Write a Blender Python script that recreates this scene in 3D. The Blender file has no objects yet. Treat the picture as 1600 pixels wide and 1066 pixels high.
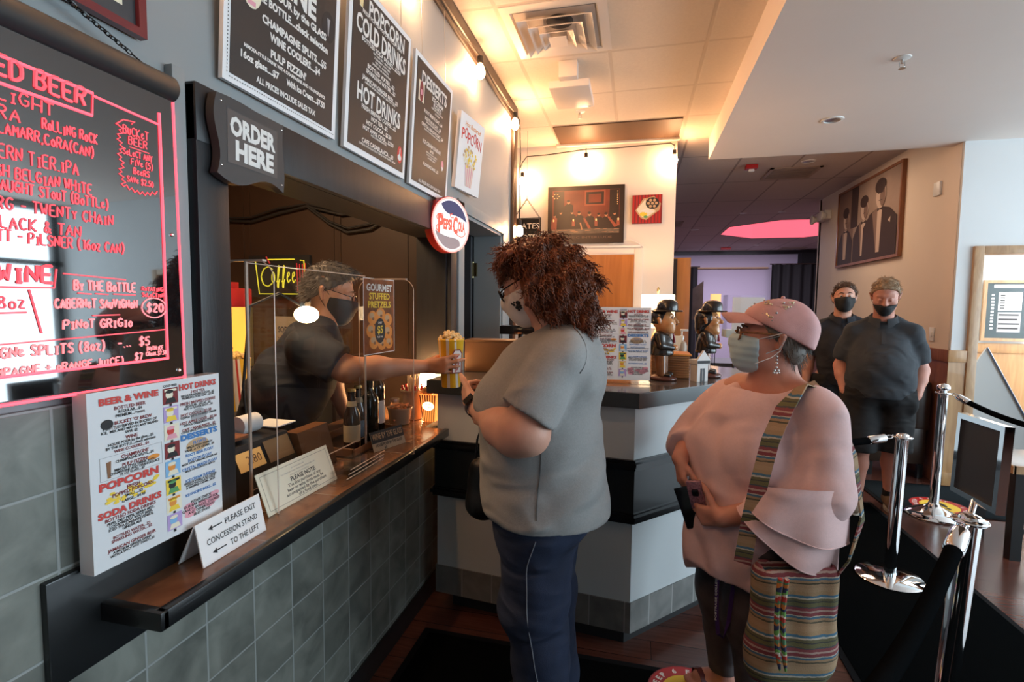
import bpy, bmesh, math, random
import numpy as np
from mathutils import Vector, Matrix, Euler
PI = math.pi
random.seed(7)
SC = bpy.context.scene
COL = SC.collection

# ------------------------------------------------------------------ camera
cam_d = bpy.data.cameras.new('camera')
cam_d.sensor_fit = 'HORIZONTAL'; cam_d.sensor_width = 36.0
cam_d.lens = 794.23 / 1600 * 36.0
cam_d.clip_start = 0.02; cam_d.clip_end = 100
cam = bpy.data.objects.new('camera', cam_d); COL.objects.link(cam)
yaw, pit, rol = math.radians(13.69), math.radians(-3.954), math.radians(0.6286)
fw = Vector((-math.sin(yaw)*math.cos(pit), math.cos(yaw)*math.cos(pit), math.sin(pit)))
rt = Vector((math.cos(yaw), math.sin(yaw), 0)); up = rt.cross(fw)
rt2 = rt*math.cos(rol) + up*math.sin(rol); up2 = -rt*math.sin(rol) + up*math.cos(rol)
cam.matrix_world = Matrix(((rt2.x, up2.x, -fw.x, 1.0), (rt2.y, up2.y, -fw.y, 0.0), (rt2.z, up2.z, -fw.z, 1.48), (0, 0, 0, 1)))
SC.camera = cam

# ------------------------------------------------------------------ view, world
SC.view_settings.view_transform = 'Standard'; SC.view_settings.look = 'None'
SC.view_settings.gamma = 1.0; SC.view_settings.use_curve_mapping = False
SC.view_settings.exposure = 0.0
try:
    SC.cycles.use_denoising = True
    SC.cycles.max_bounces = 10; SC.cycles.transparent_max_bounces = 12
    SC.cycles.caustics_reflective = False; SC.cycles.caustics_refractive = False
    SC.cycles.sample_clamp_indirect = 6.0
except Exception:
    pass
world = bpy.data.worlds.new('sky'); SC.world = world; world.use_nodes = True
bg = world.node_tree.nodes['Background']
bg.inputs[0].default_value = (0.62, 0.83, 1.0, 1); bg.inputs[1].default_value = 1.6

# ------------------------------------------------------------------ lights (daylight at the street windows, interior fills)
def area_light(name, loc, target, sx, sy, power, color):
    d = bpy.data.lights.new(name, 'AREA'); d.shape = 'RECTANGLE'; d.size = sx; d.size_y = sy
    d.energy = power; d.color = color
    o = bpy.data.objects.new(name, d); COL.objects.link(o); o.location = loc
    o.rotation_euler = (Vector(target) - Vector(loc)).to_track_quat('-Z', 'Y').to_euler()
    return o
DAY = (0.74, 0.90, 1.0)
area_light('daylight_street_window', (6.42, 2.05, 1.6), (0, 2.05, 1.6), 6.1, 2.4, 300, DAY)
area_light('daylight_entrance_window', (4.1, -3.62, 1.4), (2.0, 2, 1.3), 1.4, 2.0, 5, DAY)
area_light('daylight_next_room', (6.4, 5.7, 1.8), (4, 6.0, 1.2), 0.65, 1.9, 170, (0.95, 0.98, 1.0))
area_light('lounge_ceiling_glow', (3.2, 12.6, 3.0), (3.2, 12.8, 0), 3.0, 3.0, 260, (0.86, 0.80, 1.0))
area_light('lobby_wall_fill', (2.5, 6.4, 2.98), (2.7, 6.2, 0), 0.9, 0.9, 20, (1.0, 0.74, 0.52))  # added warm fill for the peach wall, no fitting stands here
area_light('server_fill', (-0.75, 1.55, 2.5), (-0.6, 1.8, 0), 0.5, 0.5, 30.0, (1.0, 0.62, 0.34))  # added warm fill to brighten the server, not a modelled lamp

# ------------------------------------------------------------------ materials
MATS = {}
def nt(m): return m.node_tree.nodes, m.node_tree.links
def mat(name, color, rough=0.5, metal=0.0, noise=0.0, nscale=20.0, bump=0.0, bscale=200.0, emit=None, estr=0.0,
        trans=0.0, ior=1.45, spec=0.5, sheen=0.0, sss=0.0, coat=0.0, alpha=1.0, color2=None, coord='Object', stretch=None, wr=0.0, wscale=7.0):
    if name in MATS: return MATS[name]
    m = bpy.data.materials.new(name); m.use_nodes = True
    n, l = nt(m); b = n['Principled BSDF']
    c = tuple(color[:3]) + (1,)
    b.inputs['Base Color'].default_value = c
    b.inputs['Roughness'].default_value = rough; b.inputs['Metallic'].default_value = metal
    b.inputs['Specular IOR Level'].default_value = spec; b.inputs['IOR'].default_value = ior
    b.inputs['Transmission Weight'].default_value = trans; b.inputs['Alpha'].default_value = alpha
    if sheen: b.inputs['Sheen Weight'].default_value = sheen
    if coat: b.inputs['Coat Weight'].default_value = coat; b.inputs['Coat Roughness'].default_value = 0.08
    if sss:
        b.inputs['Subsurface Weight'].default_value = sss; b.inputs['Subsurface Radius'].default_value = (0.012, 0.005, 0.003)
        b.inputs['Subsurface Scale'].default_value = 0.6
    if emit:
        b.inputs['Emission Color'].default_value = tuple(emit[:3]) + (1,); b.inputs['Emission Strength'].default_value = estr
    if noise or bump or wr:
        tc = n.new('ShaderNodeTexCoord'); mp = n.new('ShaderNodeMapping')
        l.new(tc.outputs[coord], mp.inputs[0])
        if stretch: mp.inputs['Scale'].default_value = stretch
    if noise:
        t = n.new('ShaderNodeTexNoise'); t.inputs['Scale'].default_value = nscale; t.inputs['Detail'].default_value = 5
        l.new(mp.outputs[0], t.inputs['Vector'])
        r = n.new('ShaderNodeValToRGB'); l.new(t.outputs['Fac'], r.inputs[0])
        c2 = color2 or tuple(max(0, x*(1-noise)) for x in color[:3])
        r.color_ramp.elements[0].position = 0.3; r.color_ramp.elements[1].position = 0.7
        r.color_ramp.elements[0].color = tuple(c2[:3]) + (1,); r.color_ramp.elements[1].color = c
        l.new(r.outputs[0], b.inputs['Base Color'])
    if bump:
        t = n.new('ShaderNodeTexNoise'); t.inputs['Scale'].default_value = bscale; t.inputs['Detail'].default_value = 3
        l.new(mp.outputs[0], t.inputs['Vector'])
        bn = n.new('ShaderNodeBump'); bn.inputs['Strength'].default_value = bump; bn.inputs['Distance'].default_value = 0.003
        l.new(t.outputs['Fac'], bn.inputs['Height']); l.new(bn.outputs[0], b.inputs['Normal'])
    if wr:  # cloth creases: warped ridges
        w2 = n.new('ShaderNodeMapping'); l.new(tc.outputs['Object'], w2.inputs[0]); w2.inputs['Rotation'].default_value = (.4, .6, .3); w2.inputs['Scale'].default_value = (1.0, 1.0, 1.9)
        v = n.new('ShaderNodeTexNoise'); v.noise_type = 'RIDGED_MULTIFRACTAL'; v.inputs['Scale'].default_value = wscale; v.inputs['Detail'].default_value = 2.0; v.inputs['Distortion'].default_value = 0.9; l.new(w2.outputs[0], v.inputs['Vector'])
        b2 = n.new('ShaderNodeBump'); b2.inputs['Strength'].default_value = wr; b2.inputs['Distance'].default_value = 0.035; l.new(v.outputs['Fac'], b2.inputs['Height'])
        if bump: l.new(b2.outputs[0], bn.inputs['Normal'])
        else: l.new(b2.outputs[0], b.inputs['Normal'])
    MATS[name] = m
    return m
def math_node(n, l, op, a, b=None):
    x = n.new('ShaderNodeMath'); x.operation = op
    for i, v in enumerate((a, b)):
        if v is None: continue
        if isinstance(v, (int, float)): x.inputs[i].default_value = v
        else: l.new(v, x.inputs[i])
    return x.outputs[0]
def grid_mat(name, ax, ay, sx, sy, ox, oy, grout, c_tile, c_tile2, c_grout, rough=0.5, nscale=9.0, bump=0.4, vary=0.15):
    """Tiles laid in world metres along two axes, grout lines between."""
    m = bpy.data.materials.new(name); m.use_nodes = True
    n, l = nt(m); b = n['Principled BSDF']; b.inputs['Roughness'].default_value = rough
    g = n.new('ShaderNodeNewGeometry'); s = n.new('ShaderNodeSeparateXYZ'); l.new(g.outputs['Position'], s.inputs[0])
    def cell(o, size, off):
        v = math_node(n, l, 'DIVIDE', math_node(n, l, 'SUBTRACT', o, off), size)
        f = math_node(n, l, 'FRACT', v); fl = math_node(n, l, 'FLOOR', v)
        d = math_node(n, l, 'MINIMUM', f, math_node(n, l, 'SUBTRACT', 1.0, f))
        return math_node(n, l, 'MULTIPLY', d, size), fl
    d1, i1 = cell(s.outputs[ax], sx, ox); d2, i2 = cell(s.outputs[ay], sy, oy)
    d = math_node(n, l, 'MINIMUM', d1, d2)
    mask = n.new('ShaderNodeMapRange'); l.new(d, mask.inputs[0])
    mask.inputs[1].default_value = grout*0.7; mask.inputs[2].default_value = grout*1.3
    cmb = n.new('ShaderNodeCombineXYZ'); l.new(i1, cmb.inputs[0]); l.new(i2, cmb.inputs[1])
    wn = n.new('ShaderNodeTexWhiteNoise'); l.new(cmb.outputs[0], wn.inputs['Vector'])
    add = n.new('ShaderNodeVectorMath'); add.operation = 'MULTIPLY_ADD'; l.new(wn.outputs['Color'], add.inputs[0])
    add.inputs[1].default_value = (5, 5, 5); l.new(g.outputs['Position'], add.inputs[2])
    t = n.new('ShaderNodeTexNoise'); t.inputs['Scale'].default_value = nscale; t.inputs['Detail'].default_value = 8
    t.inputs['Distortion'].default_value = 0.6; l.new(add.outputs[0], t.inputs['Vector'])
    r = n.new('ShaderNodeValToRGB'); l.new(t.outputs['Fac'], r.inputs[0])
    r.color_ramp.elements[0].position = 0.32; r.color_ramp.elements[1].position = 0.7
    r.color_ramp.elements[0].color = tuple(c_tile2) + (1,); r.color_ramp.elements[1].color = tuple(c_tile) + (1,)
    hv = n.new('ShaderNodeHueSaturation'); l.new(r.outputs[0], hv.inputs['Color'])
    l.new(math_node(n, l, 'ADD', math_node(n, l, 'MULTIPLY', wn.outputs['Value'], vary*2), 1-vary), hv.inputs['Value'])
    mx = n.new('ShaderNodeMix'); mx.data_type = 'RGBA'; l.new(mask.outputs[0], mx.inputs['Factor'])
    mx.inputs[6].default_value = tuple(c_grout) + (1,); l.new(hv.outputs[0], mx.inputs[7]); l.new(mx.outputs[2], b.inputs['Base Color'])
    h = math_node(n, l, 'ADD', mask.outputs[0], math_node(n, l, 'MULTIPLY', t.outputs['Fac'], 0.5))
    bn = n.new('ShaderNodeBump'); bn.inputs['Strength'].default_value = bump; bn.inputs['Distance'].default_value = 0.004
    l.new(h, bn.inputs['Height']); l.new(bn.outputs[0], b.inputs['Normal'])
    MATS[name] = m
    return m
def wood_mat(name, c1, c2, rough=0.45, scale=3.0, stretch=(1, 1, 10), bump=0.05, coat=0.0):
    m = bpy.data.materials.new(name); m.use_nodes = True
    n, l = nt(m); b = n['Principled BSDF']; b.inputs['Roughness'].default_value = rough
    if coat: b.inputs['Coat Weight'].default_value = coat
    tc = n.new('ShaderNodeTexCoord'); mp = n.new('ShaderNodeMapping'); l.new(tc.outputs['Object'], mp.inputs[0])
    mp.inputs['Scale'].default_value = tuple(1.0 if s == 1 else s for s in stretch)
    t = n.new('ShaderNodeTexNoise'); t.inputs['Scale'].default_value = scale; t.inputs['Detail'].default_value = 8
    t.inputs['Distortion'].default_value = 1.2; l.new(mp.outputs[0], t.inputs['Vector'])
    r = n.new('ShaderNodeValToRGB'); l.new(t.outputs['Fac'], r.inputs[0])
    r.color_ramp.elements[0].position = 0.35; r.color_ramp.elements[1].position = 0.68
    r.color_ramp.elements[0].color = tuple(c2) + (1,); r.color_ramp.elements[1].color = tuple(c1) + (1,)
    l.new(r.outputs[0], b.inputs['Base Color'])
    bn = n.new('ShaderNodeBump'); bn.inputs['Strength'].default_value = bump; l.new(t.outputs['Fac'], bn.inputs['Height']); l.new(bn.outputs[0], b.inputs['Normal'])
    MATS[name] = m
    return m
def ramp_mat(name, axis, stops, rough=0.8, interp='CONSTANT', scale=1.0, wobble=0.0, coord='Object', offset=0.0, bump=0.0):
    """Cloth or print with bands along one object axis; stops = [(pos, colour)], repeated every 1/scale."""
    m = bpy.data.materials.new(name); m.use_nodes = True
    n, l = nt(m); b = n['Principled BSDF']; b.inputs['Roughness'].default_value = rough
    tc = n.new('ShaderNodeTexCoord'); s = n.new('ShaderNodeSeparateXYZ'); l.new(tc.outputs[coord], s.inputs[0])
    v = s.outputs[axis]
    if wobble:
        t = n.new('ShaderNodeTexNoise'); t.inputs['Scale'].default_value = 60; l.new(tc.outputs[coord], t.inputs['Vector'])
        v = math_node(n, l, 'ADD', v, math_node(n, l, 'MULTIPLY', math_node(n, l, 'SUBTRACT', t.outputs['Fac'], 0.5), wobble))
    v = math_node(n, l, 'FRACT', math_node(n, l, 'ADD', math_node(n, l, 'MULTIPLY', v, scale), offset))
    r = n.new('ShaderNodeValToRGB'); r.color_ramp.interpolation = interp; l.new(v, r.inputs[0])
    e = r.color_ramp.elements
    while len(e) < len(stops): e.new(0.5)
    for k, (p, c) in enumerate(stops): e[k].position = p; e[k].color = tuple(c) + (1,)
    l.new(r.outputs[0], b.inputs['Base Color'])
    if bump:
        w = n.new('ShaderNodeTexNoise'); w.inputs['Scale'].default_value = 400; l.new(tc.outputs[coord], w.inputs['Vector'])
        bn = n.new('ShaderNodeBump'); bn.inputs['Strength'].default_value = bump; bn.inputs['Distance'].default_value = 0.003
        l.new(w.outputs['Fac'], bn.inputs['Height']); l.new(bn.outputs[0], b.inputs['Normal'])
    MATS[name] = m
    return m
def M(name): return MATS[name]
def glass(name, tint=(1, 1, 1), rough=0.0, ior=1.28):
    """thin acrylic or glass sheet: sees straight through, with a Fresnel sheen"""
    m = bpy.data.materials.new(name); m.use_nodes = True
    n, l = nt(m); out = n['Material Output']; n.remove(n['Principled BSDF'])
    tr = n.new('ShaderNodeBsdfTransparent'); tr.inputs[0].default_value = tuple(tint) + (1,)
    gl = n.new('ShaderNodeBsdfGlossy'); gl.inputs['Roughness'].default_value = rough
    fr = n.new('ShaderNodeFresnel'); ge = n.new('ShaderNodeNewGeometry'); l.new(math_node(n, l, 'ADD', ior, math_node(n, l, 'MULTIPLY', ge.outputs['Backfacing'], 1/ior-ior)), fr.inputs[0])
    mx = n.new('ShaderNodeMixShader'); l.new(fr.outputs[0], mx.inputs[0]); l.new(tr.outputs[0], mx.inputs[1]); l.new(gl.outputs[0], mx.inputs[2])
    l.new(mx.outputs[0], out.inputs[0]); MATS[name] = m
    return m
def emis(name, color, s):
    m = bpy.data.materials.new(name); m.use_nodes = True
    n, l = nt(m); b = n['Principled BSDF']; b.inputs['Base Color'].default_value = tuple(color) + (1,)
    b.inputs['Emission Color'].default_value = tuple(color) + (1,); b.inputs['Emission Strength'].default_value = s
    MATS[name] = m
    return m

# ------------------------------------------------------------------ mesh builder
def frame_from(u, v):
    u = Vector(u).normalized(); v = Vector(v); v = (v - u*v.dot(u)).normalized(); return u, v, u.cross(v)
class MB:
    def __init__(s): s.v = []; s.f = []
    def add(s, vs, fs):
        o = len(s.v); s.v += [tuple(p) for p in vs]; s.f += [tuple(i+o for i in f) for f in fs]; return s
    def box(s, lo, hi, R=None, bev=0.0):
        x0, y0, z0 = lo; x1, y1, z1 = hi
        if x0 > x1: x0, x1 = x1, x0
        if y0 > y1: y0, y1 = y1, y0
        if z0 > z1: z0, z1 = z1, z0
        if bev <= 0:
            vs = [(x0,y0,z0),(x1,y0,z0),(x1,y1,z0),(x0,y1,z0),(x0,y0,z1),(x1,y0,z1),(x1,y1,z1),(x0,y1,z1)]
            fs = [(0,3,2,1),(4,5,6,7),(0,1,5,4),(1,2,6,5),(2,3,7,6),(3,0,4,7)]
        else:
            bm = bmesh.new(); bmesh.ops.create_cube(bm, size=1)
            for q in bm.verts: q.co = Vector(((x0+x1)/2 + q.co.x*(x1-x0), (y0+y1)/2 + q.co.y*(y1-y0), (z0+z1)/2 + q.co.z*(z1-z0)))
            bmesh.ops.bevel(bm, geom=list(bm.edges), offset=min(bev, .45*min(x1-x0, y1-y0, z1-z0)), segments=2, affect='EDGES', profile=0.6)
            bm.verts.index_update(); vs = [q.co.copy() for q in bm.verts]; fs = [[q.index for q in f.verts] for f in bm.faces]; bm.free()
        if R is not None: vs = [R @ Vector(p) for p in vs]
        return s.add(vs, fs)
    def prism(s, pts, vec, cap=True):
        """pts: closed planar polygon (3-D), extruded along vec"""
        n = len(pts); vec = Vector(vec); a = [Vector(p) for p in pts]
        nn = sum(((a[i]).cross(a[(i+1) % n]) for i in range(n)), Vector())
        if nn.dot(vec) > 0: a = a[::-1]
        vs = a + [p + vec for p in a]
        fs = [(i, (i+1) % n, n+(i+1) % n, n+i) for i in range(n)]
        fs = [f[::-1] for f in fs]
        if cap: fs += [tuple(range(n)), tuple(range(2*n-1, n-1, -1))]
        return s.add(vs, fs)
    def rings(s, rings, closed=True, cap0=True, cap1=True):
        n = len(rings[0]); fs = []
        for k in range(len(rings)-1):
            for i in range(n if closed else n-1):
                j = (i+1) % n
                fs.append((k*n+i, k*n+j, (k+1)*n+j, (k+1)*n+i))
        if cap0 and closed: fs.append(tuple(range(n-1, -1, -1)))
        if cap1 and closed: fs.append(tuple((len(rings)-1)*n+i for i in range(n)))
        return s.add([p for r in rings for p in r], fs)
    def lathe(s, prof, c=(0, 0, 0), axis=(0, 0, 1), seg=20, cap0=True, cap1=True, sx=1.0):
        """prof: [(r, h)] along axis from c"""
        w = Vector(axis).normalized(); u = w.orthogonal().normalized()
        if abs(w.z) > .99: u = Vector((1, 0, 0))
        v = w.cross(u); c = Vector(c)
        return s.rings([[c + w*h + u*(r*sx*math.cos(2*PI*i/seg)) + v*(r*math.sin(2*PI*i/seg)) for i in range(seg)] for r, h in prof], True, cap0, cap1)
    def cyl(s, a, b, r, r2=None, seg=16):
        a = Vector(a); b = Vector(b)
        return s.lathe([(r, 0), (r if r2 is None else r2, (b-a).length)], a, b-a, seg)
    def sphere(s, c, r, seg=16, n=10, R=None):
        if isinstance(r, (int, float)): r = (r, r, r)
        c = Vector(c); rings = []
        for k in range(n+1):
            t = -PI/2 + PI*k/n
            ring = []
            for i in range(seg):
                a = 2*PI*i/seg; p = Vector((r[0]*math.cos(t)*math.cos(a), r[1]*math.cos(t)*math.sin(a), r[2]*math.sin(t)))
                ring.append(c + (R @ p if R else p))
            rings.append(ring)
        # collapse the poles slightly
        return s.rings(rings)
    def tube(s, pts, r, seg=8, cap=True, closed=False):
        pts = [Vector(p) for p in pts]; n = len(pts); rr = r if isinstance(r, (list, tuple)) else [r]*n
        t0 = (pts[1]-pts[0]).normalized(); u = t0.orthogonal().normalized(); rings = []
        for k in range(n):
            a = pts[max(k-1, 0)]; b = pts[min(k+1, n-1)]
            if closed: a = pts[(k-1) % n]; b = pts[(k+1) % n]
            t = (b-a).normalized(); u = (u - t*u.dot(t))
            u = u.normalized() if u.length > 1e-6 else t.orthogonal().normalized()
            v = t.cross(u)
            rings.append([pts[k] + u*(rr[k]*math.cos(2*PI*i/seg)) + v*(rr[k]*math.sin(2*PI*i/seg)) for i in range(seg)])
        if closed: rings.append(rings[0]); cap = False
        return s.rings(rings, True, cap, cap)
    def ribbon(s, pts, width, thick, up=(0, 0, 1)):
        """flat strap along pts; width vectors given per point or a fixed up direction"""
        pts = [Vector(p) for p in pts]; n = len(pts); rings = []
        for k in range(n):
            t = (pts[min(k+1, n-1)]-pts[max(k-1, 0)]).normalized()
            w = Vector(up[k]) if isinstance(up, list) else Vector(up)
            w = (w - t*w.dot(t)).normalized(); h = t.cross(w)
            ww = width[k] if isinstance(width, (list, tuple)) else width
            rings.append([pts[k]+w*ww/2+h*thick/2, pts[k]-w*ww/2+h*thick/2, pts[k]-w*ww/2-h*thick/2, pts[k]+w*ww/2-h*thick/2])
        return s.rings(rings)
    def plane(s, o, u, v):
        o = Vector(o); u = Vector(u); v = Vector(v); return s.add([o, o+u, o+u+v, o+v], [(0, 1, 2, 3)])
    def poly(s, pts): return s.add(pts, [tuple(range(len(pts)))])
    def disc(s, c, u, v, ru, rv, seg=24):
        c = Vector(c); u = Vector(u); v = Vector(v)
        return s.poly([c + u*ru*math.cos(2*PI*i/seg) + v*rv*math.sin(2*PI*i/seg) for i in range(seg)])
    def mesh(s, name, m, smooth=40):
        me = bpy.data.meshes.new(name); me.from_pydata([tuple(p) for p in s.v], [], s.f)
        if m: me.materials.append(m)
        if smooth:
            me.polygons.foreach_set('use_smooth', [True]*len(me.polygons))
            try: me.set_sharp_from_angle(angle=math.radians(smooth))
            except Exception: pass
        me.update()
        return me
    def build(s, name, m, parent=None, local=False, smooth=40, origin=None):
        """one mesh object; vertices are world metres unless local"""
        me = s.mesh(name, m, smooth)
        o = bpy.data.objects.new(name, me); COL.objects.link(o)
        if parent:
            o.parent = parent
            if not local: me.transform(world_of(parent).inverted())
        elif origin is not None:
            me.transform(Matrix.Translation(-Vector(origin))); o.location = origin
        return o
def world_of(o):
    m = Matrix.LocRotScale(o.location, o.rotation_euler, o.scale)
    return world_of(o.parent) @ m if o.parent else m
def fix_normals(o):
    bm = bmesh.new(); bm.from_mesh(o.data); bmesh.ops.recalc_face_normals(bm, faces=bm.faces[:]); bm.to_mesh(o.data); bm.free()
    return o
def tag(o, label=None, cat=None, group=None, kind=None):
    if label: o['label'] = label
    if cat: o['category'] = cat
    if group: o['group'] = group
    if kind: o['kind'] = kind
    return o
def thing(name, loc, label, cat, group=None, rotz=0.0):
    o = bpy.data.objects.new(name, None); COL.objects.link(o); o.location = loc; o.rotation_euler = (0, 0, rotz)
    o.empty_display_size = 0.05
    return tag(o, label, cat, group)
def struct(name, mb, m, smooth=30):
    return tag(mb.build(name, m, smooth=smooth), kind='structure')
def copy_tree(o, parent=None):
    c = o.copy(); COL.objects.link(c)
    if parent: c.parent = parent
    for ch in list(o.children): copy_tree(ch, c)
    return c

# ------------------------------------------------------------------ lettering
_font = {}
def glyphs(txt, bold=0.0, shear=0.0, res=2):
    key = (txt, bold, shear, res)
    if key in _font: return _font[key]
    cu = bpy.data.curves.new('lettering', 'FONT'); cu.body = txt; cu.size = 1.0; cu.offset = bold; cu.shear = shear; cu.resolution_u = res
    cu.fill_mode = 'FRONT' if False else cu.fill_mode
    ob = bpy.data.objects.new('lettering', cu); me = bpy.data.meshes.new_from_object(ob)
    v = [tuple(p.co) for p in me.vertices]; f = [tuple(p.vertices) for p in me.polygons]
    bpy.data.objects.remove(ob); bpy.data.curves.remove(cu); bpy.data.meshes.remove(me)
    if v:
        xs = [p[0] for p in v]; x0 = min(xs); w = max(xs)-x0
        v = [(p[0]-x0, p[1], 0) for p in v]
    else: w = 0
    _font[key] = (v, f, w)
    return _font[key]
CAPH = 0.72
def write(mb, txt, o, u, v, h, align='C', width=None, bold=0.02, shear=0.0, res=2, maxw=None, warp=None):
    """lettering on the plane at o with unit axes u, v; h is the capital height; width stretches the line"""
    vs, fs, w = glyphs(txt, bold, shear, res)
    if not vs: return
    o = Vector(o); u = Vector(u); v = Vector(v); sy = h/CAPH; sx = sy
    if width: sx = width/w
    elif maxw and w*sx > maxw: sx = maxw/w
    off = {'C': -w/2, 'L': 0, 'R': -w}[align]
    out = []
    for p in vs:
        x = (p[0]+off)*sx; y = p[1]*sy
        if warp: x, y = warp(x, y)
        out.append(o + u*x + v*y)
    mb.add(out, fs)
# stroke letters, drawn on a 4 x 6 grid, for handwriting and neon
STROKE = {
'A':['0,0 2,6 4,0','0.8,2.2 3.2,2.2'],'B':['0,0 0,6 2.6,6 3.6,5 2.8,3.3 0,3.2','2.8,3.2 4,1.6 2.8,0 0,0'],'C':['4,5 2.6,6 1,5.4 0,3 1,0.6 2.6,0 4,1'],
'D':['0,0 0,6 2,6 4,4.5 4,1.5 2,0 0,0'],'E':['3.8,6 0,6 0,0 3.8,0','0,3 3,3'],'F':['3.8,6 0,6 0,0','0,3.2 3,3.2'],'G':['4,5 2.6,6 1,5.4 0,3 1,0.6 2.6,0 4,1 4,2.8 2.4,2.8'],
'H':['0,0 0,6','4,0 4,6','0,3 4,3'],'I':['2,0 2,6','0.8,6 3.2,6','0.8,0 3.2,0'],'J':['3,6 3,1.2 1.8,0 0.4,0.8'],'K':['0,0 0,6','3.8,6 0,2.6 4,0'],'L':['0,6 0,0 3.6,0'],
'M':['0,0 0.3,6 2,2 3.7,6 4,0'],'N':['0,0 0,6 4,0 4,6'],'O':['2,6 0.4,5 0,3 0.5,0.9 2,0 3.6,1 4,3 3.5,5.1 2,6'],'P':['0,0 0,6 2.8,6 4,4.8 3,3 0,2.8'],
'Q':['2,6 0.4,5 0,3 0.5,0.9 2,0 3.6,1 4,3 3.5,5.1 2,6','2.6,1.4 4.2,-0.4'],'R':['0,0 0,6 2.8,6 4,4.8 3,3.1 0,3','2,3 4,0'],'S':['3.8,5 2.4,6 0.8,5.6 0.4,4.2 2,3.2 3.6,2.2 3.6,0.8 2,0 0.2,0.8'],
'T':['0,6 4,6','2,6 2,0'],'U':['0,6 0,1.4 1.4,0 2.8,0 4,1.4 4,6'],'V':['0,6 2,0 4,6'],'W':['0,6 1,0 2,4 3,0 4,6'],'X':['0,0 4,6','0,6 4,0'],'Y':['0,6 2,3 4,6','2,3 2,0'],'Z':['0,6 4,6 0,0 4,0'],
'0':['2,6 0.5,5 0.2,3 0.6,1 2,0 3.4,1 3.8,3 3.4,5 2,6'],'1':['1,5 2.2,6 2.2,0'],'2':['0.3,4.8 1.6,6 3.4,5.4 3.4,3.8 0.2,0 3.8,0'],'3':['0.4,6 3.6,6 1.8,3.6 3.6,2.4 3.2,0.5 1.6,0 0.2,0.8'],
'4':['3,0 3,6 0,2 4,2'],'5':['3.6,6 0.6,6 0.4,3.4 2.4,3.8 3.7,2.4 3,0.4 1.4,0 0.2,0.7'],'6':['3.2,6 1,4 0.3,2 1.2,0.2 2.8,0.2 3.7,1.8 2.6,3.2 0.6,2.4'],'7':['0.2,6 3.8,6 1.6,0'],
'8':['2,3.2 0.6,4.4 1,5.7 2.4,6 3.4,5 2.8,3.7 1,2.6 0.3,1.2 1.2,0.1 2.8,0.1 3.7,1.2 3,2.6 2,3.2'],'9':['3.6,3.6 2,2.8 0.5,4 1,5.6 2.6,6 3.6,4.8 3.2,0'],
'.':['0.6,0 0.9,0.3'],',':['0.9,0.4 0.4,-0.8'],'-':['0.6,3 3.2,3'],'+':['2,1 2,5','0.2,3 3.8,3'],'(':['2.2,6.8 0.8,5 0.6,2 2,-0.8'],')':['0.6,6.8 2,5 2.2,2 0.8,-0.8'],
'$':['3.8,5 2.4,6 0.8,5.6 0.4,4.2 2,3.2 3.6,2.2 3.6,0.8 2,0 0.2,0.8','2,7 2,-1'],'/':['0,-0.5 3.4,6.5'],"'":['1,6.4 0.7,5'],'&':['4,0 1,4.6 1.6,6 2.8,5 0.6,2.2 0.6,0.8 1.8,0 3.8,2.2'],':':['0.6,1 0.9,1.3','0.6,4 0.9,4.3'],
'c':['3,3.6 1.6,4 0.3,2 1.4,0 3.2,0.8'],'o':['1.8,4 0.4,3 0.4,1 1.6,0 3,0.8 3.1,2.8 1.8,4'],'f':['0.2,0.4 1.4,1 3.2,5.8 2.4,6.6 1.6,5 1.2,-1.6 2,-2 2.4,0.4 3.4,1.4'],'e':['0.4,2 2.6,2.8 2.2,4 0.8,3.6 0.4,1.4 1.6,0 3.4,1.2']}
def scribble(mb, txt, o, u, v, h, r, align='L', jit=0.0, gap=1.6, width=None, seg=5, fh=0.6):
    o = Vector(o); u = Vector(u); v = Vector(v); x = 0.0; lines = []
    rnd = random.Random(txt)
    for ch in txt:
        if ch == ' ': x += 3.2; continue
        small = ch.islower() and ch not in STROKE
        st = STROKE.get(ch) or STROKE.get(ch.upper())
        if not st: x += 3; continue
        k = 0.72 if small else 1.0
        wmax = 0; jy = rnd.uniform(-jit, jit); sl = rnd.uniform(-jit, jit)*0.12
        for s in st:
            pl = []
            for t in s.split():
                a, b = t.split(','); a = float(a)*k; b = float(b)*k; wmax = max(wmax, a)
                pl.append((x + a + b*(0.06+sl), b + jy))
            lines.append(pl)
        x += wmax + gap
    tot = x - gap; sc = h/6.0; scx = sc if not width else width/tot
    off = {'L': 0, 'C': -tot/2, 'R': -tot}[align]
    for pl in lines:
        pts = [o + u*((a+off)*scx) + v*(b*sc) for a, b in pl]
        if len(pts) > 2:
            q = [pts[0]]
            for i in range(len(pts)-1):
                q.append(pts[i]*0.5 + pts[i+1]*0.5)
                if i < len(pts)-2 and fh: q.append(pts[i+1]*(1-0.2*fh) + (pts[i]+pts[i+2])*0.1*fh)
            q.append(pts[-1]); pts = q
        mb.tube(pts, r, seg)
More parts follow.
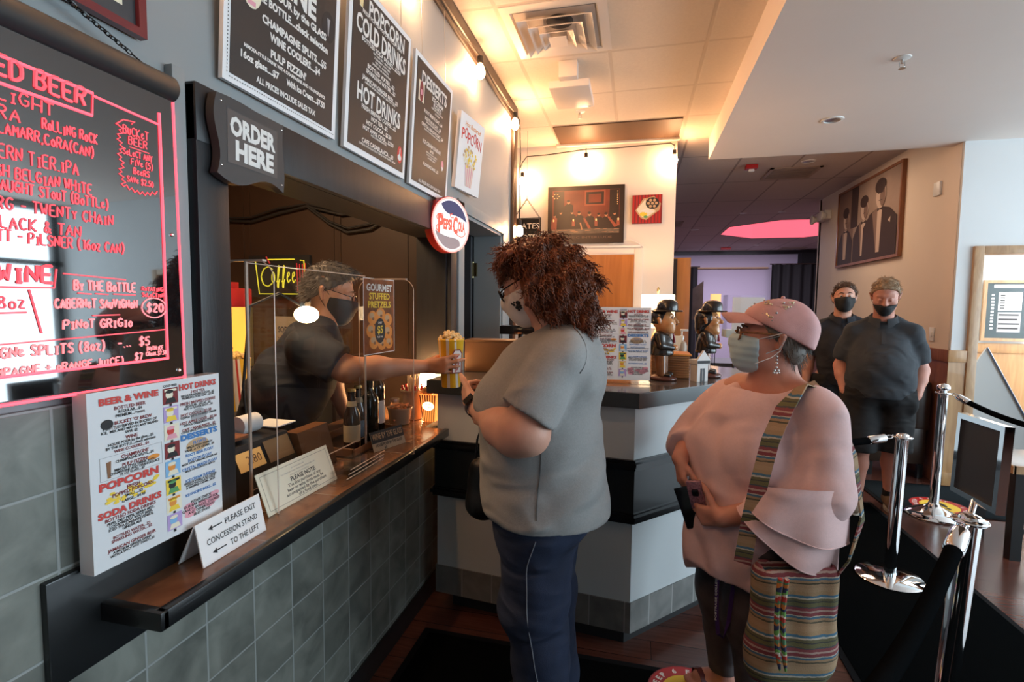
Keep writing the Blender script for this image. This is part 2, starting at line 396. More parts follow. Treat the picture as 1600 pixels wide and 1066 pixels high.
# ================================================================== the setting
mat('grey_paint', (0.27, 0.30, 0.31), 0.55, noise=0.06, nscale=3, bump=0.05, bscale=60)
mat('white_paint', (0.80, 0.74, 0.68), 0.6, noise=0.04, nscale=2, bump=0.04, bscale=80)
mat('blue_white_paint', (0.72, 0.75, 0.76), 0.6, noise=0.03, nscale=2)
mat('peach_paint', (0.78, 0.66, 0.55), 0.6, noise=0.05, nscale=2)
mat('lavender_paint', (0.56, 0.50, 0.62), 0.7, noise=0.04, nscale=1)
mat('soffit_paint', (0.84, 0.75, 0.69), 0.7, noise=0.03, nscale=2)
mat('black_trim', (0.012, 0.013, 0.014), 0.32, noise=0.4, nscale=6, coat=0.2)
mat('black_post', (0.022, 0.023, 0.026), 0.4, noise=0.35, nscale=5, stretch=(6, 6, 0.7), bump=0.1, bscale=40)
mat('brown_trim', (0.045, 0.026, 0.018), 0.3, noise=0.3, nscale=8)
mat('dark_brown_panel', (0.042, 0.023, 0.014), 0.5, noise=0.25, nscale=4)
mat('black_matte', (0.010, 0.010, 0.011), 0.6)
mat('black_gloss', (0.008, 0.008, 0.009), 0.15)
mat('dark_grey', (0.05, 0.05, 0.055), 0.5)
mat('white_plastic', (0.8, 0.79, 0.76), 0.35)
mat('white_metal', (0.78, 0.72, 0.66), 0.35)
mat('paper_white', (0.82, 0.83, 0.84), 0.55)
mat('chrome', (0.86, 0.87, 0.88), 0.06, 1.0)
mat('steel', (0.55, 0.55, 0.55), 0.28, 1.0)
mat('brass', (0.75, 0.6, 0.28), 0.25, 1.0)
mat('dark_panel', (0.10, 0.055, 0.03), 0.6)
grid_mat('wall_tile', 1, 2, 0.1555, 0.1468, 0.972, 0.559, 0.0024, (0.235, 0.245, 0.215), (0.11, 0.118, 0.104), (0.31, 0.33, 0.32), 0.42, 9, 0.35, 0.13)
grid_mat('ceiling_tile', 0, 1, 0.57, 0.61, 0.225, 3.31, 0.011, (0.80, 0.72, 0.62), (0.76, 0.68, 0.585), (0.66, 0.58, 0.49), 0.8, 60, 0.35, 0.02)
grid_mat('lounge_ceiling_tile', 0, 1, 0.61, 1.22, 0.2, 3.31, 0.011, (0.66, 0.60, 0.57), (0.62, 0.56, 0.54), (0.36, 0.32, 0.31), 0.8, 60, 0.3, 0.02)
grid_mat('counter_tile', 0, 1, 0.31, 0.305, -0.145, 0.715, 0.0022, (0.21, 0.105, 0.055), (0.11, 0.052, 0.028), (0.22, 0.17, 0.13), 0.22, 12, 0.15, 0.12)
# floor: narrow dark cherry planks
def plank_mat():
    m = bpy.data.materials.new('plank_floor'); m.use_nodes = True
    n, l = nt(m); b = n['Principled BSDF']
    g = n.new('ShaderNodeNewGeometry'); mp = n.new('ShaderNodeMapping'); l.new(g.outputs['Position'], mp.inputs[0]); mp.inputs['Rotation'].default_value = (0, 0, 0.0)
    br = n.new('ShaderNodeTexBrick'); l.new(mp.outputs[0], br.inputs['Vector'])
    br.inputs['Scale'].default_value = 1.0; br.inputs['Brick Width'].default_value = 1.1; br.inputs['Row Height'].default_value = 0.125
    br.inputs['Mortar Size'].default_value = 0.0016; br.inputs['Mortar'].default_value = (0.012, 0.005, 0.004, 1)
    br.inputs['Color1'].default_value = (0.105, 0.038, 0.026, 1); br.inputs['Color2'].default_value = (0.070, 0.025, 0.018, 1); br.inputs['Bias'].default_value = 0.0
    m2 = n.new('ShaderNodeMapping'); l.new(mp.outputs[0], m2.inputs[0]); m2.inputs['Scale'].default_value = (2, 30, 1)
    t = n.new('ShaderNodeTexNoise'); t.inputs['Scale'].default_value = 2.5; t.inputs['Detail'].default_value = 6; l.new(m2.outputs[0], t.inputs['Vector'])
    hv = n.new('ShaderNodeHueSaturation'); l.new(br.outputs['Color'], hv.inputs['Color']); l.new(math_node(n, l, 'ADD', math_node(n, l, 'MULTIPLY', t.outputs['Fac'], 1.0), 0.5), hv.inputs['Value'])
    l.new(hv.outputs[0], b.inputs['Base Color']); b.inputs['Roughness'].default_value = 0.22
    MATS['plank_floor'] = m
plank_mat()
wood_mat('oak', (0.52, 0.30, 0.13), (0.40, 0.21, 0.085), 0.4, 3.0, (6, 6, 0.8), coat=0.2)
wood_mat('oak_trim', (0.50, 0.32, 0.17), (0.38, 0.22, 0.11), 0.4, 4.0, (6, 6, 1.5), coat=0.2)
wood_mat('red_oak', (0.34, 0.13, 0.07), (0.22, 0.075, 0.04), 0.4, 3.0, (6, 6, 0.8), coat=0.2)
wood_mat('door_wood', (0.50, 0.19, 0.045), (0.38, 0.13, 0.028), 0.35, 2.5, (8, 8, 0.5), coat=0.3)

struct('floor', MB().box((-3.2, -4.2, -0.1), (8.2, 16.2, 0)), M('plank_floor'))
# --- wall with the serving window (x = 0)
W0, W1 = -0.15, 0.0
w = MB()
w.box((W0, -3.8, 0), (W1, 1.06, 3.06)).box((W0, 1.06, 0), (W1, 2.60, 0.87)).box((W0, 1.06, 1.86), (W1, 2.60, 3.06))
w.box((W0, 2.60, 0), (W1, 2.85, 3.06)).box((W0, 2.85, 2.02), (W1, 3.74, 3.06)).box((W0, 3.74, 0), (W1, 4.08, 3.06))
wall_left = struct('wall_left', w, M('grey_paint'))
t = MB().box((0.0, -3.8, 0.10), (0.012, 0.965, 1.295)).box((0.0, 0.965, 0.10), (0.012, 2.60, 0.868))
tag(t.build('tile_cladding', M('wall_tile'), wall_left), kind='structure')
struct('baseboard_left', MB().box((0.0, -3.8, 0), (0.018, 2.62, 0.10)), M('black_trim'))
# window surround
t = MB().box((0.0, 0.968, 0.875), (0.028, 1.06, 1.972), bev=.004).box((0.0, 0.968, 1.845), (0.03, 2.68, 1.975), bev=.004).box((0.0, 2.595, 0.0), (0.028, 2.68, 1.86), bev=.004)
t.box((W0-.02, 1.045, 0.875), (0.0, 1.062, 1.86)).box((W0-.02, 1.06, 1.845), (0.0, 2.6, 1.862)).box((W0-.02, 2.585, 0.0), (0.0, 2.602, 1.86))
struct('trim_1', t, M('black_post'))
struct('trim_2', MB().box((0.0, 0.918, 1.30), (0.022, 0.950, 1.99), bev=.003).box((0.0, 2.755, 0), (0.014, 2.85, 2.075), bev=.003).box((0, 2.755, 2.02), (0.014, 3.80, 2.085), bev=.003).box((0, 3.74, 0), (0.014, 3.80, 2.03), bev=.003), M('grey_paint'))
struct('trim_3', MB().box((0.0, -3.8, 2.985), (0.035, 4.085, 3.06), bev=.012).box((0.0, -3.8, 2.955), (0.018, 4.085, 2.99), bev=.008).box((-0.01, 4.0, 0), (0.03, 4.10, 3.0), bev=.006), M('brown_trim'))
# concession stand behind the window
c = MB().box((-2.35, -0.6, 0), (-2.25, 2.85, 2.66)).box((-2.35, 2.75, 0), (W0, 2.82, 2.66)).box((-2.35, -0.7, 0), (W0, -0.6, 2.66))
for xx in (-2.05, -1.42, -1.37, -0.78, -0.735, -0.3): c.box((xx-.004, 2.744, 0), (xx+.004, 2.752, 2.6))
struct('wall_concession', c, M('dark_brown_panel'))
struct('ceiling_concession', MB().box((-2.35, -0.7, 2.6), (W0, 2.85, 2.68)), M('dark_brown_panel'))
# door in the wall beyond the window, standing ajar into a dark room
struct('wall_store', MB().box((-1.6, 2.85, 0), (-1.55, 4.05, 3.0)).box((-1.6, 4.0, 0), (W0, 4.08, 3.06)).box((-1.6, 2.83, 2.6), (W0, 4.0, 2.7)), M('dark_grey'))
dj = MB().box((W0-.06, 3.715, 0), (0.0, 3.742, 2.022)).box((W0-.06, 2.848, 0), (0.0, 2.87, 2.022)).box((W0-.06, 2.85, 2.0), (0.0, 3.74, 2.022))
struct('door_1', dj, M('grey_paint'))
d1 = bpy.data.objects['door_1']
lf = MB().box((-0.99, 3.655, 0.01), (-0.215, 3.695, 1.995)).build('leaf', M('dark_grey'), d1); tag(lf, kind='structure')
hg = MB().box((-0.222, 3.69, 1.70), (-0.18, 3.716, 1.80)).cyl((-0.215, 3.705, 1.69), (-0.215, 3.705, 1.81), 0.008)
tag(hg.build('hinge', M('brass'), d1), kind='structure')
# --- back wall with the wooden door
struct('wall_back', MB().box((-1.7, 5.08, 0), (1.33, 5.22, 3.06)).box((-1.7, 4.08, 0), (-1.6, 5.1, 3.06)), M('white_paint'))
d2 = MB().box((0.035, 5.05, 0), (0.965, 5.085, 1.985)).build('door_2', M('door_wood')); tag(d2, kind='structure')
dk = MB().lathe([(0.006, 0), (0.006, .04), (0.026, .045), (0.03, .06), (0.022, .075), (0, .078)], (0.10, 5.05, 0.98), (0, -1, 0))
tag(dk.build('handle', M('brass'), d2), kind='structure')
struct('trim_4', MB().box((0.965, 5.06, 0), (1.045, 5.085, 2.045), bev=.004).box((-0.045, 5.06, 0), (0.035, 5.085, 2.045), bev=.004).box((0.0355, 5.062, 1.985), (0.9645, 5.085, 2.045), bev=.004), M('white_paint'))
struct('baseboard_back', MB().box((-1.6, 5.062, 0), (1.33, 5.08, 0.1)), M('white_paint'))
# --- right wall, corner and wall with the doorway
wr = MB().box((3.56, 5.02, 0), (3.68, 8.36, 3.06)).box((3.56, 8.30, 0), (8.0, 8.40, 3.06))
struct('wall_right', wr, M('peach_paint'))
wf = MB().box((3.566, 4.995, 0), (3.72, 5.12, 2.9)).box((3.72, 4.995, 1.98), (4.72, 5.12, 2.9)).box((4.72, 4.995, 0), (6.3, 5.12, 2.9))
struct('wall_front', wf, M('blue_white_paint'))
struct('trim_5', MB().box((3.672, 4.965, 0), (3.742, 5.14, 2.01), bev=.008).box((3.743, 4.967, 1.945), (4.699, 5.138, 2.009), bev=.006).box((4.70, 4.965, 0), (4.77, 5.14, 2.01), bev=.008), M('oak_trim'))
struct('trim_6', MB().box((3.545, 4.985, 0.10), (3.563, 8.30, 1.05)), M('red_oak'))
struct('trim_7', MB().box((3.535, 4.98, 1.05), (3.565, 8.30, 1.15), bev=.005).box((3.535, 4.98, 0), (3.565, 8.30, 0.11), bev=.004), M('red_oak'))
struct('trim_8', MB().box((3.547, 4.978, 0.10), (3.675, 4.998, 1.05)).box((3.540, 4.970, 1.05), (3.675, 4.998, 1.15), bev=.005).box((3.540, 4.970, 0), (3.675, 4.998, 0.11), bev=.004), M('oak'))
# next room seen through the doorway
struct('wall_next_room', MB().box((3.68, 6.26, 0), (6.3, 6.36, 2.9)), M('blue_white_paint'))
struct('trim_9', MB().box((3.68, 6.245, 0.1), (6.3, 6.262, 1.05)).box((3.68, 6.235, 1.05), (6.3, 6.262, 1.15), bev=.005).box((3.68, 6.24, 0), (6.3, 6.262, .1)), M('oak'))
struct('ceiling_next_room', MB().box((3.68, 5.1, 2.86), (6.3, 6.4, 2.95)), M('blue_white_paint'))
# --- far lounge
struct('wall_far', MB().box((-3.0, 15.3, 0), (8.0, 15.4, 3.1)).box((-3.1, 5.2, 0), (-3.0, 15.3, 3.1)).box((7.9, 8.3, 0), (8.0, 15.3, 3.1)), M('lavender_paint'))
struct('trim_10', MB().box((-3.0, 15.22, 2.96), (8.0, 15.3, 3.08)), M('black_trim'))
# --- ceilings
struct('ceiling', MB().box((W0, -3.8, 3.06), (6.3, 5.15, 3.14)).box((-1.7, 4.08, 3.06), (W0, 5.15, 3.14)), M('ceiling_tile'))
# lounge ceiling with an eight-sided lit recess
oc = (4.0, 11.3); R8 = 1.32
o8 = [(oc[0]+R8*1.05*math.cos(PI/8+k*PI/4), oc[1]+R8*math.sin(PI/8+k*PI/4)) for k in range(8)]
lc = MB()
outer = [(8.0, 15.3), (-3.0, 15.3), (-3.0, 5.15), (8.0, 5.15)]
def ceil_face(a, b): pass
# ring of quads between the octagon and the outer rectangle (two octagon corners face each side)
sides = [((8.0, 15.3), (8.0, 5.15)), ((8.0, 15.3), (-3.0, 15.3)), ((-3.0, 15.3), (-3.0, 5.15)), ((-3.0, 5.15), (8.0, 5.15))]
V3 = lambda p, z=3.06: (p[0], p[1], z)
cor = {0: (8.0, 15.3), 2: (-3.0, 15.3), 4: (-3.0, 5.15), 6: (8.0, 5.15)}
# octagon corner k at angle 22.5+45k: 0,1 top-right quadrant ... join corner points
for k in range(8):
    a, b = o8[k], o8[(k+1) % 8]
    if k % 2 == 0: lc.poly([V3(a), V3(b), V3(cor[k])])
    else:
        c1, c2 = cor[(k-1) % 8], cor[(k+1) % 8]
        lc.poly([V3(a), V3(b), V3(c2), V3(c1)])
lc.box((-3.0, 5.15, 3.46), (8.0, 15.3, 3.52))
lco = struct('ceiling_lounge', lc, M('lounge_ceiling_tile'))
emis('pink_glow', (1.0, 0.17, 0.24), 1.0)  # recess walls emit pink themselves, standing in for cove light on them
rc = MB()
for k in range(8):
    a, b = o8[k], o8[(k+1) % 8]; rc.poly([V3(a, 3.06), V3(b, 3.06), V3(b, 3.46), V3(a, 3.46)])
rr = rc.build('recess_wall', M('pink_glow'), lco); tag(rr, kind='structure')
# soffit over the queue
struct('ceiling_soffit', MB().box((1.615, -3.8, 2.86), (6.3, 5.14, 3.06)), M('soffit_paint'))
# --- street front and entrance (behind the camera and to the right)
ws = MB().box((6.2, -3.8, 0), (6.3, 5.0, 0.30)).box((6.2, -3.8, 2.78), (6.3, 5.0, 3.06)).box((6.2, -3.8, 0), (6.3, -1.1, 3.06))
ws.box((6.2, 5.12, 0), (6.3, 5.4, 2.9)).box((6.2, 6.1, 0), (6.3, 6.3, 2.9)).box((6.2, 5.1, 0), (6.3, 6.3, .8))
struct('wall_street', ws, M('grey_paint'))
we = MB().box((-0.15, -3.6, 0), (6.3, -3.5, 0.30)).box((-0.15, -3.6, 2.78), (6.3, -3.5, 3.06)).box((-0.15, -3.6, 0), (3.4, -3.5, 3.06)).box((4.9, -3.6, 0), (6.3, -3.5, 3.06))
struct('wall_entrance', we, M('grey_paint'))
f = MB()
for yy in (-1.1, 0.4, 1.9, 3.4, 4.93): f.box((6.2, yy-.035, 0.3), (6.28, yy+.035, 2.78))
f.box((6.2, -1.1, 2.1), (6.28, 5.0, 2.16)); struct('window_1', f, M('black_trim'))
f = MB()
for xx in (3.42, 4.15, 4.88): f.box((xx-.035, -3.58, 0.3), (xx+.035, -3.5, 2.78))
f.box((3.4, -3.58, 2.1), (4.9, -3.5, 2.16)); struct('window_2', f, M('black_trim'))
# ================================================================== wall-mounted things
mat('board_dark', (0.030, 0.028, 0.028), 0.45)
mat('print_white', (0.78, 0.77, 0.74), 0.6); mat('print_black', (0.02, 0.02, 0.022), 0.6)
mat('print_red', (0.60, 0.06, 0.05), 0.6); mat('print_blue', (0.05, 0.20, 0.50), 0.6); mat('print_grey', (0.35, 0.35, 0.36), 0.6)
mat('print_yellow', (0.85, 0.60, 0.06), 0.6); mat('print_orange', (0.75, 0.28, 0.05), 0.6); mat('print_pink', (0.75, 0.35, 0.42), 0.6)
mat('print_maroon', (0.20, 0.025, 0.03), 0.6); mat('print_violet', (0.45, 0.33, 0.62), 0.6); mat('print_cream', (0.80, 0.74, 0.58), 0.6)
mat('print_sky', (0.22, 0.45, 0.72), 0.6); mat('print_green', (0.10, 0.32, 0.12), 0.6); mat('print_brown', (0.24, 0.11, 0.05), 0.6)
mat('print_tan', (0.55, 0.36, 0.20), 0.6)
class Board:
    """flat panel with its own page frame: (x, y) in metres from the lower-left front corner"""
    def __init__(s, o, u, v): s.o = Vector(o); s.u, s.v, s.n = frame_from(u, v); s.layers = {}
    def at(s, x, y, d=0.0): return s.o + s.u*x + s.v*y + s.n*d
    def slab(s, mb, x0, y0, x1, y1, d0, d1):
        mb.prism([s.at(x0, y0, d0), s.at(x1, y0, d0), s.at(x1, y1, d0), s.at(x0, y1, d0)], s.n*(d1-d0)); return mb
    def L(s, m): return s.layers.setdefault(m, MB())
    def text(s, m, txt, x, y, h, d=0.0008, **k): write(s.L(m), txt, s.at(x, y, d), s.u, s.v, h, **k)
    def rect(s, m, x0, y0, x1, y1, d=0.0005): s.L(m).poly([s.at(x0, y0, d), s.at(x1, y0, d), s.at(x1, y1, d), s.at(x0, y1, d)])
    def poly(s, m, pts, d=0.0006): s.L(m).poly([s.at(x, y, d) for x, y in pts])
    def oval(s, m, x, y, rx, ry, d=0.0006, seg=22): s.L(m).disc(s.at(x, y, d), s.u, s.v, rx, ry, seg)
    def outline(s, m, x0, y0, x1, y1, t, d=0.0006):
        s.rect(m, x0, y0, x1, y0+t, d); s.rect(m, x0, y1-t, x1, y1, d); s.rect(m, x0, y0+t, x0+t, y1-t, d); s.rect(m, x1-t, y0+t, x1, y1-t, d)
    def finish(s, parent, names=None):
        for m, mb in s.layers.items():
            nm = (names or {}).get(m) or ('lettering' if m.startswith('print') else 'picture')
            mb.build(nm, M(m), parent, smooth=0)

def menu_board(y0, z0, wd, ht, tilt, label, fill):
    b = Board((0.022, y0, z0), (0, 1, 0), (math.sin(tilt), 0, math.cos(tilt)))
    t = thing('menu_board', (0.02, y0+wd/2, z0), label, 'menu board', 'black menu boards above the window')
    b.slab(MB(), 0, 0, wd, ht, -0.012, 0.0).build('frame', M('paper_white'), t)
    e = 0.021
    b.slab(MB(), e, e, wd-e, ht-e, 0.0, 0.0012).build('panel', M('board_dark'), t)
    for ly in (0, 1):
        h = MB()
        for xx in (0.08, wd-0.08):
            h.tube([b.at(xx, ht, -0.006), b.at(xx, ht+0.35, -0.006) + Vector((-0.03, 0, 0))], 0.0012, 5)
    h.build('hanging_wire', M('steel'), t)
    fill(b, wd, ht); b.finish(t)
    return t
def T(b, m, rows, cx, D=0.002, bold=0.03):
    for r in rows:
        txt, y, h = r[:3]; mw = r[3] if len(r) > 3 else None
        x = r[4] if len(r) > 4 else cx
        b.text(m, txt, x, y-h/2, h, D, maxw=mw, bold=bold)
def fill_wine(b, w, h):
    c = w/2
    T(b, 'print_white', [('WINE', .338, .058, .24, c+.005), ('HOUSE POUR by the GLASS', .287, .020, .33), ('BY THE BOTTLE....check selection', .252, .020, .35),
        ('CHAMPAGNE SPLITS....$5', .204, .020, .28, c+.03), ('WINE COOLERS....$4', .172, .020, .22, c+.03), ("PULP FIZZIN'", .130, .020, .15),
        ('MIMOSA-STYLE DRINK WITH CHAMPAGNE AND ORANGE JUICE', .108, .009, .34), ('16oz glass....$7', .084, .017, .14, c-.11), ('With Ice Cream....$7.50', .084, .017, .18, c+.08),
        ('ALL PRICES INCLUDE SALES TAX', .044, .015, .25)], c, bold=.045)
    b.oval('print_cream', .085, .255, .036, .050, .0018); b.rect('print_pink', .083, .275, .091, .302, .0022); b.rect('print_pink', .072, .212, .10, .224, .0022)
    b.oval('print_green', .076, .248, .016, .026, .0022); b.poly('print_pink', [(.085, .275), (.098, .275), (.108, .248), (.088, .248)], .0023)
    b.oval('print_black', w-.060, .322, .034, .045, .0018); b.poly('print_grey', [(w-.068, .347), (w-.052, .347), (w-.056, .325), (w-.058, .297), (w-.062, .297), (w-.065, .325)], .0024)
    for i in range(70): b.rect('print_black', .012, .02+i*.0085, .0145, .0235+i*.0085, .0006)
    for i in range(52): b.rect('print_black', .02+i*.0085, .0115, .0235+i*.0085, .014, .0006)
def fill_popcorn(b, w, h):
    c = w/2
    T(b, 'print_white', [('POPCORN', h*.895, .056, .28, c+.03), ('FRESH POPPED POPCORN....$3 / $4.50', h*.845, .013, .38), ('COLD DRINKS', h*.765, .060, .375),
        ('BOTTLED SODA DRINKS....$2.50', h*.69, .015, .32), ('PEPSI - DIET PEPSI - SIERRA MIST', h*.662, .007, .22), ('LOGANBERRY - ROOT BEER', h*.640, .007, .20), ('ICED TEA - GINGER ALE', h*.618, .007, .17), ('SWEETENED OR UNSWEETENED', h*.596, .007, .2),
        ('BOTTLED WATER....$2', h*.56, .015, .23), ('SPARKLING WATER....$2', h*.525, .015, .25), ('JAMAICAN GINGER BEER....$3', h*.475, .015, .33), ('A MEDIUM GINGER DRINK WITH A SPICY HOT TWIST', h*.45, .007, .31),
        ('HOT DRINKS', h*.375, .058, .33), ('FRESH BREWED COFFEE....$2', h*.30, .015, .31), ('HOT TEA....$2', h*.262, .015, .15), ('HOT COCOA....$2.50', h*.222, .015, .21), ('HOT APPLE CIDER....$2.50', h*.182, .015, .28), ('WITH A CINNAMON STICK', h*.157, .007, .17),
        ('CAFE CASABLANCA....$3', h*.10, .016, .26), ('COFFEE & CHOCOLATE SYRUP TOPPED WITH WHIPPED CREAM', h*.073, .007, .36)], c)
    b.poly('print_cream', [(.055, h*.93), (.085, h*.93), (.08, h*.855), (.06, h*.855)], .0018); b.oval('print_yellow', .07, h*.935, .018, .012, .0019)
    for i in (0, 1, 2): b.rect('print_yellow', .06+i*.008, h*.86, .063+i*.008, h*.925, .0022)
    b.oval('print_red', w-.055, h*.15, .022, .035, .0018); b.oval('print_white', w-.057, h*.13, .016, .012, .0022); b.poly('print_white', [(w-.06, h*.15), (w-.052, h*.15), (w-.05, h*.20), (w-.057, h*.19)], .0022)
def fill_dessert(b, w, h):
    c = w/2
    T(b, 'print_white', [('DESSERTS', h*.85, .055, .30), ('ICE CREAM', h*.765, .020, .15, c+.04), ('FLOATS', h*.722, .020, .10, c+.04), ('MADE WITH FRENCH VANILLA', h*.69, .008, .14, c+.04), ('ICE CREAM', h*.665, .008, .09, c+.04),
        ('ROOT BEER FLOAT....$4', h*.62, .015, .22), ('BOSTON FLOAT....$4', h*.57, .015, .19), ('MADE WITH VERNORS GINGER ALE', h*.545, .007, .2), ('CRYSTAL BEACH FLOAT....$4', h*.51, .015, .26), ('MADE WITH CRYSTAL BEACH LOGANBERRY', h*.482, .007, .25),
        ('ICE CREAM SUNDAE', h*.385, .017, .24), ('$4.50', h*.345, .013, .06), ('FRENCH VANILLA ICE CREAM', h*.318, .007, .17), ('WITH CHOCOLATE SYRUP', h*.298, .007, .15), ('& WHIPPED CREAM', h*.278, .007, .12),
        ('KLONDIKE BARS....$2', h*.215, .014, .2), ('ALL PRICES INCLUDE SALES TAX', h*.065, .013, .27)], c)
    b.rect('print_cream', .045, h*.66, .105, h*.81, .0018); b.oval('print_maroon', .075, h*.735, .02, .045, .0022); b.rect('print_pink', .067, h*.71, .083, h*.75, .0024)
    b.oval('print_pink', w-.085, h*.30, .016, .022, .0018); b.poly('print_white', [(w-.10, h*.285), (w-.07, h*.285), (w-.08, h*.25), (w-.09, h*.25)], .0022)
TL = math.radians(3.5)
menu_board(1.055, 2.018, .468, .62, TL, 'black menu board headed WINE, widest of the three over the serving window', fill_wine)
menu_board(1.575, 2.014, .462, .572, TL, 'black menu board listing POPCORN, COLD DRINKS and HOT DRINKS', fill_popcorn)
menu_board(2.085, 2.010, .445, .565, TL, 'black menu board headed DESSERTS beside the popcorn print', fill_dessert)

# popcorn print hung at an angle
b = Board((0.02, 2.665, 2.125), (0.12, 1, 0), (0.10, 0, 1)); t = thing('popcorn_poster', (0.02, 2.66, 2.125), 'white vintage popcorn print on canvas hung above the dark doorway', 'poster')
b.slab(MB(), 0, 0, .31, .405, -.022, 0).build('canvas', M('paper_white'), t)
b.text('print_orange', 'Hot Buttered', .16, .345, .026, width=.20, bold=.01, shear=.2)
for i, ch in enumerate('POPCORN'): b.text('print_red', ch, .045+i*.037, .268+.012*math.sin(i*1.9), .060, bold=.012, width=.036)
rnd = random.Random(3)
for i in range(70):
    a = rnd.random()*2*PI; r = math.sqrt(rnd.random()); b.oval(('print_cream', 'print_yellow', 'print_tan')[i % 3], .155+.085*r*math.cos(a), .190+.06*r*math.sin(a), .0095, .0085, .0006+.0001*(i % 9), 8)
b.poly('print_pink', [(.098, .155), (.215, .155), (.195, .03), (.118, .03)]); 
for i in range(4): b.poly('print_cream', [(.108+i*.028, .155), (.12+i*.028, .155), (.128+i*.021, .03), (.119+i*.021, .03)], .0012)
b.finish(t)

# chalkboard menu, glossy black acrylic edged in red light
mat('marker_board', (0.006, 0.007, 0.008), 0.03, spec=0.8, ior=2.1)
emis('neon_red', (1.0, 0.075, 0.11), 2.4); emis('neon_red_soft', (1.0, 0.09, 0.12), 1.0); emis('neon_pink_ink', (1.0, 0.27, 0.29), .9)
t = thing('marker_board', (0.03, 0.6, 1.30), 'large glossy black marker board with glowing red handwritten beer and wine list', 'menu board')
bw, bh = 0.92, 0.585
b = Board((0.045, -0.02, 1.322), (0.0, 1, 0), (-0.015, 0, 1))
b.slab(MB(), 0, 0, bw, bh, -0.018, 0).build('panel', M('marker_board'), t)
rl = MB(); rl.lathe([(0.024, 0), (0.028, .004), (0.028, .925), (0.024, .93)], (0.026, -0.02, 1.928), (0, 1, 0), 20); rl.box((0, -.02, 1.912), (0.03, .905, 1.95))
rl.build('top_rail', mat('rail_grey', (0.020, 0.028, 0.032), 0.5), t)
# red edge light: outer tubes along right and bottom edge
e = MB(); e.tube([b.at(bw+.006, bh, -.004), b.at(bw+.006, -.006, -.004), b.at(0, -.006, -.004)], .0035, 6); e.build('edge_light', M('neon_red'), t)
ln = MB()
ln.tube([b.at(.0, .036, .001), b.at(bw-.038, .040, .001), b.at(bw-.031, .545, .001)], .003, 6)
ln.tube([b.at(0, .492, .001), b.at(.754, .492, .001), b.at(.757, .532, .001), b.at(0, .545, .001)], .0028, 5)
ln.tube([b.at(.757, .528, .001), b.at(bw-.031, .521, .001)], .0022, 5)
ln.build('ruled_line', M('neon_red'), t)
tx = MB(); tx2 = MB()
def S(mb, txt, x, y, h, w=None, r=.0014, jit=.3): scribble(mb, txt, b.at(x, y, .001), b.u, b.v, h, r, 'R', jit, width=w)
S(tx, 'BOTTLED BEER', .742, .505, .030, .235, .0030)
S(tx, 'LiTE/LiGHT', .690, .468, .020, .16); S(tx, 'LABATT ULTRA', .640, .440, .020, .20); S(tx, 'RoLLiNG RoCK', .760, .443, .017, .088)
S(tx, '(SAM) LAMARR,CoRA(CAN)', .752, .417, .018, .19); S(tx, 'SoUTHERN TiER.iPA', .724, .378, .021, .17); S(tx, 'ALLAGASH BELGiAN WHiTE', .745, .350, .018, .20)
S(tx, 'GUiNNESS DRAUGHT STouT (BoTTLe)', .773, .329, .017, .26); S(tx, 'HAMBURG - TWENTy CHAiN', .781, .300, .019, .24); S(tx, 'BLACK & TAN', .722, .271, .019, .13); S(tx, 'LABATT - PiLSNER (16oz CAN)', .799, .250, .018, .24)
S(tx, 'WiNE', .672, .188, .028, .075, .0030); S(tx, '5oz . 8oz', .630, .145, .018, .10)
tx.tube([b.at(.56, .178, .001), b.at(.675, .180, .001), b.at(.68, .212, .001)], .0016, 5); tx.tube([b.at(.55, .137, .001), b.at(.632, .139, .001)], .0016, 5); tx.tube([b.at(.638, .176, .001), b.at(.652, .104, .001)], .0016, 5)
S(tx2, 'By THE BoTTLE', .818, .177, .017, .112, .0019); S(tx2, 'CABERNeT SAuViGNoN', .820, .146, .016, .146, .0018); S(tx2, 'PiNoT GRiGio', .807, .110, .0155, .122, .0018)
S(tx2, '$20', .876, .138, .017, .036, .0019)
tx2.tube([b.at(.857+.027*math.cos(a*PI/10), .146+.020*math.sin(a*PI/10), .001) for a in range(20)], .0014, 5, closed=True)
S(tx, 'RoTATiNG', .878, .180, .008, .046, .001); S(tx, 'SeLeCTioN', .880, .168, .008, .048, .001)
ln2 = MB(); ln2.tube([b.at(.69, .205, .001), b.at(.80, .200, .001)], .0013, 5); ln2.tube([b.at(.735, .132, .001), b.at(.785, .133, .001)], .0013, 5)
for x0, x1 in ((.712, .735), (.742, .765), (.775, .818)): ln2.tube([b.at(x0, .172, .001), b.at(x1, .171, .001)], .0013, 5)
ln2.tube([b.at(.50, .086, .001), b.at(.70, .093, .001), b.at(.882, .101, .001)], .0013, 5); ln2.build('ruled_line', M('neon_red_soft'), t)
S(tx2, 'CHAMPAGNe SPLiTS (8oz)', .752, .068, .017, .23, .0018); S(tx2, '-...  $5', .842, .071, .016, .065, .0018)
S(tx2, '(16oz.CHAMPAGNE + oRANGE JuiCE)...', .800, .040, .0125, .29, .0015); S(tx2, '$7', .826, .044, .013, .016, .0015); S(tx2, '(WiTH iCE', .872, .060, .008, .036, .001); S(tx2, 'CReaM..$7.50)', .882, .049, .008, .048, .001)
S(tx, 'BuCKeT', .862, .480, .016, .052, .0011); S(tx, 'BEER', .858, .462, .015, .038, .0011); S(tx, 'SeLeCT ANY', .868, .440, .012, .060, .0010); S(tx, 'FiVe (5)', .868, .424, .012, .045, .0010); S(tx, 'BeeRS', .860, .407, .012, .033, .0010); S(tx, 'SAVe $2.50', .868, .390, .011, .055, .0010)
tx.tube([b.at(.822, .457, .001), b.at(.862, .456, .001)], .001, 5)
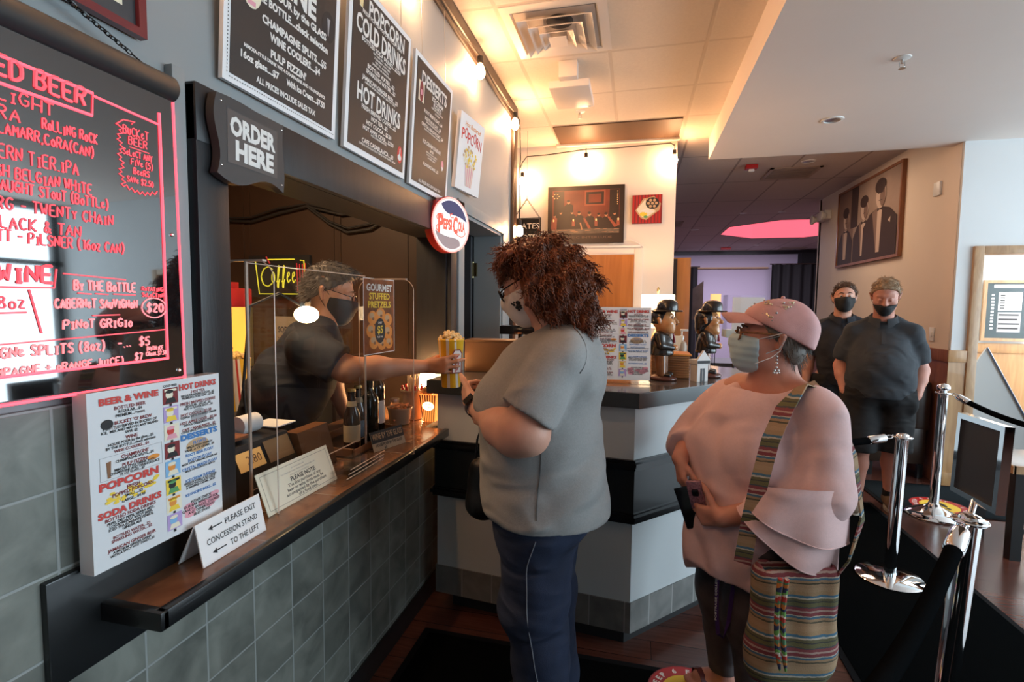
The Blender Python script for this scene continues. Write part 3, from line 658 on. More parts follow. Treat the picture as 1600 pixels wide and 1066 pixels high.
zz = [b.at(.800+.007*(k % 2)+.003*math.sin(k*.9), .492-.11*k/24, .001) for k in range(25)] + [b.at(.806+.070*k/13, .378-.008*math.sin(k*PI/13)+.006*(k % 2), .001) for k in range(14)]
z = MB().tube(zz, .0013, 5); z.tube([b.at(.797, .492, .001), b.at(.812, .505, .001), b.at(.835, .508, .001), b.at(.828, .502, .001)], .0013, 5); z.build('starburst', M('neon_red_soft'), t)
tx.build('writing', M('neon_red_soft'), t); tx2.build('writing', M('neon_pink_ink'), t)
sc_ = MB()
for x, y in ((bw-.012, .012), (bw-.014, .30), (.45, .012)): sc_.sphere(b.at(x, y, .001), .004, 8, 6)
sc_.build('screw', M('chrome'), t)
# chain of the board
t = thing('hanging_chain', (0.03, 0.80, 1.96), 'dark chain holding up the marker board rail', 'chain')
ch = MB(); p0, p1 = Vector((.036, .815, 1.960)), Vector((.040, .30, 2.125))
n = 52
for i in range(n):
    c = p0.lerp(p1, (i+.5)/n); dx = (p1-p0).normalized(); sd = Vector((1, 0, 0)) if i % 2 else dx.cross(Vector((1, 0, 0)))
    ch.tube([c + dx*(.0075*math.cos(a*PI/4)) + sd*(.0042*math.sin(a*PI/4)) for a in range(8)], .0013, 5, closed=True)
ch.tube([p0, p0+Vector((0.004, .02, -.01)), p0+Vector((.0, .032, -.018))], .0016, 5)
ch.build('links', M('black_gloss'), t)
# framed certificate
mat('burgundy', (0.16, 0.022, 0.03), 0.3, coat=0.4)
t = thing('framed_certificate', (0.01, 0.70, 2.005), 'burgundy framed certificate high on the grey wall above the marker board', 'picture frame')
b = Board((0.02, 0.50, 2.008), (0, 1, 0), (0, 0, 1))
fr = MB(); b.slab(fr, 0, 0, .36, .016, -.012, .006); b.slab(fr, 0, .264, .36, .28, -.012, .006); b.slab(fr, 0, .016, .016, .264, -.012, .006); b.slab(fr, .344, .016, .36, .264, -.012, .006); fr.build('frame', M('burgundy'), t)
b.slab(MB(), .014, .014, .346, .266, -.010, -.004).build('mat_board', M('dark_grey'), t)
b.rect('print_cream', .045, .045, .317, .235, -.003); b.text('print_grey', 'and our community', .29, .075, .010, -.002, align='R', bold=0.005, shear=.2); b.text('print_grey', 'in recognition of service', .29, .105, .010, -.002, align='R', shear=.2, bold=.005)
b.finish(t)
# ORDER HERE sign: dark box with a wavy outline, hung on the post
t = thing('order_sign', (0.04, 1.12, 1.78), 'charcoal wavy-edged box sign reading ORDER HERE at the window corner', 'sign')
b = Board((0.055, .998, 1.780), (0, 1, 0), (0.02, 0, 1)); W, H = .226, .180
def edge(x0, y0, x1, y1, amp, n=10): return [(x0+(x1-x0)*i/n + (0 if x0 != x1 else amp*math.sin(2*PI*i/n)), y0+(y1-y0)*i/n + (0 if y0 != y1 else amp*math.sin(2*PI*i/n))) for i in range(n)]
out = edge(0, 0, W, 0, -.016) + edge(W, 0, W, H, .004) + edge(W, H, 0, H, -.003) + edge(0, H, 0, 0, -.009)
MB().prism([b.at(x, y, -.022) for x, y in out], b.n*.022).build('box', mat('sign_charcoal', (0.045, 0.047, 0.05), 0.4), t)
b.rect('print_grey', .030, .032, .200, .155, .0006); b.layers['print_grey'].build('panel', mat('sign_face', (0.115, 0.10, 0.095), 0.25), t, smooth=0); b.layers.clear()
b.text('print_white', 'ORDER', .115, .100, .042, .0014, bold=.05, width=.155); b.text('print_white', 'HERE', .120, .045, .044, .0014, bold=.05, width=.132)
b.finish(t)
s_ = MB()
for x, y in ((.012, .165), (.012, .020), (.218, .165), (.218, .02)): s_.sphere(b.at(x, y, 0), .003, 8, 6)
s_.build('screw', M('chrome'), t)
# round soda sign
t = thing('soda_sign', (0.08, 2.46, 1.75), 'round lit PEPSI-COLA sign with red rim on the dark window post', 'sign')
nrm = Vector((0.90, -0.36, -0.02)).normalized(); c = Vector((0.085, 2.43, 1.880)); u = Vector((0, 0, 1)).cross(nrm).normalized(); v = nrm.cross(u)
R = .137
MB().lathe([(R*.98, -.05), (R*1.01, -.045), (R*1.01, -.006), (R, 0), (R*.93, .002)], c, nrm, 48).build('housing', mat('sign_rim_red', (0.42, 0.03, 0.03), 0.35), t)
MB().cyl(c-nrm*.05, c-nrm*.05+Vector((-.05, .04, 0)), .03, seg=12).build('bracket', M('black_trim'), t)
b = Board(c, u, v)
def lay(m, pts, d): b.poly(m, [(x*R, y*R) for x, y in pts], d)
circ = lambda r, a0, a1, n=24: [(r*math.cos(math.radians(a0+(a1-a0)*i/n)), r*math.sin(math.radians(a0+(a1-a0)*i/n))) for i in range(n+1)]
glow = {'sign_white': emis('sign_white', (0.95, 0.92, 0.88), .75), 'sign_navy': emis('sign_navy', (0.035, 0.03, 0.10), .5), 'sign_mauve': emis('sign_mauve', (0.30, 0.22, 0.22), .45), 'sign_red': emis('sign_red', (0.72, 0.08, 0.04), .8)}
MB().disc(c+nrm*.003, u, v, R*.92, R*.92, 48).build('face', glow['sign_white'], t, smooth=0)
MB().tube([c+nrm*.004+u*(R*.955*math.cos(a*PI/24))+v*(R*.955*math.sin(a*PI/24)) for a in range(48)], .005, 6, closed=True).build('rim_light', emis('rim_pink', (1.0, 0.35, 0.32), 1.3), t)
bz = lambda p0, p1, p2, p3, n=14: [tuple((1-f)**3*p0[k]+3*(1-f)**2*f*p1[k]+3*(1-f)*f*f*p2[k]+f**3*p3[k] for k in (0, 1)) for f in [i/n for i in range(n+1)]]
lay('sign_navy', circ(.87, 12, 128) + bz((-.53, .69), (-.25, .15), (.25, .55), (.85, .18)), .0045)
lay('sign_mauve', circ(.87, 196, 306) + bz((.51, -.70), (.50, -.25), (-.15, -.62), (-.84, -.24)), .0045)
b.layers['sign_navy'].build('wave', glow['sign_navy'], t, smooth=0); b.layers['sign_mauve'].build('wave', glow['sign_mauve'], t, smooth=0); b.layers.clear()
st = MB()
def sw(ch, x, y, h, ww): write(st, ch, b.at(x*R, y*R, .0055), b.u, b.v, h*R, bold=.05, width=ww*R)
sw('P', -.55, -.30, .62, .30); sw('EPSI', -.19, -.17, .36, .44); sw('C', .22, -.26, .58, .26); sw('OLA', .56, -.17, .36, .38)
def sq(pts): st.tube([b.at(x*R, y*R, .0055) for x, y in bz(*pts)], .0021, 6)
sq(((-.62, -.28), (-.85, -.30), (-.80, -.02), (-.62, -.06))); sq(((-.42, .30), (-.60, .42), (-.85, .25), (-.72, .12))); sq(((.12, .28), (-.05, .20), (-.15, .42), (.05, .40))); sq(((.24, -.26), (.45, -.42), (.75, -.40), (.78, -.18))); sq(((-.02, -.05), (.04, -.03), (.06, -.03), (.10, -.05)))
st.build('lettering', glow['sign_red'], t)

# ================================================================== service counter
t = thing('service_counter', (0.08, 1.6, 0.87), 'narrow service counter with brown tile top and black edge', 'counter')
MB().box((-0.42, 1.062, 0.872), (0.0, 2.585, 0.905)).box((0.0, 0.735, 0.88), (0.148, 2.19, 0.906)).box((0.0, 2.19, 0.88), (0.045, 2.60, 0.906)).build('top', M('counter_tile'), t)
MB().box((0.145, 0.722, 0.872), (0.168, 2.195, 0.9085), bev=.004).box((0.0, 0.718, 0.872), (0.168, 0.738, 0.9085), bev=.004).build('edge_trim', M('black_trim'), t)
MB().box((0.001, 0.63, 0.795), (0.026, 1.045, 0.992), bev=.003).box((0.013, 1.04, 0.795), (0.03, 2.6, 0.872)).build('backing_board', M('black_trim'), t)
# ================================================================== string lights
emis('warm_bulb', (1.0, 0.51, 0.23), 330); mat('cord_black', (0.012, 0.010, 0.009), 0.5); mat('cord_brown', (0.10, 0.05, 0.03), 0.5)
t = thing('string_light', (0.06, 4.0, 3.0), 'string of warm glowing bulbs on a dark cord along ceiling trim and back wall', 'string lights')
def bulb(p, drop):
    """p: where the cord passes; the bulb hangs below it"""
    p = Vector(p); q = p - Vector((0, 0, drop)); s = MB()
    s.tube([p, q], .004, 6); s.lathe([(.006, 0), (.017, -.004), (.019, -.045), (.014, -.05)], q, (0, 0, 1), 12)
    so = s.build('socket', M('cord_black'), t)
    g = MB().lathe([(.010, -.045), (.017, -.055), (.027, -.078), (.030, -.098), (.026, -.118), (.014, -.130), (.001, -.134)], q, (0, 0, 1), 16)
    g.build('bulb', M('warm_bulb'), so)
TZ = 2.965; cd = MB()
ys = [-.6, .3, 1.2, 2.1, 3.0, 3.9]
pts = []
for i in range(len(ys)-1):
    for k in range(6):
        f = k/6; pts.append((.052, ys[i]+(ys[i+1]-ys[i])*f, TZ-.035*math.sin(PI*f)))
pts += [(.052, 3.9, TZ), (.055, 4.06, TZ-.01), (.06, 4.085, TZ-.3), (.055, 4.08, 2.6), (.06, 4.085, 2.3), (.055, 4.08, 2.18)]
cd.tube(pts, .005, 6)
for y in ys: bulb((.055, y, TZ), .0)
bulb((.058, 4.085, 2.18), 0)
cd.tube([(.06, 4.09, 2.6), (-.02, 4.5, 2.75), (-.13, 4.98, 2.82), (-.15, 5.05, 2.9), (-.10, 5.06, 2.965), (.1, 5.06, 2.97), (.3, 5.06, 2.985), (.489, 5.055, 3.0), (.75, 5.06, 2.995), (1.05, 5.06, 3.005), (1.27, 5.06, 3.01), (1.30, 5.05, 2.985)], .005, 6)
bulb((-.13, 5.0, 2.80), 0); bulb((.489, 5.03, 3.0), .04); bulb((1.303, 5.03, 2.99), .05)
cd.build('cord', M('cord_black'), t)

# ================================================================== ceiling fittings
t = thing('air_diffuser', (0.53, 3.0, 3.055), 'square white ceiling diffuser with nested vanes near the string bulbs', 'air vent')
def sq_ring(mb, cx, cy, r0, r1, z0, z1, th=.004):
    """sloping square vane: outer half-size r0 at z0, inner r1 at z1"""
    a = [(cx-r0, cy-r0, z0), (cx+r0, cy-r0, z0), (cx+r0, cy+r0, z0), (cx-r0, cy+r0, z0)]; b = [(cx-r1, cy-r1, z1), (cx+r1, cy-r1, z1), (cx+r1, cy+r1, z1), (cx-r1, cy+r1, z1)]
    mb.rings([a, b, [(x, y, z+th) for x, y, z in b], [(x, y, z+th) for x, y, z in a], a], True, False, False)
cx, cy = .525, 3.0
f = MB(); sq_ring(f, cx, cy, .285, .235, 3.056, 3.050); sq_ring(f, cx, cy, .235, .225, 3.050, 3.058); f.build('frame', M('white_metal'), t)
for r0, z0 in ((.205, 3.018), (.150, 3.006), (.095, 2.998)):
    v = MB(); sq_ring(v, cx, cy, r0, r0-.045, z0, z0+.03); v.build('vane', M('white_metal'), t)
MB().box((cx-.05, cy-.05, 2.992), (cx+.05, cy+.05, 2.998)).build('core', M('white_metal'), t)
MB().box((cx-.22, cy-.22, 3.054), (cx+.22, cy+.22, 3.058)).build('duct', mat('duct_grey', (.42, .38, .35), .6), t); MB().lathe([(.075, 0), (.075, .002)], (cx+.02, cy-.10, 3.051), seg=24).build('duct_hole', M('dark_grey'), t)  # flat dark disc stands for the shaded opening of the duct
t = thing('ceiling_box', (0.53, 3.6, 2.95), 'white plastic equipment box hanging on a bracket under the ceiling tiles', 'ceiling unit')
MB().box((.395, 3.42, 2.915), (.665, 3.80, 2.965), bev=.012).build('housing', M('white_metal'), t)
MB().box((.47, 3.36, 2.955), (.59, 3.44, 3.058), bev=.004).box((.50, 3.5, 2.96), (.56, 3.7, 3.058)).build('bracket', M('white_metal'), t)
MB().disc((.632, 3.77, 2.9145), (1, 0, 0), (0, -1, 0), .014, .009).build('badge', M('print_sky'), t, smooth=0); MB().box((.49, 3.796, 2.925), (.56, 3.803, 2.935)).build('slot', M('dark_grey'), t)
t = thing('ceiling_panel', (.785, 4.8, 3.05), 'dark brown panel in place of two ceiling tiles before the back wall', 'ceiling panel')
MB().box((.24, 4.55, 3.050), (1.335, 5.065, 3.0595)).build('panel', M('dark_panel'), t)
MB().box((.20, 5.02, 3.03), (1.345, 5.075, 3.058), bev=.004).build('edge_rail', M('white_metal'), t)
def sprinkler(x, y, z, label, g='sprinkler heads in the ceiling'):
    t = thing('sprinkler_head', (x, y, z), label, 'sprinkler', g)
    MB().lathe([(.042, 0), (.040, -.004), (.014, -.010)], (x, y, z), seg=18).build('escutcheon', M('white_plastic'), t)
    MB().cyl((x, y, z-.005), (x, y, z-.03), .007, seg=8).tube([(x-.012, y, z-.022), (x-.013, y, z-.045), (x, y, z-.054), (x+.013, y, z-.045), (x+.012, y, z-.022)], .002, 5).lathe([(.017, 0), (.017, .002)], (x, y, z-.057), seg=14).build('head', M('steel'), t)
sprinkler(.511, 4.245, 3.06, 'small sprinkler head just behind the hanging white ceiling box')
sprinkler(2.38, 3.31, 2.86, 'chrome sprinkler head in the plain dropped ceiling at right')
def downlight(x, y, z, label, r=.075, g='recessed ceiling spots'):
    t = thing('recessed_spotlight', (x, y, z), label, 'downlight', g)
    MB().lathe([(r, 0), (r*.96, -.006), (r*.74, -.008), (r*.70, 0)], (x, y, z), seg=24, cap0=False, cap1=False).build('trim_ring', M('white_plastic'), t)
    MB().lathe([(r*.72, -.001), (r*.5, -.006), (.001, -.009)], (x, y, z), seg=20).build('lens', M('steel'), t)
downlight(2.35, 4.25, 2.86, 'round recessed spot in the dropped ceiling, nearer the camera than the red strobe')
downlight(2.745, 6.15, 3.06, 'chrome recessed spot beside the slotted vent in the tile ceiling')
downlight(2.676, 9.23, 3.06, 'small spot in front of the pink lit recess, left one', .06)
downlight(3.265, 9.22, 3.06, 'small spot in front of the pink lit recess, right one', .06)
downlight(2.10, 11.0, 3.06, 'flat round speaker-like disc at left of the pink recess', .09)
downlight(3.86, 13.9, 3.06, 'tiny ceiling spot beyond the pink recess', .06)
t = thing('strobe_alarm', (2.19, 6.19, 3.06), 'red fire alarm strobe on the tile ceiling', 'fire alarm')
MB().box((2.13, 6.14, 3.012), (2.25, 6.24, 3.058), bev=.008).build('housing', mat('alarm_red', (0.45, 0.02, 0.02), 0.35), t); MB().box((2.16, 6.165, 2.985), (2.22, 6.215, 3.014), bev=.01).build('lens', M('paper_white'), t)
t = thing('strobe_alarm', (3.22, 14.35, 3.06), 'far small red fire alarm on the lounge ceiling near the lavender wall', 'fire alarm')
MB().box((3.10, 14.28, 3.0), (3.34, 14.42, 3.058), bev=.01).build('housing', M('alarm_red'), t)
def grille(x0, x1, y0, y1, z, label, n=9):
    t = thing('slotted_vent', ((x0+x1)/2, (y0+y1)/2, z), label, 'air vent', 'slotted vents in the lounge ceiling')
    f = MB(); e = .035
    f.box((x0, y0, z-.012), (x1, y0+e, z-.001)).box((x0, y1-e, z-.012), (x1, y1, z-.001)).box((x0, y0, z-.012), (x0+e, y1, z-.001)).box((x1-e, y0, z-.012), (x1, y1, z-.001)); f.build('frame', mat('vent_tan', (0.42, 0.33, 0.27), .5), t)
    MB().box((x0+.01, y0+.01, z-.004), (x1-.01, y1-.01, z-.001)).build('duct', M('dark_grey'), t)
    s = MB()
    for i in range(n):
        y = y0+e+(y1-y0-2*e)*(i+.5)/n; s.box((x0+e, y-.012, z-.012), (x1-e, y+.004, z-.006))
    s.build('slats', M('vent_tan'), t)
grille(2.43, 2.96, 6.36, 6.88, 3.06, 'square slotted ceiling vent between red strobe and framed photo')
grille(1.50, 1.80, 9.9, 10.5, 3.06, 'slotted ceiling vent close to the white wall corner')
grille(4.6, 5.2, 14.5, 14.9, 3.06, 'slotted ceiling vent far back near the black curtain')
# emergency light and small fittings on the peach wall
t = thing('emergency_light', (3.54, 8.05, 2.76), 'white twin-headed emergency light high on the peach wall', 'emergency light')
MB().box((3.47, 7.88, 2.72), (3.558, 8.22, 2.84), bev=.01).build('body', M('white_plastic'), t)
for yy in (7.86, 8.24): MB().lathe([(.03, .06), (.062, .02), (.066, 0), (.06, -.01), (.001, -.012)], (3.42, yy, 2.76), (1, 0, 0), 18).build('lamp_head', M('white_plastic'), t)
t = thing('wall_sensor', (3.55, 5.32, 2.55), 'small white plate high up on the peach wall near its corner', 'wall plate'); MB().box((3.54, 5.27, 2.49), (3.559, 5.37, 2.61), bev=.005).build('plate', M('white_plastic'), t)
t = thing('light_switch', (3.55, 5.27, 1.27), 'white light switch just above the wood wainscot behind the men', 'light switch'); MB().box((3.552, 5.23, 1.21), (3.559, 5.31, 1.33), bev=.003).build('plate', M('white_plastic'), t); MB().box((3.546, 5.255, 1.25), (3.555, 5.285, 1.29)).build('rocker', M('white_plastic'), t)
# framed sepia photograph: three generic men in dinner jackets
wood_mat('red_frame', (0.30, 0.12, 0.05), (0.2, 0.07, 0.03), .35, 4, (6, 6, 1)); mat('sepia', (0.36, 0.25, 0.20), .6, noise=.25, nscale=2.5, spec=.2); mat('sepia_dark', (0.055, 0.034, 0.032), .6, spec=.2); mat('sepia_mid', (0.20, 0.125, 0.10), .6, spec=.2); mat('sepia_light', (0.50, 0.36, 0.29), .6, spec=.2)
t = thing('framed_photo', (3.53, 6.7, 2.02), 'large framed sepia photo of three men in dinner jackets on the peach wall', 'framed picture')
b = Board((3.53, 7.56, 2.02), (0, -1, 0), (0, 0, 1)); w, h = 1.66, .955
f = MB(); e = .028
b.slab(f, 0, 0, w, e, -.028, .01); b.slab(f, 0, h-e, w, h, -.028, .01); b.slab(f, 0, e, e, h-e, -.028, .01); b.slab(f, w-e, e, w, h-e, -.028, .01); f.build('frame', M('red_frame'), t)
b.slab(MB(), e, e, w-e, h-e, -.026, 0).build('print', M('sepia'), t)
mz = [0.0]
def man(cx, hy, hw, hh, sh):
    mz[0] += .0016; z = mz[0]
    b.poly('sepia_dark', [(cx-sh, e), (cx+sh, e), (cx+sh*.98, hy-.30), (cx+sh*.55, hy-.19), (cx+.05, hy-.15), (cx-.05, hy-.15), (cx-sh*.6, hy-.19), (cx-sh, hy-.32)], z)
    b.poly('sepia_mid', [(cx-sh*.45, hy-.185), (cx-.05, hy-.15), (cx-.02, e+.1), (cx-.06, e+.1)], z+.0001); b.poly('sepia_light', [(cx-.055, hy-.15), (cx+.055, hy-.15), (cx+.03, e+.06), (cx-.05, e+.06)], z+.0002)
    b.poly('sepia_dark', [(cx-.06, hy-.15), (cx, hy-.165), (cx, hy-.175), (cx-.06, hy-.19)], z+.0004); b.poly('sepia_dark', [(cx, hy-.165), (cx+.06, hy-.15), (cx+.06, hy-.19), (cx, hy-.175)], z+.0004)
    b.oval('sepia_light', cx+.01, hy-.02, hw, hh, z+.0005); b.oval('sepia_mid', cx+hw*.45, hy-.04, hw*.55, hh*.75, z+.0006)
    b.oval('sepia_dark', cx-.01, hy+hh*.55, hw*1.08, hh*.55, z+.0008); b.poly('sepia_dark', [(cx-hw*.5, hy+.012), (cx+hw*.6, hy+.012), (cx+hw*.6, hy), (cx-hw*.5, hy)], z+.0009); b.rect('sepia_dark', cx-hw*.3, hy-hh*.55, cx+hw*.4, hy-hh*.5, z+.0009)
b.rect('sepia_mid', e, e, .50, h-e, .0003); b.rect('sepia_dark', .42, .45, .62, h-e, .0006)
man(.28, .60, .085, .12, .22); man(.80, .64, .095, .125, .28); man(1.20, .72, .115, .145, .40)
b.poly('sepia_light', [(1.40, .40), (1.46, .43), (1.45, .37)], .0062)
b.finish(t, {'sepia_dark': 'picture', 'sepia_light': 'picture', 'sepia_mid': 'picture'})

# ================================================================== back wall
mat('art_black', (0.018, 0.009, 0.008), .3); mat('art_red', (0.23, 0.045, 0.026), .3, noise=.5, nscale=6); mat('art_red2', (0.33, 0.085, 0.05), .3); mat('art_skin', (0.50, 0.25, 0.14), .3); mat('art_floor', (0.17, 0.13, 0.10), .3, noise=.5, nscale=14); emis('art_glow', (1.0, .60, .25), .5)
t = thing('lounge_picture', (.49, 5.06, 2.10), 'dark-framed red-brown picture of people seated in a lounge', 'picture')
b = Board((.122, 5.045, 2.098), (1, 0, 0), (0, 0, 1)); w, h = .74, .552
b.slab(MB(), 0, 0, w, h, -.033, 0).build('frame', M('art_black'), t)
b.rect('art_red', .045, .20, w-.045, h-.04, .0005); b.rect('art_floor', .045, .095, w-.045, .20, .0005)
b.rect('art_red2', .36, .36, .56, h-.045, .0008); b.rect('art_black', .375, .375, .545, h-.06, .001); b.rect('art_red', .40, .39, .52, h-.08, .0012); b.rect('art_black', .06, .25, .16, h-.045, .0008); b.rect('art_black', w-.14, .25, w-.05, h-.045, .0008)
for i in range(7): b.oval('art_glow', w-.065, .37+.02*i, .004, .006, .0014, 8)
for i in range(6): b.oval('art_glow', .08+.03*math.cos(i*PI/3), .46+.022*math.sin(i*PI/3), .005, .005, .0014, 8)
rnd = random.Random(5)
for q_, (cx, hy, s) in enumerate(((.07, .27, .8), (.13, .30, .9), (.205, .40, 1.1), (.24, .30, .9), (.31, .29, 1.0), (.41, .28, 1.1), (.50, .27, .9), (.57, .27, 1.1), (.65, .28, .9))):
    b.poly('art_black' if s > .85 else 'art_red2', [(cx-.045*s, .14), (cx+.05*s, .14), (cx+.04*s, hy-.03), (cx+.012, hy-.015), (cx-.012, hy-.015), (cx-.04*s, hy-.04)], .0016+.0003*q_)
    b.oval('art_skin', cx, hy, .014*s, .018*s, .0017+.0003*q_, 12); b.oval('art_black', cx-.002, hy+.010*s, .015*s, .012*s, .0018+.0003*q_, 12)
b.poly('art_red2', [(.35, .24), (.37, .24), (.43, .14), (.40, .14)], .0045); b.poly('art_red2', [(.58, .25), (.60, .25), (.68, .16), (.65, .15)], .0045); b.poly('art_skin', [(.315, .20), (.33, .20), (.345, .135), (.335, .13)], .0046)
for x in (.05, .245, .465, .675): b.oval('art_glow', x+.01, .225, .008, .014, .0049, 10); b.poly('art_red2', [(x-.004, .215), (x+.024, .215), (x+.024, .165), (x-.004, .165)], .0047)
for i in range(40): x = rnd.uniform(.06, w-.06); y = rnd.uniform(.10, .135); b.poly('art_skin' if i % 2 else 'art_floor', [(x-.03, y), (x+.03, y+.003), (x+.02, y+.006), (x-.02, y+.004)], .0008+.00002*i)
b.text('sepia_mid', 'CLASSIC INTERLUDE', w/2, .048, .022, .001, width=.52, bold=0)
b.finish(t, {'sepia_mid': 'lettering'})
t = thing('pizza_canvas', (1.07, 5.06, 2.28), 'small square canvas of a pizza slice on a striped red ground', 'picture')
b = Board((.935, 5.045, 2.276), (1, 0, 0), (0, 0, 1)); q = .274
b.slab(MB(), 0, 0, q, q*.965, -.034, 0).build('canvas', M('print_maroon'), t)
for i in range(9): b.rect('alarm_red', .004+i*.030, 0.002, .020+i*.030, q*.96, .0004)
b.poly('print_tan', [(.03, .12), (.10, .23), (.20, .25), (.262, .18), (.25, .12), (.13, .03), (.08, .05)], .0008); b.poly('print_cream', [(.04, .13), (.12, .225), (.13, .17), (.22, .11), (.12, .045), (.08, .07)], .0011)
b.oval('print_black', .185, .185, .062, .055, .0014)
for i in range(7): b.oval('print_tan', .185+.036*math.cos(i*PI/3) if i < 6 else .185, .185+.032*math.sin(i*PI/3) if i < 6 else .185, .014, .013, .0018, 12)
for i in range(4): b.poly('paper_white', [(.075+.02*i, .115-.006*i), (.135+.02*i, .135-.008*i), (.137+.02*i, .128-.008*i), (.077+.02*i, .108-.006*i)], .0017)
b.oval('print_yellow', .105, .085, .035, .02, .0016); b.oval('print_green', .125, .06, .02, .012, .0017)
b.finish(t, {k: 'picture' for k in b.layers})
t = thing('wall_conduit', (.49, 5.06, 2.06), 'white cable conduit above the orange wooden door', 'conduit')
MB().box((-.04, 5.060, 2.056), (1.02, 5.079, 2.074), bev=.003).build('channel', M('white_plastic'), t); MB().tube([(1.05, 5.06, 2.055), (1.00, 5.06, 2.09), (.93, 5.06, 2.125), (.86, 5.06, 2.12), (.80, 5.065, 2.10), (.72, 5.065, 2.085)], .004, 6).build('cable', M('white_plastic'), t)
# hanging motel sign
t = thing('motel_sign', (.02, 4.62, 2.05), 'black hanging sign reading BATES MOTEL on a short chain', 'sign')
b = Board((-.125, 4.60, 2.02), (1, 0, 0), (0, 0, 1)); w, h = .262, .262
b.slab(MB(), 0, 0, w, h, -.015, 0).build('panel', M('black_gloss'), t)
b.outline('dark_grey', .006, .006, w-.006, h-.006, .005, .0006)
b.text('print_grey', 'BATES', w/2+.015, .165, .050, .001, width=.205, bold=.0); b.text('print_grey', 'MOTEL', w/2+.015, .065, .050, .001, width=.205, bold=.0); b.finish(t, {'dark_grey': 'frame'})
c = MB()
for a, e2 in (((-.115, 4.6, 2.282), (.005, 4.6, 2.45)), ((.125, 4.6, 2.282), (.005, 4.6, 2.45))):
    a = Vector(a); e2 = Vector(e2); d = (e2-a).normalized()
    for i in range(15):
        p = a.lerp(e2, (i+.5)/15); sd = Vector((0, 1, 0)) if i % 2 else d.cross(Vector((0, 1, 0)))
        c.tube([p+d*(.010*math.cos(k*PI/4))+sd*(.006*math.sin(k*PI/4)) for k in range(8)], .0017, 5, closed=True)
c.tube([(.005, 4.6, 2.45), (.005, 4.6, 3.058)], .0015, 5); c.build('chain', M('black_gloss'), t)
# lamp on a cabinet
t = thing('console_cabinet', (1.17, 4.6, 0), 'dark wooden cabinet carrying the white-shaded lamp behind the counter', 'cabinet')
MB().box((.90, 4.42, .06), (1.32, 4.82, .96), bev=.004).build('body', M('brown_trim'), t); MB().box((.88, 4.40, .96), (1.33, 4.84, .99), bev=.004).build('top', M('brown_trim'), t); MB().box((.92, 4.44, 0), (1.30, 4.80, .06)).build('plinth', M('black_matte'), t)
for x in (.915, 1.115): dr = MB().box((x, 4.412, .10), (x+.19, 4.42, .93)).build('door', M('brown_trim'), t); MB().sphere((x+.165 if x < 1 else x+.025, 4.405, .6), .01, 10, 6).build('knob', M('brass'), dr)
t = thing('table_lamp', (1.18, 4.6, .99), 'glowing table lamp with wide white drum shade by the back wall', 'lamp')
MB().lathe([(.075, 0), (.075, .015), (.03, .03), (.045, .10), (.06, .18), (.035, .27), (.014, .30), (.014, .36)], (1.18, 4.6, .99), seg=24).build('base', mat('lamp_ceramic', (.5, .36, .22), .25), t)
MB().lathe([(.145, .315), (.140, .60)], (1.18, 4.6, .99), seg=36, cap0=False, cap1=False).build('lamp_shade', emis('shade_glow', (1.0, .78, .50), 2.6), t)
MB().lathe([(.03, 0.50), (.034, .47), (.02, .43), (.012, .40)], (1.18, 4.6, .99), seg=12).build('bulb', emis('lamp_bulb', (1.0, .60, .28), 330), t)
MB().tube([(1.04, 4.6, 1.585), (1.32, 4.6, 1.585)], .003, 5).tube([(1.18, 4.6, 1.35), (1.18, 4.6, 1.61)], .003, 5).lathe([(.004, .60), (.012, .63), (.012, .65), (.004, .665), (.0005, .67)], (1.18, 4.6, .99), seg=12).build('finial', M('brass'), t)
# ================================================================== beyond the counter, far lounge
t = thing('open_door_leaf', (1.43, 5.25, 0), 'orange-brown wooden door leaf standing open past the white wall end', 'door')
MB().box((1.37, 5.24, 0.005), (1.415, 6.05, 1.965), bev=.003).build('leaf', M('door_wood'), t); MB().box((1.33, 5.225, 0.005), (1.50, 5.245, 1.965), bev=.003).build('edge_board', M('door_wood'), t)
MB().box((1.333, 5.205, 1.25), (1.372, 5.224, 1.95)).build('notice_frame', M('brown_trim'), t)
mat('curtain_black', (0.012, 0.011, 0.012), .85)
def curtain(x0, x1, y, z1, label, n=60, amp=.05):
    t = thing('stage_curtain', ((x0+x1)/2, y, 0), label, 'curtain', 'black lounge curtains'); m = MB(); a = []; 
    for i in range(n+1): f = i/n; a.append((x0+(x1-x0)*f, y+amp*math.sin(f*(x1-x0)*26)+.3*amp*math.sin(f*41)))
    m.rings([[(x, yy, .02) for x, yy in a] + [(x, yy+.012, .02) for x, yy in a[::-1]], [(x, yy, z1) for x, yy in a] + [(x, yy+.012, z1) for x, yy in a[::-1]]]); m.build('cloth', M('curtain_black'), t)
    MB().cyl((x0-.05, y, z1+.015), (x1+.05, y, z1+.015), .016, seg=10).build('rail', M('brown_trim'), t)
curtain(4.44, 5.75, 14.75, 2.64, 'wide black curtain hanging beside the peach wall, far back')
curtain(1.6, 2.6, 14.75, 2.58, 'narrow black curtain strip seen right of the open wooden door leaf')
t = thing('picture_rail', (3.5, 15.28, 2.6), 'thin pale rail across the lavender lounge wall between the curtains', 'rail'); MB().box((2.62, 15.2, 2.575), (4.46, 15.299, 2.615)).build('rail', M('print_tan'), t)
t = thing('wall_column', (5.4, 15.2, 0), 'black corner column at the end of the lavender wall', 'column'); MB().box((5.20, 14.95, 0), (5.9, 15.295, 2.96)).build('shaft', M('curtain_black'), t)
t = thing('hanging_banner', (1.62, 5.55, 1.36), 'small grey poster board leaning beyond the counter beside the second figurine', 'poster')
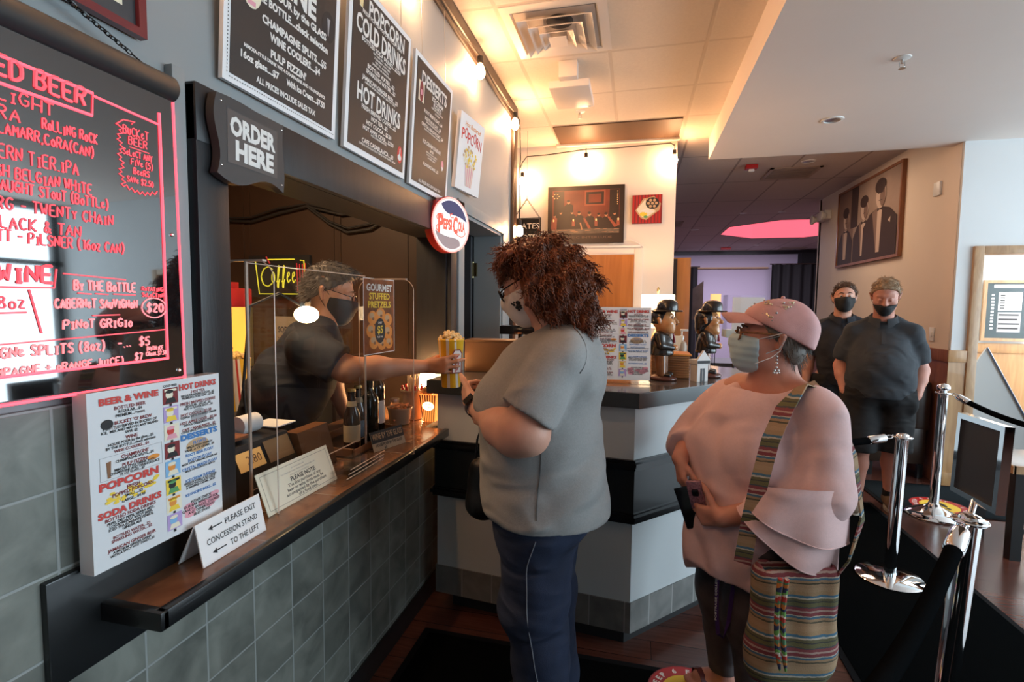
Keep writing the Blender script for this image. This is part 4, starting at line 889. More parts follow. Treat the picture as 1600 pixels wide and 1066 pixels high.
MB().prism([(1.555, 5.5, 1.36), (1.655, 5.5, 1.36), (1.655, 5.5, 1.755), (1.555, 5.5, 1.675)], (0, .012, 0)).build('board', mat('poster_grey', (.13, .09, .10), .5, noise=.4, nscale=12), t); MB().box((1.6, 5.515, 0), (1.63, 5.54, 1.5)).box((1.5, 5.45, 0), (1.75, 5.7, .02)).build('stand', M('black_trim'), t)
def lamp_post(x, y, z0, label):
    t = thing('paper_lamp', (x, y, 0), label, 'lamp')
    MB().box((x-.055, y-.04, z0), (x+.055, y+.04, z0+.33), bev=.004).build('lamp_shade', emis('paper_glow', (1.0, .56, .22), 1.0), t); MB().box((x-.062, y-.045, z0-.012), (x+.062, y+.045, z0)).box((x-.02, y-.02, .02), (x-.012, y-.012, z0)).box((x+.012, y+.012, .02), (x+.02, y+.02, z0)).box((x-.12, y-.12, 0), (x+.12, y+.12, .02)).build('stand', M('black_trim'), t)
lamp_post(1.93, 6.6, 1.32, 'tall narrow amber paper lamp on a black stand beyond the counter')
glass('acrylic', (.97, .975, .98))
t = thing('screened_stand', (1.88, 5.0, 0), 'metal stand with clear acrylic screen behind the pink cap', 'stand')
MB().box((1.79, 4.9, 1.215), (2.12, 5.15, 1.285), bev=.004).build('tray', mat('pale_blue_metal', (.42, .52, .55), .4), t)
MB().box((1.79, 4.905, 1.285), (1.795, 5.15, 1.60)).box((1.795, 4.905, 1.285), (2.12, 4.911, 1.60)).build('screen', M('acrylic'), t); MB().box((1.84, 4.92, 1.285), (2.10, 4.93, 1.58)).build('paper', M('paper_white'), t)
for x, y in ((1.87, 4.95), (2.07, 5.1)): MB().cyl((x, y, .02), (x, y, 1.22), .010, seg=8).build('leg', M('black_trim'), t)
MB().box((1.74, 4.85, 0), (2.17, 5.2, .02)).build('base', M('black_trim'), t)
t = thing('lounge_table', (2.2, 7.6, 0), 'low dark table far behind the counter end', 'table'); MB().box((1.9, 7.2, .70), (2.7, 8.0, .75)).build('top', M('dark_grey'), t)
for x in (1.95, 2.65):
    for y in (7.25, 7.95): MB().box((x-.03, y-.03, 0), (x+.03, y+.03, .70)).build('leg', M('black_trim'), t)
# dark upholstered bench along the peach wall behind the men
t = thing('wall_bench', (3.2, 5.6, 0), 'dark brown upholstered chair against the wainscot behind the front man', 'chair')
MB().box((3.05, 5.12, .12), (3.50, 5.72, .46), bev=.03).build('seat', M('brown_trim'), t); MB().box((3.36, 5.12, .42), (3.52, 5.72, .86), bev=.03).build('backrest', M('brown_trim'), t)
for x in (3.08, 3.47):
    for y in (5.15, 5.69): MB().box((x-.02, y-.02, 0), (x+.02, y+.02, .12)).build('leg', M('black_trim'), t)
# ================================================================== smooth solids: signed distance fields meshed with surface nets
def V(*a): return np.array(a, float)
class SDF:
    """field sampled on a grid of step h over [lo, hi]; primitives are blended in one after another"""
    def __init__(s, lo, hi, h):
        s.h = h; s.lo = np.array(lo, float)-2*h; s.n = np.ceil((np.array(hi, float)+2*h-s.lo)/h).astype(int)+1
        s.F = np.full(tuple(s.n), 9.0, np.float32)
    def win(s, lo, hi):
        a = np.clip(np.floor((np.array(lo)-s.lo)/s.h).astype(int), 0, s.n); b = np.clip(np.ceil((np.array(hi)-s.lo)/s.h).astype(int)+1, 0, s.n)
        if (b <= a).any(): return None
        ax = [(s.lo[i]+s.h*np.arange(a[i], b[i])).astype(np.float32) for i in range(3)]
        return (slice(a[0], b[0]), slice(a[1], b[1]), slice(a[2], b[2])), ax[0][:, None, None], ax[1][None, :, None], ax[2][None, None, :]
    def _blend(s, sl, d, k, op):
        f = s.F[sl]
        if op == 'add':
            if k > 0: hh = np.maximum(k-np.abs(f-d), 0)/k; r = np.minimum(f, d)-hh*hh*k*.25
            else: r = np.minimum(f, d)
        elif op == 'sub':
            d = -d
            if k > 0: hh = np.maximum(k-np.abs(f-d), 0)/k; r = np.maximum(f, d)+hh*hh*k*.25
            else: r = np.maximum(f, d)
        else: r = np.maximum(f, d)
        s.F[sl] = r
    def cone(s, a, b, ra, rb=None, k=.01, op='add', sq=None):
        """tapered capsule a-b"""
        rb = ra if rb is None else rb; a = np.array(a, float); b = np.array(b, float); m = k+4*s.h
        w = s.win(np.minimum(a-ra, b-rb)-m, np.maximum(a+ra, b+rb)+m)
        if w is None: return s
        sl, X, Y, Z = w; d = b-a; L = max(float(d@d), 1e-9)
        t = np.clip(((X-a[0])*d[0]+(Y-a[1])*d[1]+(Z-a[2])*d[2])/L, 0, 1)
        q = np.sqrt((X-a[0]-t*d[0])**2+(Y-a[1]-t*d[1])**2+(Z-a[2]-t*d[2])**2)-(ra+(rb-ra)*t)
        s._blend(sl, q, k, op); return s
    def chain(s, pts, rs, k=.01, op='add'):
        for i in range(len(pts)-1): s.cone(pts[i], pts[i+1], rs[i], rs[i+1], k, op)
        return s
    def ell(s, c, r, R=None, k=.01, op='add'):
        """ellipsoid; R rotates its axes (columns)"""
        c = np.array(c, float); r = np.array([r]*3 if np.isscalar(r) else r, float); m = k+4*s.h; R = np.eye(3) if R is None else np.array(R)
        e = np.sqrt(((R*r)**2).sum(1)); w = s.win(c-e-m, c+e+m)
        if w is None: return s
        sl, X, Y, Z = w; X = X-c[0]; Y = Y-c[1]; Z = Z-c[2]
        p = [R[0, i]*X+R[1, i]*Y+R[2, i]*Z for i in range(3)]
        k0 = np.sqrt((p[0]/r[0])**2+(p[1]/r[1])**2+(p[2]/r[2])**2); k1 = np.sqrt((p[0]/r[0]**2)**2+(p[1]/r[1]**2)**2+(p[2]/r[2]**2)**2)
        s._blend(sl, k0*(k0-1)/np.maximum(k1, 1e-6), k, op); return s
    def box(s, c, r, R=None, rd=.005, k=.005, op='add'):
        c = np.array(c, float); r = np.array(r, float); m = k+4*s.h; R = np.eye(3) if R is None else np.array(R)
        e = np.abs(R*r).sum(1); w = s.win(c-e-m, c+e+m)
        if w is None: return s
        sl, X, Y, Z = w; X = X-c[0]; Y = Y-c[1]; Z = Z-c[2]
        p = [np.abs(R[0, i]*X+R[1, i]*Y+R[2, i]*Z)-(r[i]-rd) for i in range(3)]
        d = np.sqrt(sum(np.maximum(q, 0)**2 for q in p))+np.minimum(np.maximum(np.maximum(p[0], p[1]), p[2]), 0)-rd
        s._blend(sl, d, k, op); return s
    def cut(s, c, n):
        """keep the half space where (p-c).n < 0"""
        c = np.array(c, float); n = np.array(n, float); n = n/np.linalg.norm(n); sl, X, Y, Z = s.win(s.lo-1, s.lo+s.h*(s.n+1))
        s.F = np.maximum(s.F, ((X-c[0])*n[0]+(Y-c[1])*n[1]+(Z-c[2])*n[2]).astype(np.float32)); return s
    def grid(s): return s.win(s.lo-1, s.lo+s.h*(s.n+1))[1:]
    def disp(s, fn):
        X, Y, Z = s.grid(); s.F = s.F + fn(X, Y, Z).astype(np.float32); return s
    def offset(s, d): s.F = s.F - np.float32(d); return s
    def copy(s):
        c = SDF.__new__(SDF); c.h = s.h; c.lo = s.lo; c.n = s.n; c.F = s.F.copy(); return c
    def minus(s, o, gap=0.0): s.F = np.maximum(s.F, -(o.F-np.float32(gap))); return s
    def mesh(s, relax=1):
        F = s.F; n = F.shape; ins = F < 0
        c = ins[:-1, :-1, :-1].astype(np.int8)
        cnt = np.zeros(tuple(k-1 for k in n), np.int8)
        for dx in (0, 1):
            for dy in (0, 1):
                for dz in (0, 1): cnt += ins[dx:n[0]-1+dx, dy:n[1]-1+dy, dz:n[2]-1+dz]
        act = (cnt > 0) & (cnt < 8); idx = -np.ones(act.shape, np.int64); cells = np.argwhere(act); idx[act] = np.arange(len(cells))
        acc = np.zeros((len(cells), 3)); num = np.zeros(len(cells))
        cor = np.array([(x, y, z) for x in (0, 1) for y in (0, 1) for z in (0, 1)])
        vals = np.stack([F[tuple((cells+q).T)] for q in cor], 1)
        for i in range(8):
            for j in range(i+1, 8):
                if np.abs(cor[i]-cor[j]).sum() != 1: continue
                a = vals[:, i]; b = vals[:, j]; m = (a < 0) != (b < 0); t = a[m]/(a[m]-b[m])
                acc[m] += cor[i]+(cor[j]-cor[i])*t[:, None]; num[m] += 1
        P = s.lo+s.h*(cells+acc/num[:, None]); quads = []
        for ax in range(3):
            o1, o2 = [(1, 2), (2, 0), (0, 1)][ax]
            a = [slice(None)]*3; b = [slice(None)]*3; a[ax] = slice(0, -1); b[ax] = slice(1, None)
            ch = ins[tuple(a)] != ins[tuple(b)]; ed = np.argwhere(ch)
            ed = ed[(ed[:, o1] > 0) & (ed[:, o2] > 0) & (ed[:, o1] < n[o1]-1) & (ed[:, o2] < n[o2]-1)]
            def at(d1, d2): q = ed.copy(); q[:, o1] -= d1; q[:, o2] -= d2; return idx[tuple(q.T)]
            q = np.stack([at(1, 1), at(0, 1), at(0, 0), at(1, 0)], 1)
            fl = ins[tuple(ed.T)]; q[~fl] = q[~fl][:, ::-1]; quads.append(q)
        Q = np.concatenate(quads); Q = Q[(Q >= 0).all(1)]
        for _ in range(relax):
            S_ = np.zeros_like(P); N_ = np.zeros(len(P))
            for i in range(4):
                np.add.at(S_, Q[:, i], P[Q[:, (i+1) % 4]]); np.add.at(S_, Q[:, (i+1) % 4], P[Q[:, i]]); np.add.at(N_, Q[:, i], 1); np.add.at(N_, Q[:, (i+1) % 4], 1)
            P = P*.4+.6*S_/np.maximum(N_, 1)[:, None]
        return P, Q
    def build(s, name, m, parent, relax=1):
        P, Q = s.mesh(relax); me = bpy.data.meshes.new(name)
        me.vertices.add(len(P)); me.vertices.foreach_set('co', P.astype(np.float32).ravel())
        me.loops.add(4*len(Q)); me.loops.foreach_set('vertex_index', Q.astype(np.int32).ravel())
        me.polygons.add(len(Q)); me.polygons.foreach_set('loop_start', np.arange(0, 4*len(Q), 4, dtype=np.int32)); me.polygons.foreach_set('use_smooth', [True]*len(Q))
        me.update(calc_edges=True); me.validate(); 
        if m: me.materials.append(m)
        o = bpy.data.objects.new(name, me); COL.objects.link(o); o.parent = parent
        return o
def nrm(v): v = np.array(v, float); return v/np.linalg.norm(v)
def axes(f, u=(0, 0, 1)):
    """columns forward, left, up"""
    f = nrm(f); u = np.array(u, float); l = nrm(np.cross(u, f)); return np.stack([f, l, np.cross(f, l)], 1)
def rot(axis, deg):
    return np.array(Matrix.Rotation(math.radians(deg), 3, Vector(axis)))
def hand(S, w, a, n, side, curl=(.2, .2, .2, .2), spread=.06, thumb=(.3, .35), sc=1.0, k=.004, bend=(1, .9, .6), th_dir=None, wr=.026):
    """w wrist, a direction to the fingertips, n palm normal (the way the palm faces), side +1 thumb along a x n"""
    w = np.array(w, float); a = nrm(a); n = np.array(n, float); n = nrm(n-a*(n@a)); t = np.cross(a, n)*side; q = sc
    offs = (.028, .009, -.010, -.028); Lp = (.088, .092, .087, .078)
    kn = [w+a*Lp[i]*q+t*offs[i]*q for i in range(4)]
    for i in range(4): S.cone(w+t*offs[i]*.55*q+a*.008, kn[i], .0150*q, .0118*q, .012)
    S.cone(w+a*.02*q+t*.018*q, w+a*.05*q+t*.012*q, .019*q, .016*q, .012)
    seg = ((.043, .026, .021), (.047, .030, .022), (.043, .028, .021), (.034, .020, .018)); rr = ((.0098, .0088, .0080, .0068), (.0100, .009, .0082, .007), (.0094, .0085, .0078, .0066), (.0084, .0074, .0068, .0058))
    tips = []
    for i in range(4):
        p = kn[i]; ang = 0; d0 = nrm(a+t*spread*(1.5-i)*.9); pts = [p]
        for j in range(3):
            ang += curl[i]*bend[j]*PI/2
            p = p+(d0*math.cos(ang)+n*math.sin(ang))*seg[i][j]*q; pts.append(p)
        S.chain(pts, [x*q for x in rr[i]], k); S.ell(pts[1], rr[i][1]*1.08*q, k=k); tips.append(p)
    # thumb from the side of the palm, near its base
    p0 = w+a*.022*q+t*.022*q; o, c = thumb
    d = nrm(th_dir) if th_dir is not None else nrm(a*.75+t*math.cos(o*PI/2)*.9+n*math.sin(o*PI/2)*.9)
    pts = [p0, p0+d*.046*q]; dd = d
    for L in (.034, .027): dd = nrm(dd+(a*.5-t*.75)*c+n*.25*c); pts.append(pts[-1]+dd*L*q)
    S.chain(pts, [.0150*q, .0118*q, .0108*q, .0085*q], .007)
    return tips
def head(S, c, R, sc=1.0, jaw=1.0, fat=0.0, nose=1.0):
    """c: centre between the ears; R columns forward, left, up"""
    P = lambda x, y, z: np.array(c)+R@(np.array([x, y, z])*sc)
    E = lambda p, r, k=.012, op='add': S.ell(P(*p), np.array(r)*sc, R, k, op)
    E((-.012, 0, .038), (.098, .076, .088)); E((.026, 0, -.025), (.066, .062+fat, .078), .03); E((.030, 0, -.062), (.052, .050+fat, .045*jaw), .03)
    E((.068, 0, -.092*jaw), (.024, .026, .020), .022)
    for y in (-1, 1):
        E((.052, y*.040, -.022), (.030, .026+fat*.6, .026), .02); S.cone(P(.082, y*.012, .036), P(.070, y*.046, .034), .011*sc, .008*sc, .014)
        E((.100, y*.031, .012), (.016, .018, .012), .012, 'sub'); E((.083, y*.031, .011), (.0125, .0125, .0125), .003)
        S.cone(P(-.018, y*.078, -.022), P(-.024, y*.086, .020), .009*sc, .013*sc, .006); E((-.010, y*.090, .003), (.008, .006, .016), .005, 'sub')
    S.cone(P(.094, 0, .020), P(.112*nose, 0, -.016), .0085*sc, .0125*sc, .012)
    for y in (-1, 1): E((.100, y*.012, -.021), (.011, .009, .008), .008)
    S.cone(P(.090, -.018, -.054), P(.090, .018, -.054), .0075*sc, None, .008); S.cone(P(.087, -.015, -.066), P(.087, .015, -.066), .008*sc, None, .008)
    return P
# ================================================================== tall order counter
mat('counter_panel', (0.52, 0.55, 0.56), .5, noise=.03, nscale=3, bump=.04, bscale=90); mat('slab_top', (0.115, 0.105, 0.098), .17, noise=.25, nscale=30, coat=.3); mat('slab_edge', (0.030, 0.034, 0.036), .3, coat=.3)
grid_mat('base_tile_front', 0, 2, .152, .30, .225, -.05, .0022, (.20, .19, .175), (.12, .115, .11), (.27, .26, .25), .45, 9, .3, .12)
grid_mat('base_tile_side', 0, 2, .1045, .30, .985, -.05, .0022, (.22, .22, .21), (.13, .135, .13), (.30, .30, .29), .45, 9, .3, .12)  # same tile as the front, colour lightened for the daylit side
CP = [(.05, 2.21), (1.022, 2.11), (1.80, 2.965), (1.36, 3.37), (.78, 2.735), (.11, 2.80)]
def inset(P, d):
    out = []; n = len(P)
    for i in range(n):
        a, b, c = Vector(P[i-1]), Vector(P[i]), Vector(P[(i+1) % n]); e1 = (b-a).normalized(); e2 = (c-b).normalized()
        n1 = Vector((-e1.y, e1.x)); n2 = Vector((-e2.y, e2.x)); m = (n1+n2).normalized(); out.append(tuple(b+m*(d/max(.3, m.dot(n1)))))
    return out
def slabp(mb, P, z0, z1): return mb.prism([(x, y, z0) for x, y in P], (0, 0, z1-z0))
t = thing('order_counter', (.9, 2.6, 0), 'tall angled order counter with pale panels, black bands and grey tile foot', 'counter')
slabp(MB(), CP, 1.066, 1.128).build('edge_band', M('slab_edge'), t); slabp(MB(), inset(CP, .004), 1.127, 1.1305).build('worktop', M('slab_top'), t)
B = inset(CP, .038)
slabp(MB(), B, .085, 1.066).build('body', M('counter_panel'), t)
slabp(MB(), inset(CP, .095), 0, .088).build('plinth', M('black_matte'), t)
k = MB(); slabp(k, inset(CP, .028), .612, .800); k.build('black_band', M('black_trim'), t)
k = MB()
for z in (.572, .800):
    slabp(k, inset(CP, .020), z, z+.014); slabp(k, inset(CP, .012), z+.014, z+.030); slabp(k, inset(CP, .022), z+.030, z+.042)
k.build('moulding', M('black_gloss'), t)
Bo = inset(CP, .032)
MB().prism([(Bo[0][0], Bo[0][1], .087), (Bo[1][0], Bo[1][1], .087), (Bo[1][0], Bo[1][1]+.01, .087), (Bo[0][0], Bo[0][1]+.01, .087)], (0, 0, .135)).build('tile_foot', M('base_tile_front'), t)
dv = (Vector(Bo[2])-Vector(Bo[1])).normalized(); nv = Vector((-dv.y, dv.x))*.008
MB().prism([(Bo[1][0], Bo[1][1], .087), (Bo[2][0], Bo[2][1], .087), (Bo[2][0]+nv.x, Bo[2][1]+nv.y, .087), (Bo[1][0]+nv.x, Bo[1][1]+nv.y, .087)], (0, 0, .135)).build('tile_foot', M('base_tile_side'), t)
CT = 1.1305

# ================================================================== printed menu sheets
def menu_sheet(b, w, h, parent, d=.0006, text_scale=1.0):
    X = lambda f: f*w
    Y = lambda f: f*h
    def tx(m, s, x, y, hh, ww=None, bold=.02): b.text(m, s, X(x), Y(y)-hh*h*.6, hh*h*(1 if ww else 1.18), d+.0003, bold=bold, width=X(ww) if ww else None, maxw=X(.43) if x < .5 else X(.36))
    for s, x, y, hh, ww, m in (('BEER & WINE', .27, .945, .036, .40, 'print_red'), ('POPCORN', .25, .475, .042, .40, 'print_red'), ('SODA DRINKS', .25, .315, .036, .43, 'print_red'), ('HOT DRINKS', .80, .950, .036, .33, 'print_red'), ('DESSERTS', .80, .620, .036, .33, 'print_blue')):
        b.text('print_grey', s, X(x)+.0018, Y(y-hh/2)-.0018, hh*h, d, bold=.06, width=X(ww)); tx(m, s, x, y, hh, ww, .05)
    R, K, B_ = 'print_maroon', 'print_black', 'print_blue'
    for m, s, x, y, hh in ((R, 'BOTTLED BEER', .27, .895, .017), (K, 'REGULAR....$4', .27, .872, .014), (K, 'PREMIUM....+extra', .27, .850, .014), (R, "BUCKET 'O' BREW", .29, .812, .017), (K, '5 BOTTLES SERVED IN BUCKET OF', .27, .788, .013), (K, 'ICE.  MIX AND MATCH ANY BRAND', .27, .768, .013), (K, 'SAVE $2', .27, .748, .013),
        (R, 'WINE', .27, .717, .017), (K, 'HOUSE POUR by the glass....$5', .27, .695, .013), (K, 'BY THE BOTTLE....check selection', .27, .675, .013), (R, 'WINE COOLERS....$4', .27, .652, .014), (R, 'CHAMPAGNE', .29, .612, .017), (K, 'CHAMPAGNE SPLITS....$5', .29, .592, .013), (R, "PULP FIZZIN'", .29, .563, .017), (K, 'MIMOSA STYLE DRINK WITH', .29, .545, .012), (K, 'CHAMPAGNE AND ORANGE JUICE', .29, .529, .012), (K, '16 OZ GLASS....$7', .27, .513, .012),
        (R, 'FRESH', .27, .428, .018), (R, 'POPPED POPCORN', .27, .405, .018), (K, 'SMALL....$3', .27, .382, .014), (K, 'LARGE....$4.50', .27, .355, .014), (R, 'BOTTLED SODA DRINKS', .25, .275, .017), (K, 'PEPSI, DIET PEPSI, SIERRA MIST,', .25, .252, .013), (K, 'LOGANBERRY, ROOT BEER,', .25, .234, .013), (K, 'ICED TEA (UN/SWEETENED),', .25, .216, .013), (K, 'GINGER ALE', .25, .198, .013), (R, 'BOTTLED WATER....$2', .25, .165, .014), (R, 'SPARKLING WATER....$2', .25, .145, .014), (R, 'JAMAICAN GINGER BEER', .25, .100, .016), (K, 'A MEDIUM GINGER DRINK', .25, .080, .012), (K, 'WITH A SPICY HOT TWIST!..$3', .25, .063, .012),
        (R, 'HOT TEA', .80, .905, .016), (K, 'REGULAR/HERBAL/DECAF....$2', .80, .886, .012), (K, 'PREMIUM LOOSE LEAF....$2.50', .80, .870, .012), (R, 'FRESH BREWED COFFEE', .80, .835, .016), (K, 'REGULAR - DECAF....$2', .80, .816, .012), (K, 'ADD A FLAVOR SHOT....50', .80, .800, .012), (R, 'HOT COCOA....$2.50', .78, .762, .016), (K, 'TOPPED WITH WHIPPED CREAM', .80, .744, .012), (R, 'HOT APPLE CIDER....$2.50', .80, .710, .016), (K, 'WITH A CINNAMON STICK', .80, .692, .012), (R, 'CAFE CASABLANCA....$3', .80, .664, .015), (K, 'COFFEE MADE WITH CHOCOLATE', .80, .648, .011),
        (B_, 'FLOATS', .80, .565, .018), (K, 'MADE WITH FRENCH', .80, .542, .013), (K, 'VANILLA ICE CREAM....$4', .80, .523, .013), (B_, 'ROOT BEER FLOAT', .80, .492, .016), (B_, 'BOSTON FLOAT', .80, .455, .016), (K, 'MADE WITH VERNORS GINGER ALE', .80, .437, .011), (B_, 'CRYSTAL BEACH FLOAT', .80, .405, .016), (K, 'MADE WITH CRYSTAL BEACH', .80, .388, .011), (B_, 'ICE CREAM SUNDAE', .80, .325, .016), (K, 'FRENCH VANILLA ICE CREAM', .80, .307, .012), (K, 'WITH CHOCOLATE SYRUP', .80, .291, .012), (K, '& WHIPPED CREAM....$4.50', .80, .275, .012), (B_, 'KLONDIKE BARS....$2', .80, .230, .016), (K, 'PLEASE CHECK', .80, .175, .015), (K, 'OUR BAR WINDOW FOR', .80, .152, .015), (K, 'CANDY, SNACKS, COOKIES', .80, .129, .015), (K, 'AND OTHER FOOD', .80, .106, .015), (K, 'SELECTIONS', .80, .083, .015)):
        tx(m, s, x, y, hh, None, .025)
    b.outline('print_grey', X(.06), Y(.50), X(.485), Y(.632), .0007, d)
    # decorations behind the words
    rnd = random.Random(11)
    for i in range(26): b.oval('print_yellow', X(.27+rnd.uniform(-.17, .17)), Y(.395+rnd.uniform(-.035, .035)), X(.02), Y(.010), d-.0001+i*1e-5, 7)
    for i in range(10): b.oval('print_pink', X(.80+rnd.uniform(-.13, .13)), Y(.14+rnd.uniform(-.05, .05)), X(.05), Y(.02), d-.0001+i*1e-5, 9)
    b.oval('print_grey', X(.80), Y(.735), X(.07), Y(.055), d+.0001); b.oval('print_tan', X(.78), Y(.545), X(.10), Y(.045), d-.0001); b.oval('print_orange', X(.42), Y(.555), X(.045), Y(.016), d+.0001)
    b.oval('print_black', X(.115), Y(.812), X(.04), Y(.028), d); b.poly('print_brown', [(X(.10), Y(.60)), (X(.13), Y(.605)), (X(.125), Y(.51)), (X(.105), Y(.51))], d+.0001)
    pics = [('print_maroon', 'print_cream', 'print_black'), ('print_violet', 'print_cream', 'print_yellow'), ('print_cream', 'print_red', 'print_pink'), ('print_maroon', 'print_cream', 'print_black'), ('print_sky', 'print_orange', 'print_cream'), ('print_yellow', 'print_black', 'print_green'), ('print_cream', 'print_orange', 'print_yellow'), ('print_violet', 'print_sky', 'print_cream')]
    b.rect('print_black', X(.555), Y(.03), X(.575), Y(.955), d); tx('print_black', 'COLD BEER', .565, .972, .014, .11)
    for i, (a, c1, c2) in enumerate(pics):
        y1 = .955-i*.115; y0 = y1-.100; x0, x1 = .505, .625
        b.rect(a, X(x0), Y(y0), X(x1), Y(y1), d+.0002); cx = (x0+x1)/2; cy = (y0+y1)/2
        b.oval(c1, X(cx-.01), Y(cy+.008), X(.030), Y(.026), d+.0004, 14); b.poly(c2, [(X(cx-.045), Y(y0+.006)), (X(cx+.045), Y(y0+.006)), (X(cx+.03), Y(cy-.012)), (X(cx-.03), Y(cy-.012))], d+.0005); b.oval(c2, X(cx-.008), Y(cy+.028), X(.032), Y(.012), d+.0006, 12)
        if i in (0, 1, 5, 6): b.rect(c1, X(x0+.012), Y(y1-.022), X(x1-.012), Y(y1-.008), d+.0006)
    b.finish(parent, {m: ('lettering' if m in ('print_red', 'print_blue', 'print_black', 'print_maroon', 'print_grey') else 'picture') for m in b.layers})
mat('acrylic_white', (.74, .76, .78), .12, coat=.5)
t = thing('menu_display', (.05, .83, .96), 'thick white acrylic menu panel on the wall above the counter end, under the marker board', 'menu board')
b = Board((.064, .682, .985), (-.01, 1, .0), (.0, .02, 1)); b.slab(MB(), 0, 0, .296, .332, -.032, 0).build('panel', M('acrylic_white'), t)
menu_sheet(b, .296, .332, t)
t = thing('menu_holder', (.92, 2.38, CT), 'clear stand with the white printed menu on the tall counter behind the woman in grey', 'menu stand')
b = Board((.785, 2.352, CT+.004), (1, .13, 0), (0, .05, 1)); w, h = .286, .345
b.slab(MB(), -.004, 0, w+.004, h+.006, -.006, -.003).build('back_sheet', M('acrylic'), t); b.slab(MB(), 0, .012, w, h, -.003, 0).build('sheet', M('paper_white'), t)
MB().box((0, 0, 0), (.29, .09, .003)).build('foot', M('acrylic'), t, local=True).location = (-.135, -.03, 0)
menu_sheet(Board(b.at(0, .012), b.u, b.v), w, h-.012, t)

# ================================================================== signs on the service counter
SZ = .907
t = thing('exit_card', (.10, .97, SZ), 'white tent card reading PLEASE EXIT CONCESSION STAND TO THE LEFT', 'sign')
b = Board((.108, .874, SZ), (-.02, 1, 0), (-.22, .0, 1)); w, h = .196, .094
b.slab(MB(), 0, 0, w, h, -.003, 0).build('card', M('paper_white'), t); b2 = b
MB().prism([b.at(0, h, -.003), b.at(w, h, -.003), b.at(w, h, -.003)+Vector((-.045, 0, -h*.98+.002)), b.at(0, h, -.003)+Vector((-.045, 0, -h*.98+.002))], (.003, 0, 0)).build('back_leaf', M('paper_white'), t)
for s, x, y, ww in (('PLEASE EXIT', .128, .066, .098), ('CONCESSION STAND', .098, .040, .155), ('TO THE LEFT', .128, .014, .092)): b.text('print_black', s, x, y, .0135, .0006, width=ww, bold=.01)
for y in (.073, .021): b.poly('print_black', [(.030, y), (.042, y+.006), (.042, y+.0014), (.070, y+.0014), (.070, y-.0014), (.042, y-.0014), (.042, y-.006)], .0006)
b.finish(t)
mat('cream_card', (.78, .75, .60), .6)
t = thing('note_card', (.04, 1.3, SZ), 'cream note card headed PLEASE NOTE leaning before the cash register', 'sign')
b = Board((.058, 1.135, SZ), (.01, 1, 0), (-.38, .03, 1)); w, h = .318, .118
b.slab(MB(), 0, 0, w, h, -.002, 0).build('card', M('cream_card'), t); b.outline('print_black', .012, .010, w-.012, h-.010, .0008, .0005)
for s, y, hh, ww in (('PLEASE NOTE:', .061, .0125, .115), ('The first purchase of any', .048, .0095, .15), ('beer or wine drink must be', .036, .0095, .165), ('accompanied by the purchase', .0245, .0095, .185), ('of a food item.', .0135, .0095, .09)): b.text('print_black', s, w*.56, y, hh, .0005, width=ww, bold=.022 if 'N' in s[:9] else .01)
for i, s in enumerate(('Due to executive order', 'food must be purchased with every alcoholic beverage order', 'thank you for your understanding')): b.text('print_grey', s, w*.52, .095-i*.009, .0045, .0005, bold=0)
b.finish(t)
t = thing('wine_card', (.04, 1.84, SZ), 'small black-bordered card reading WINE BY THE GLASS before the bottles', 'sign')
b = Board((.030, 1.752, SZ), (.30, 1, 0), (-.35, .05, 1)); w, h = .178, .078
b.slab(MB(), 0, 0, w, h, -.002, 0).build('card', mat('tan_card', (.45, .38, .28), .6), t); b.rect('print_black', 0, h-.046, w, h, .0004)
b.text('print_tan', 'WINE BY THE GLASS', w/2, h-.033, .024, .0009, width=w*.93, bold=.01); b.text('print_black', 'HOUSE POUR BY THE GLASS', w/2, .017, .011, .0006, width=w*.82, bold=.03); b.text('print_black', '$5', w*.36, .003, .010, .0006, bold=.03)
b.finish(t)

# ================================================================== acrylic shield
t = thing('sneeze_shield', (0, 1.45, SZ), 'clear acrylic sneeze shield with two rounded side wings in the serving window', 'sneeze guard')
def pane(mb, y0, y1, z0, z1, x, th=.004): mb.box((x-th/2, y0, z0), (x+th/2, y1, z1)); return mb
pane(MB(), 1.163, 1.785, .96, 1.588, -.022).build('front_pane', M('acrylic'), t)
ed = mat('acrylic_edge', (.62, .50, .42), .15, trans=0.0, spec=.8)
e = MB(); e.tube([(-.022, 1.163, 1.588), (-.022, 1.785, 1.588)], .0016, 5); e.tube([(-.022, 1.163, .96), (-.022, 1.785, .96)], .0012, 5)
def wing(y, x0, x1, z0, z1, r):
    m = MB(); pts = [(x0, z0), (x1, z0)] + [(x1-r+r*math.cos(a*PI/16), z1-r+r*math.sin(a*PI/16)) for a in range(9)] + [(x0+r-r*math.sin(a*PI/16), z1-r+r*math.cos(a*PI/16)) for a in range(9)]
    m.prism([(x, y, z) for x, z in pts], (0, .004, 0)); m.build('wing', M('acrylic'), t)
    e.tube([(x, y-.0005, z) for x, z in pts], .0014, 5, closed=True)
    e.box((-.0245, y-.002, z0), (-.0235, y+.006, z1)).box((-.0205, y-.002, z0), (-.0195, y+.006, z1))
    c = MB().box((x0+.012, y-.006, z1-.001), (x1-.03, y+.010, z1+.004)); c.build('top_clip', M('acrylic_edge'), t)
wing(1.165, -.105, .066, SZ, 1.592, .05); wing(1.778, -.045, .184, SZ, 1.575, .045)
e.build('edge', ed, t)
t = thing('pretzel_poster', (.0, 1.85, 1.29), 'orange poster for GOURMET STUFFED PRETZELS taped to the clear shield', 'poster')
b = Board((.004, 1.728, 1.288), (.04, 1, .0), (0, 0, 1)); w, h = .226, .290
b.slab(MB(), 0, 0, w, h, -.0018, 0).build('sheet', mat('pretzel_brown', (.30, .085, .02), .35, noise=.5, nscale=16, color2=(.10, .03, .01)), t)
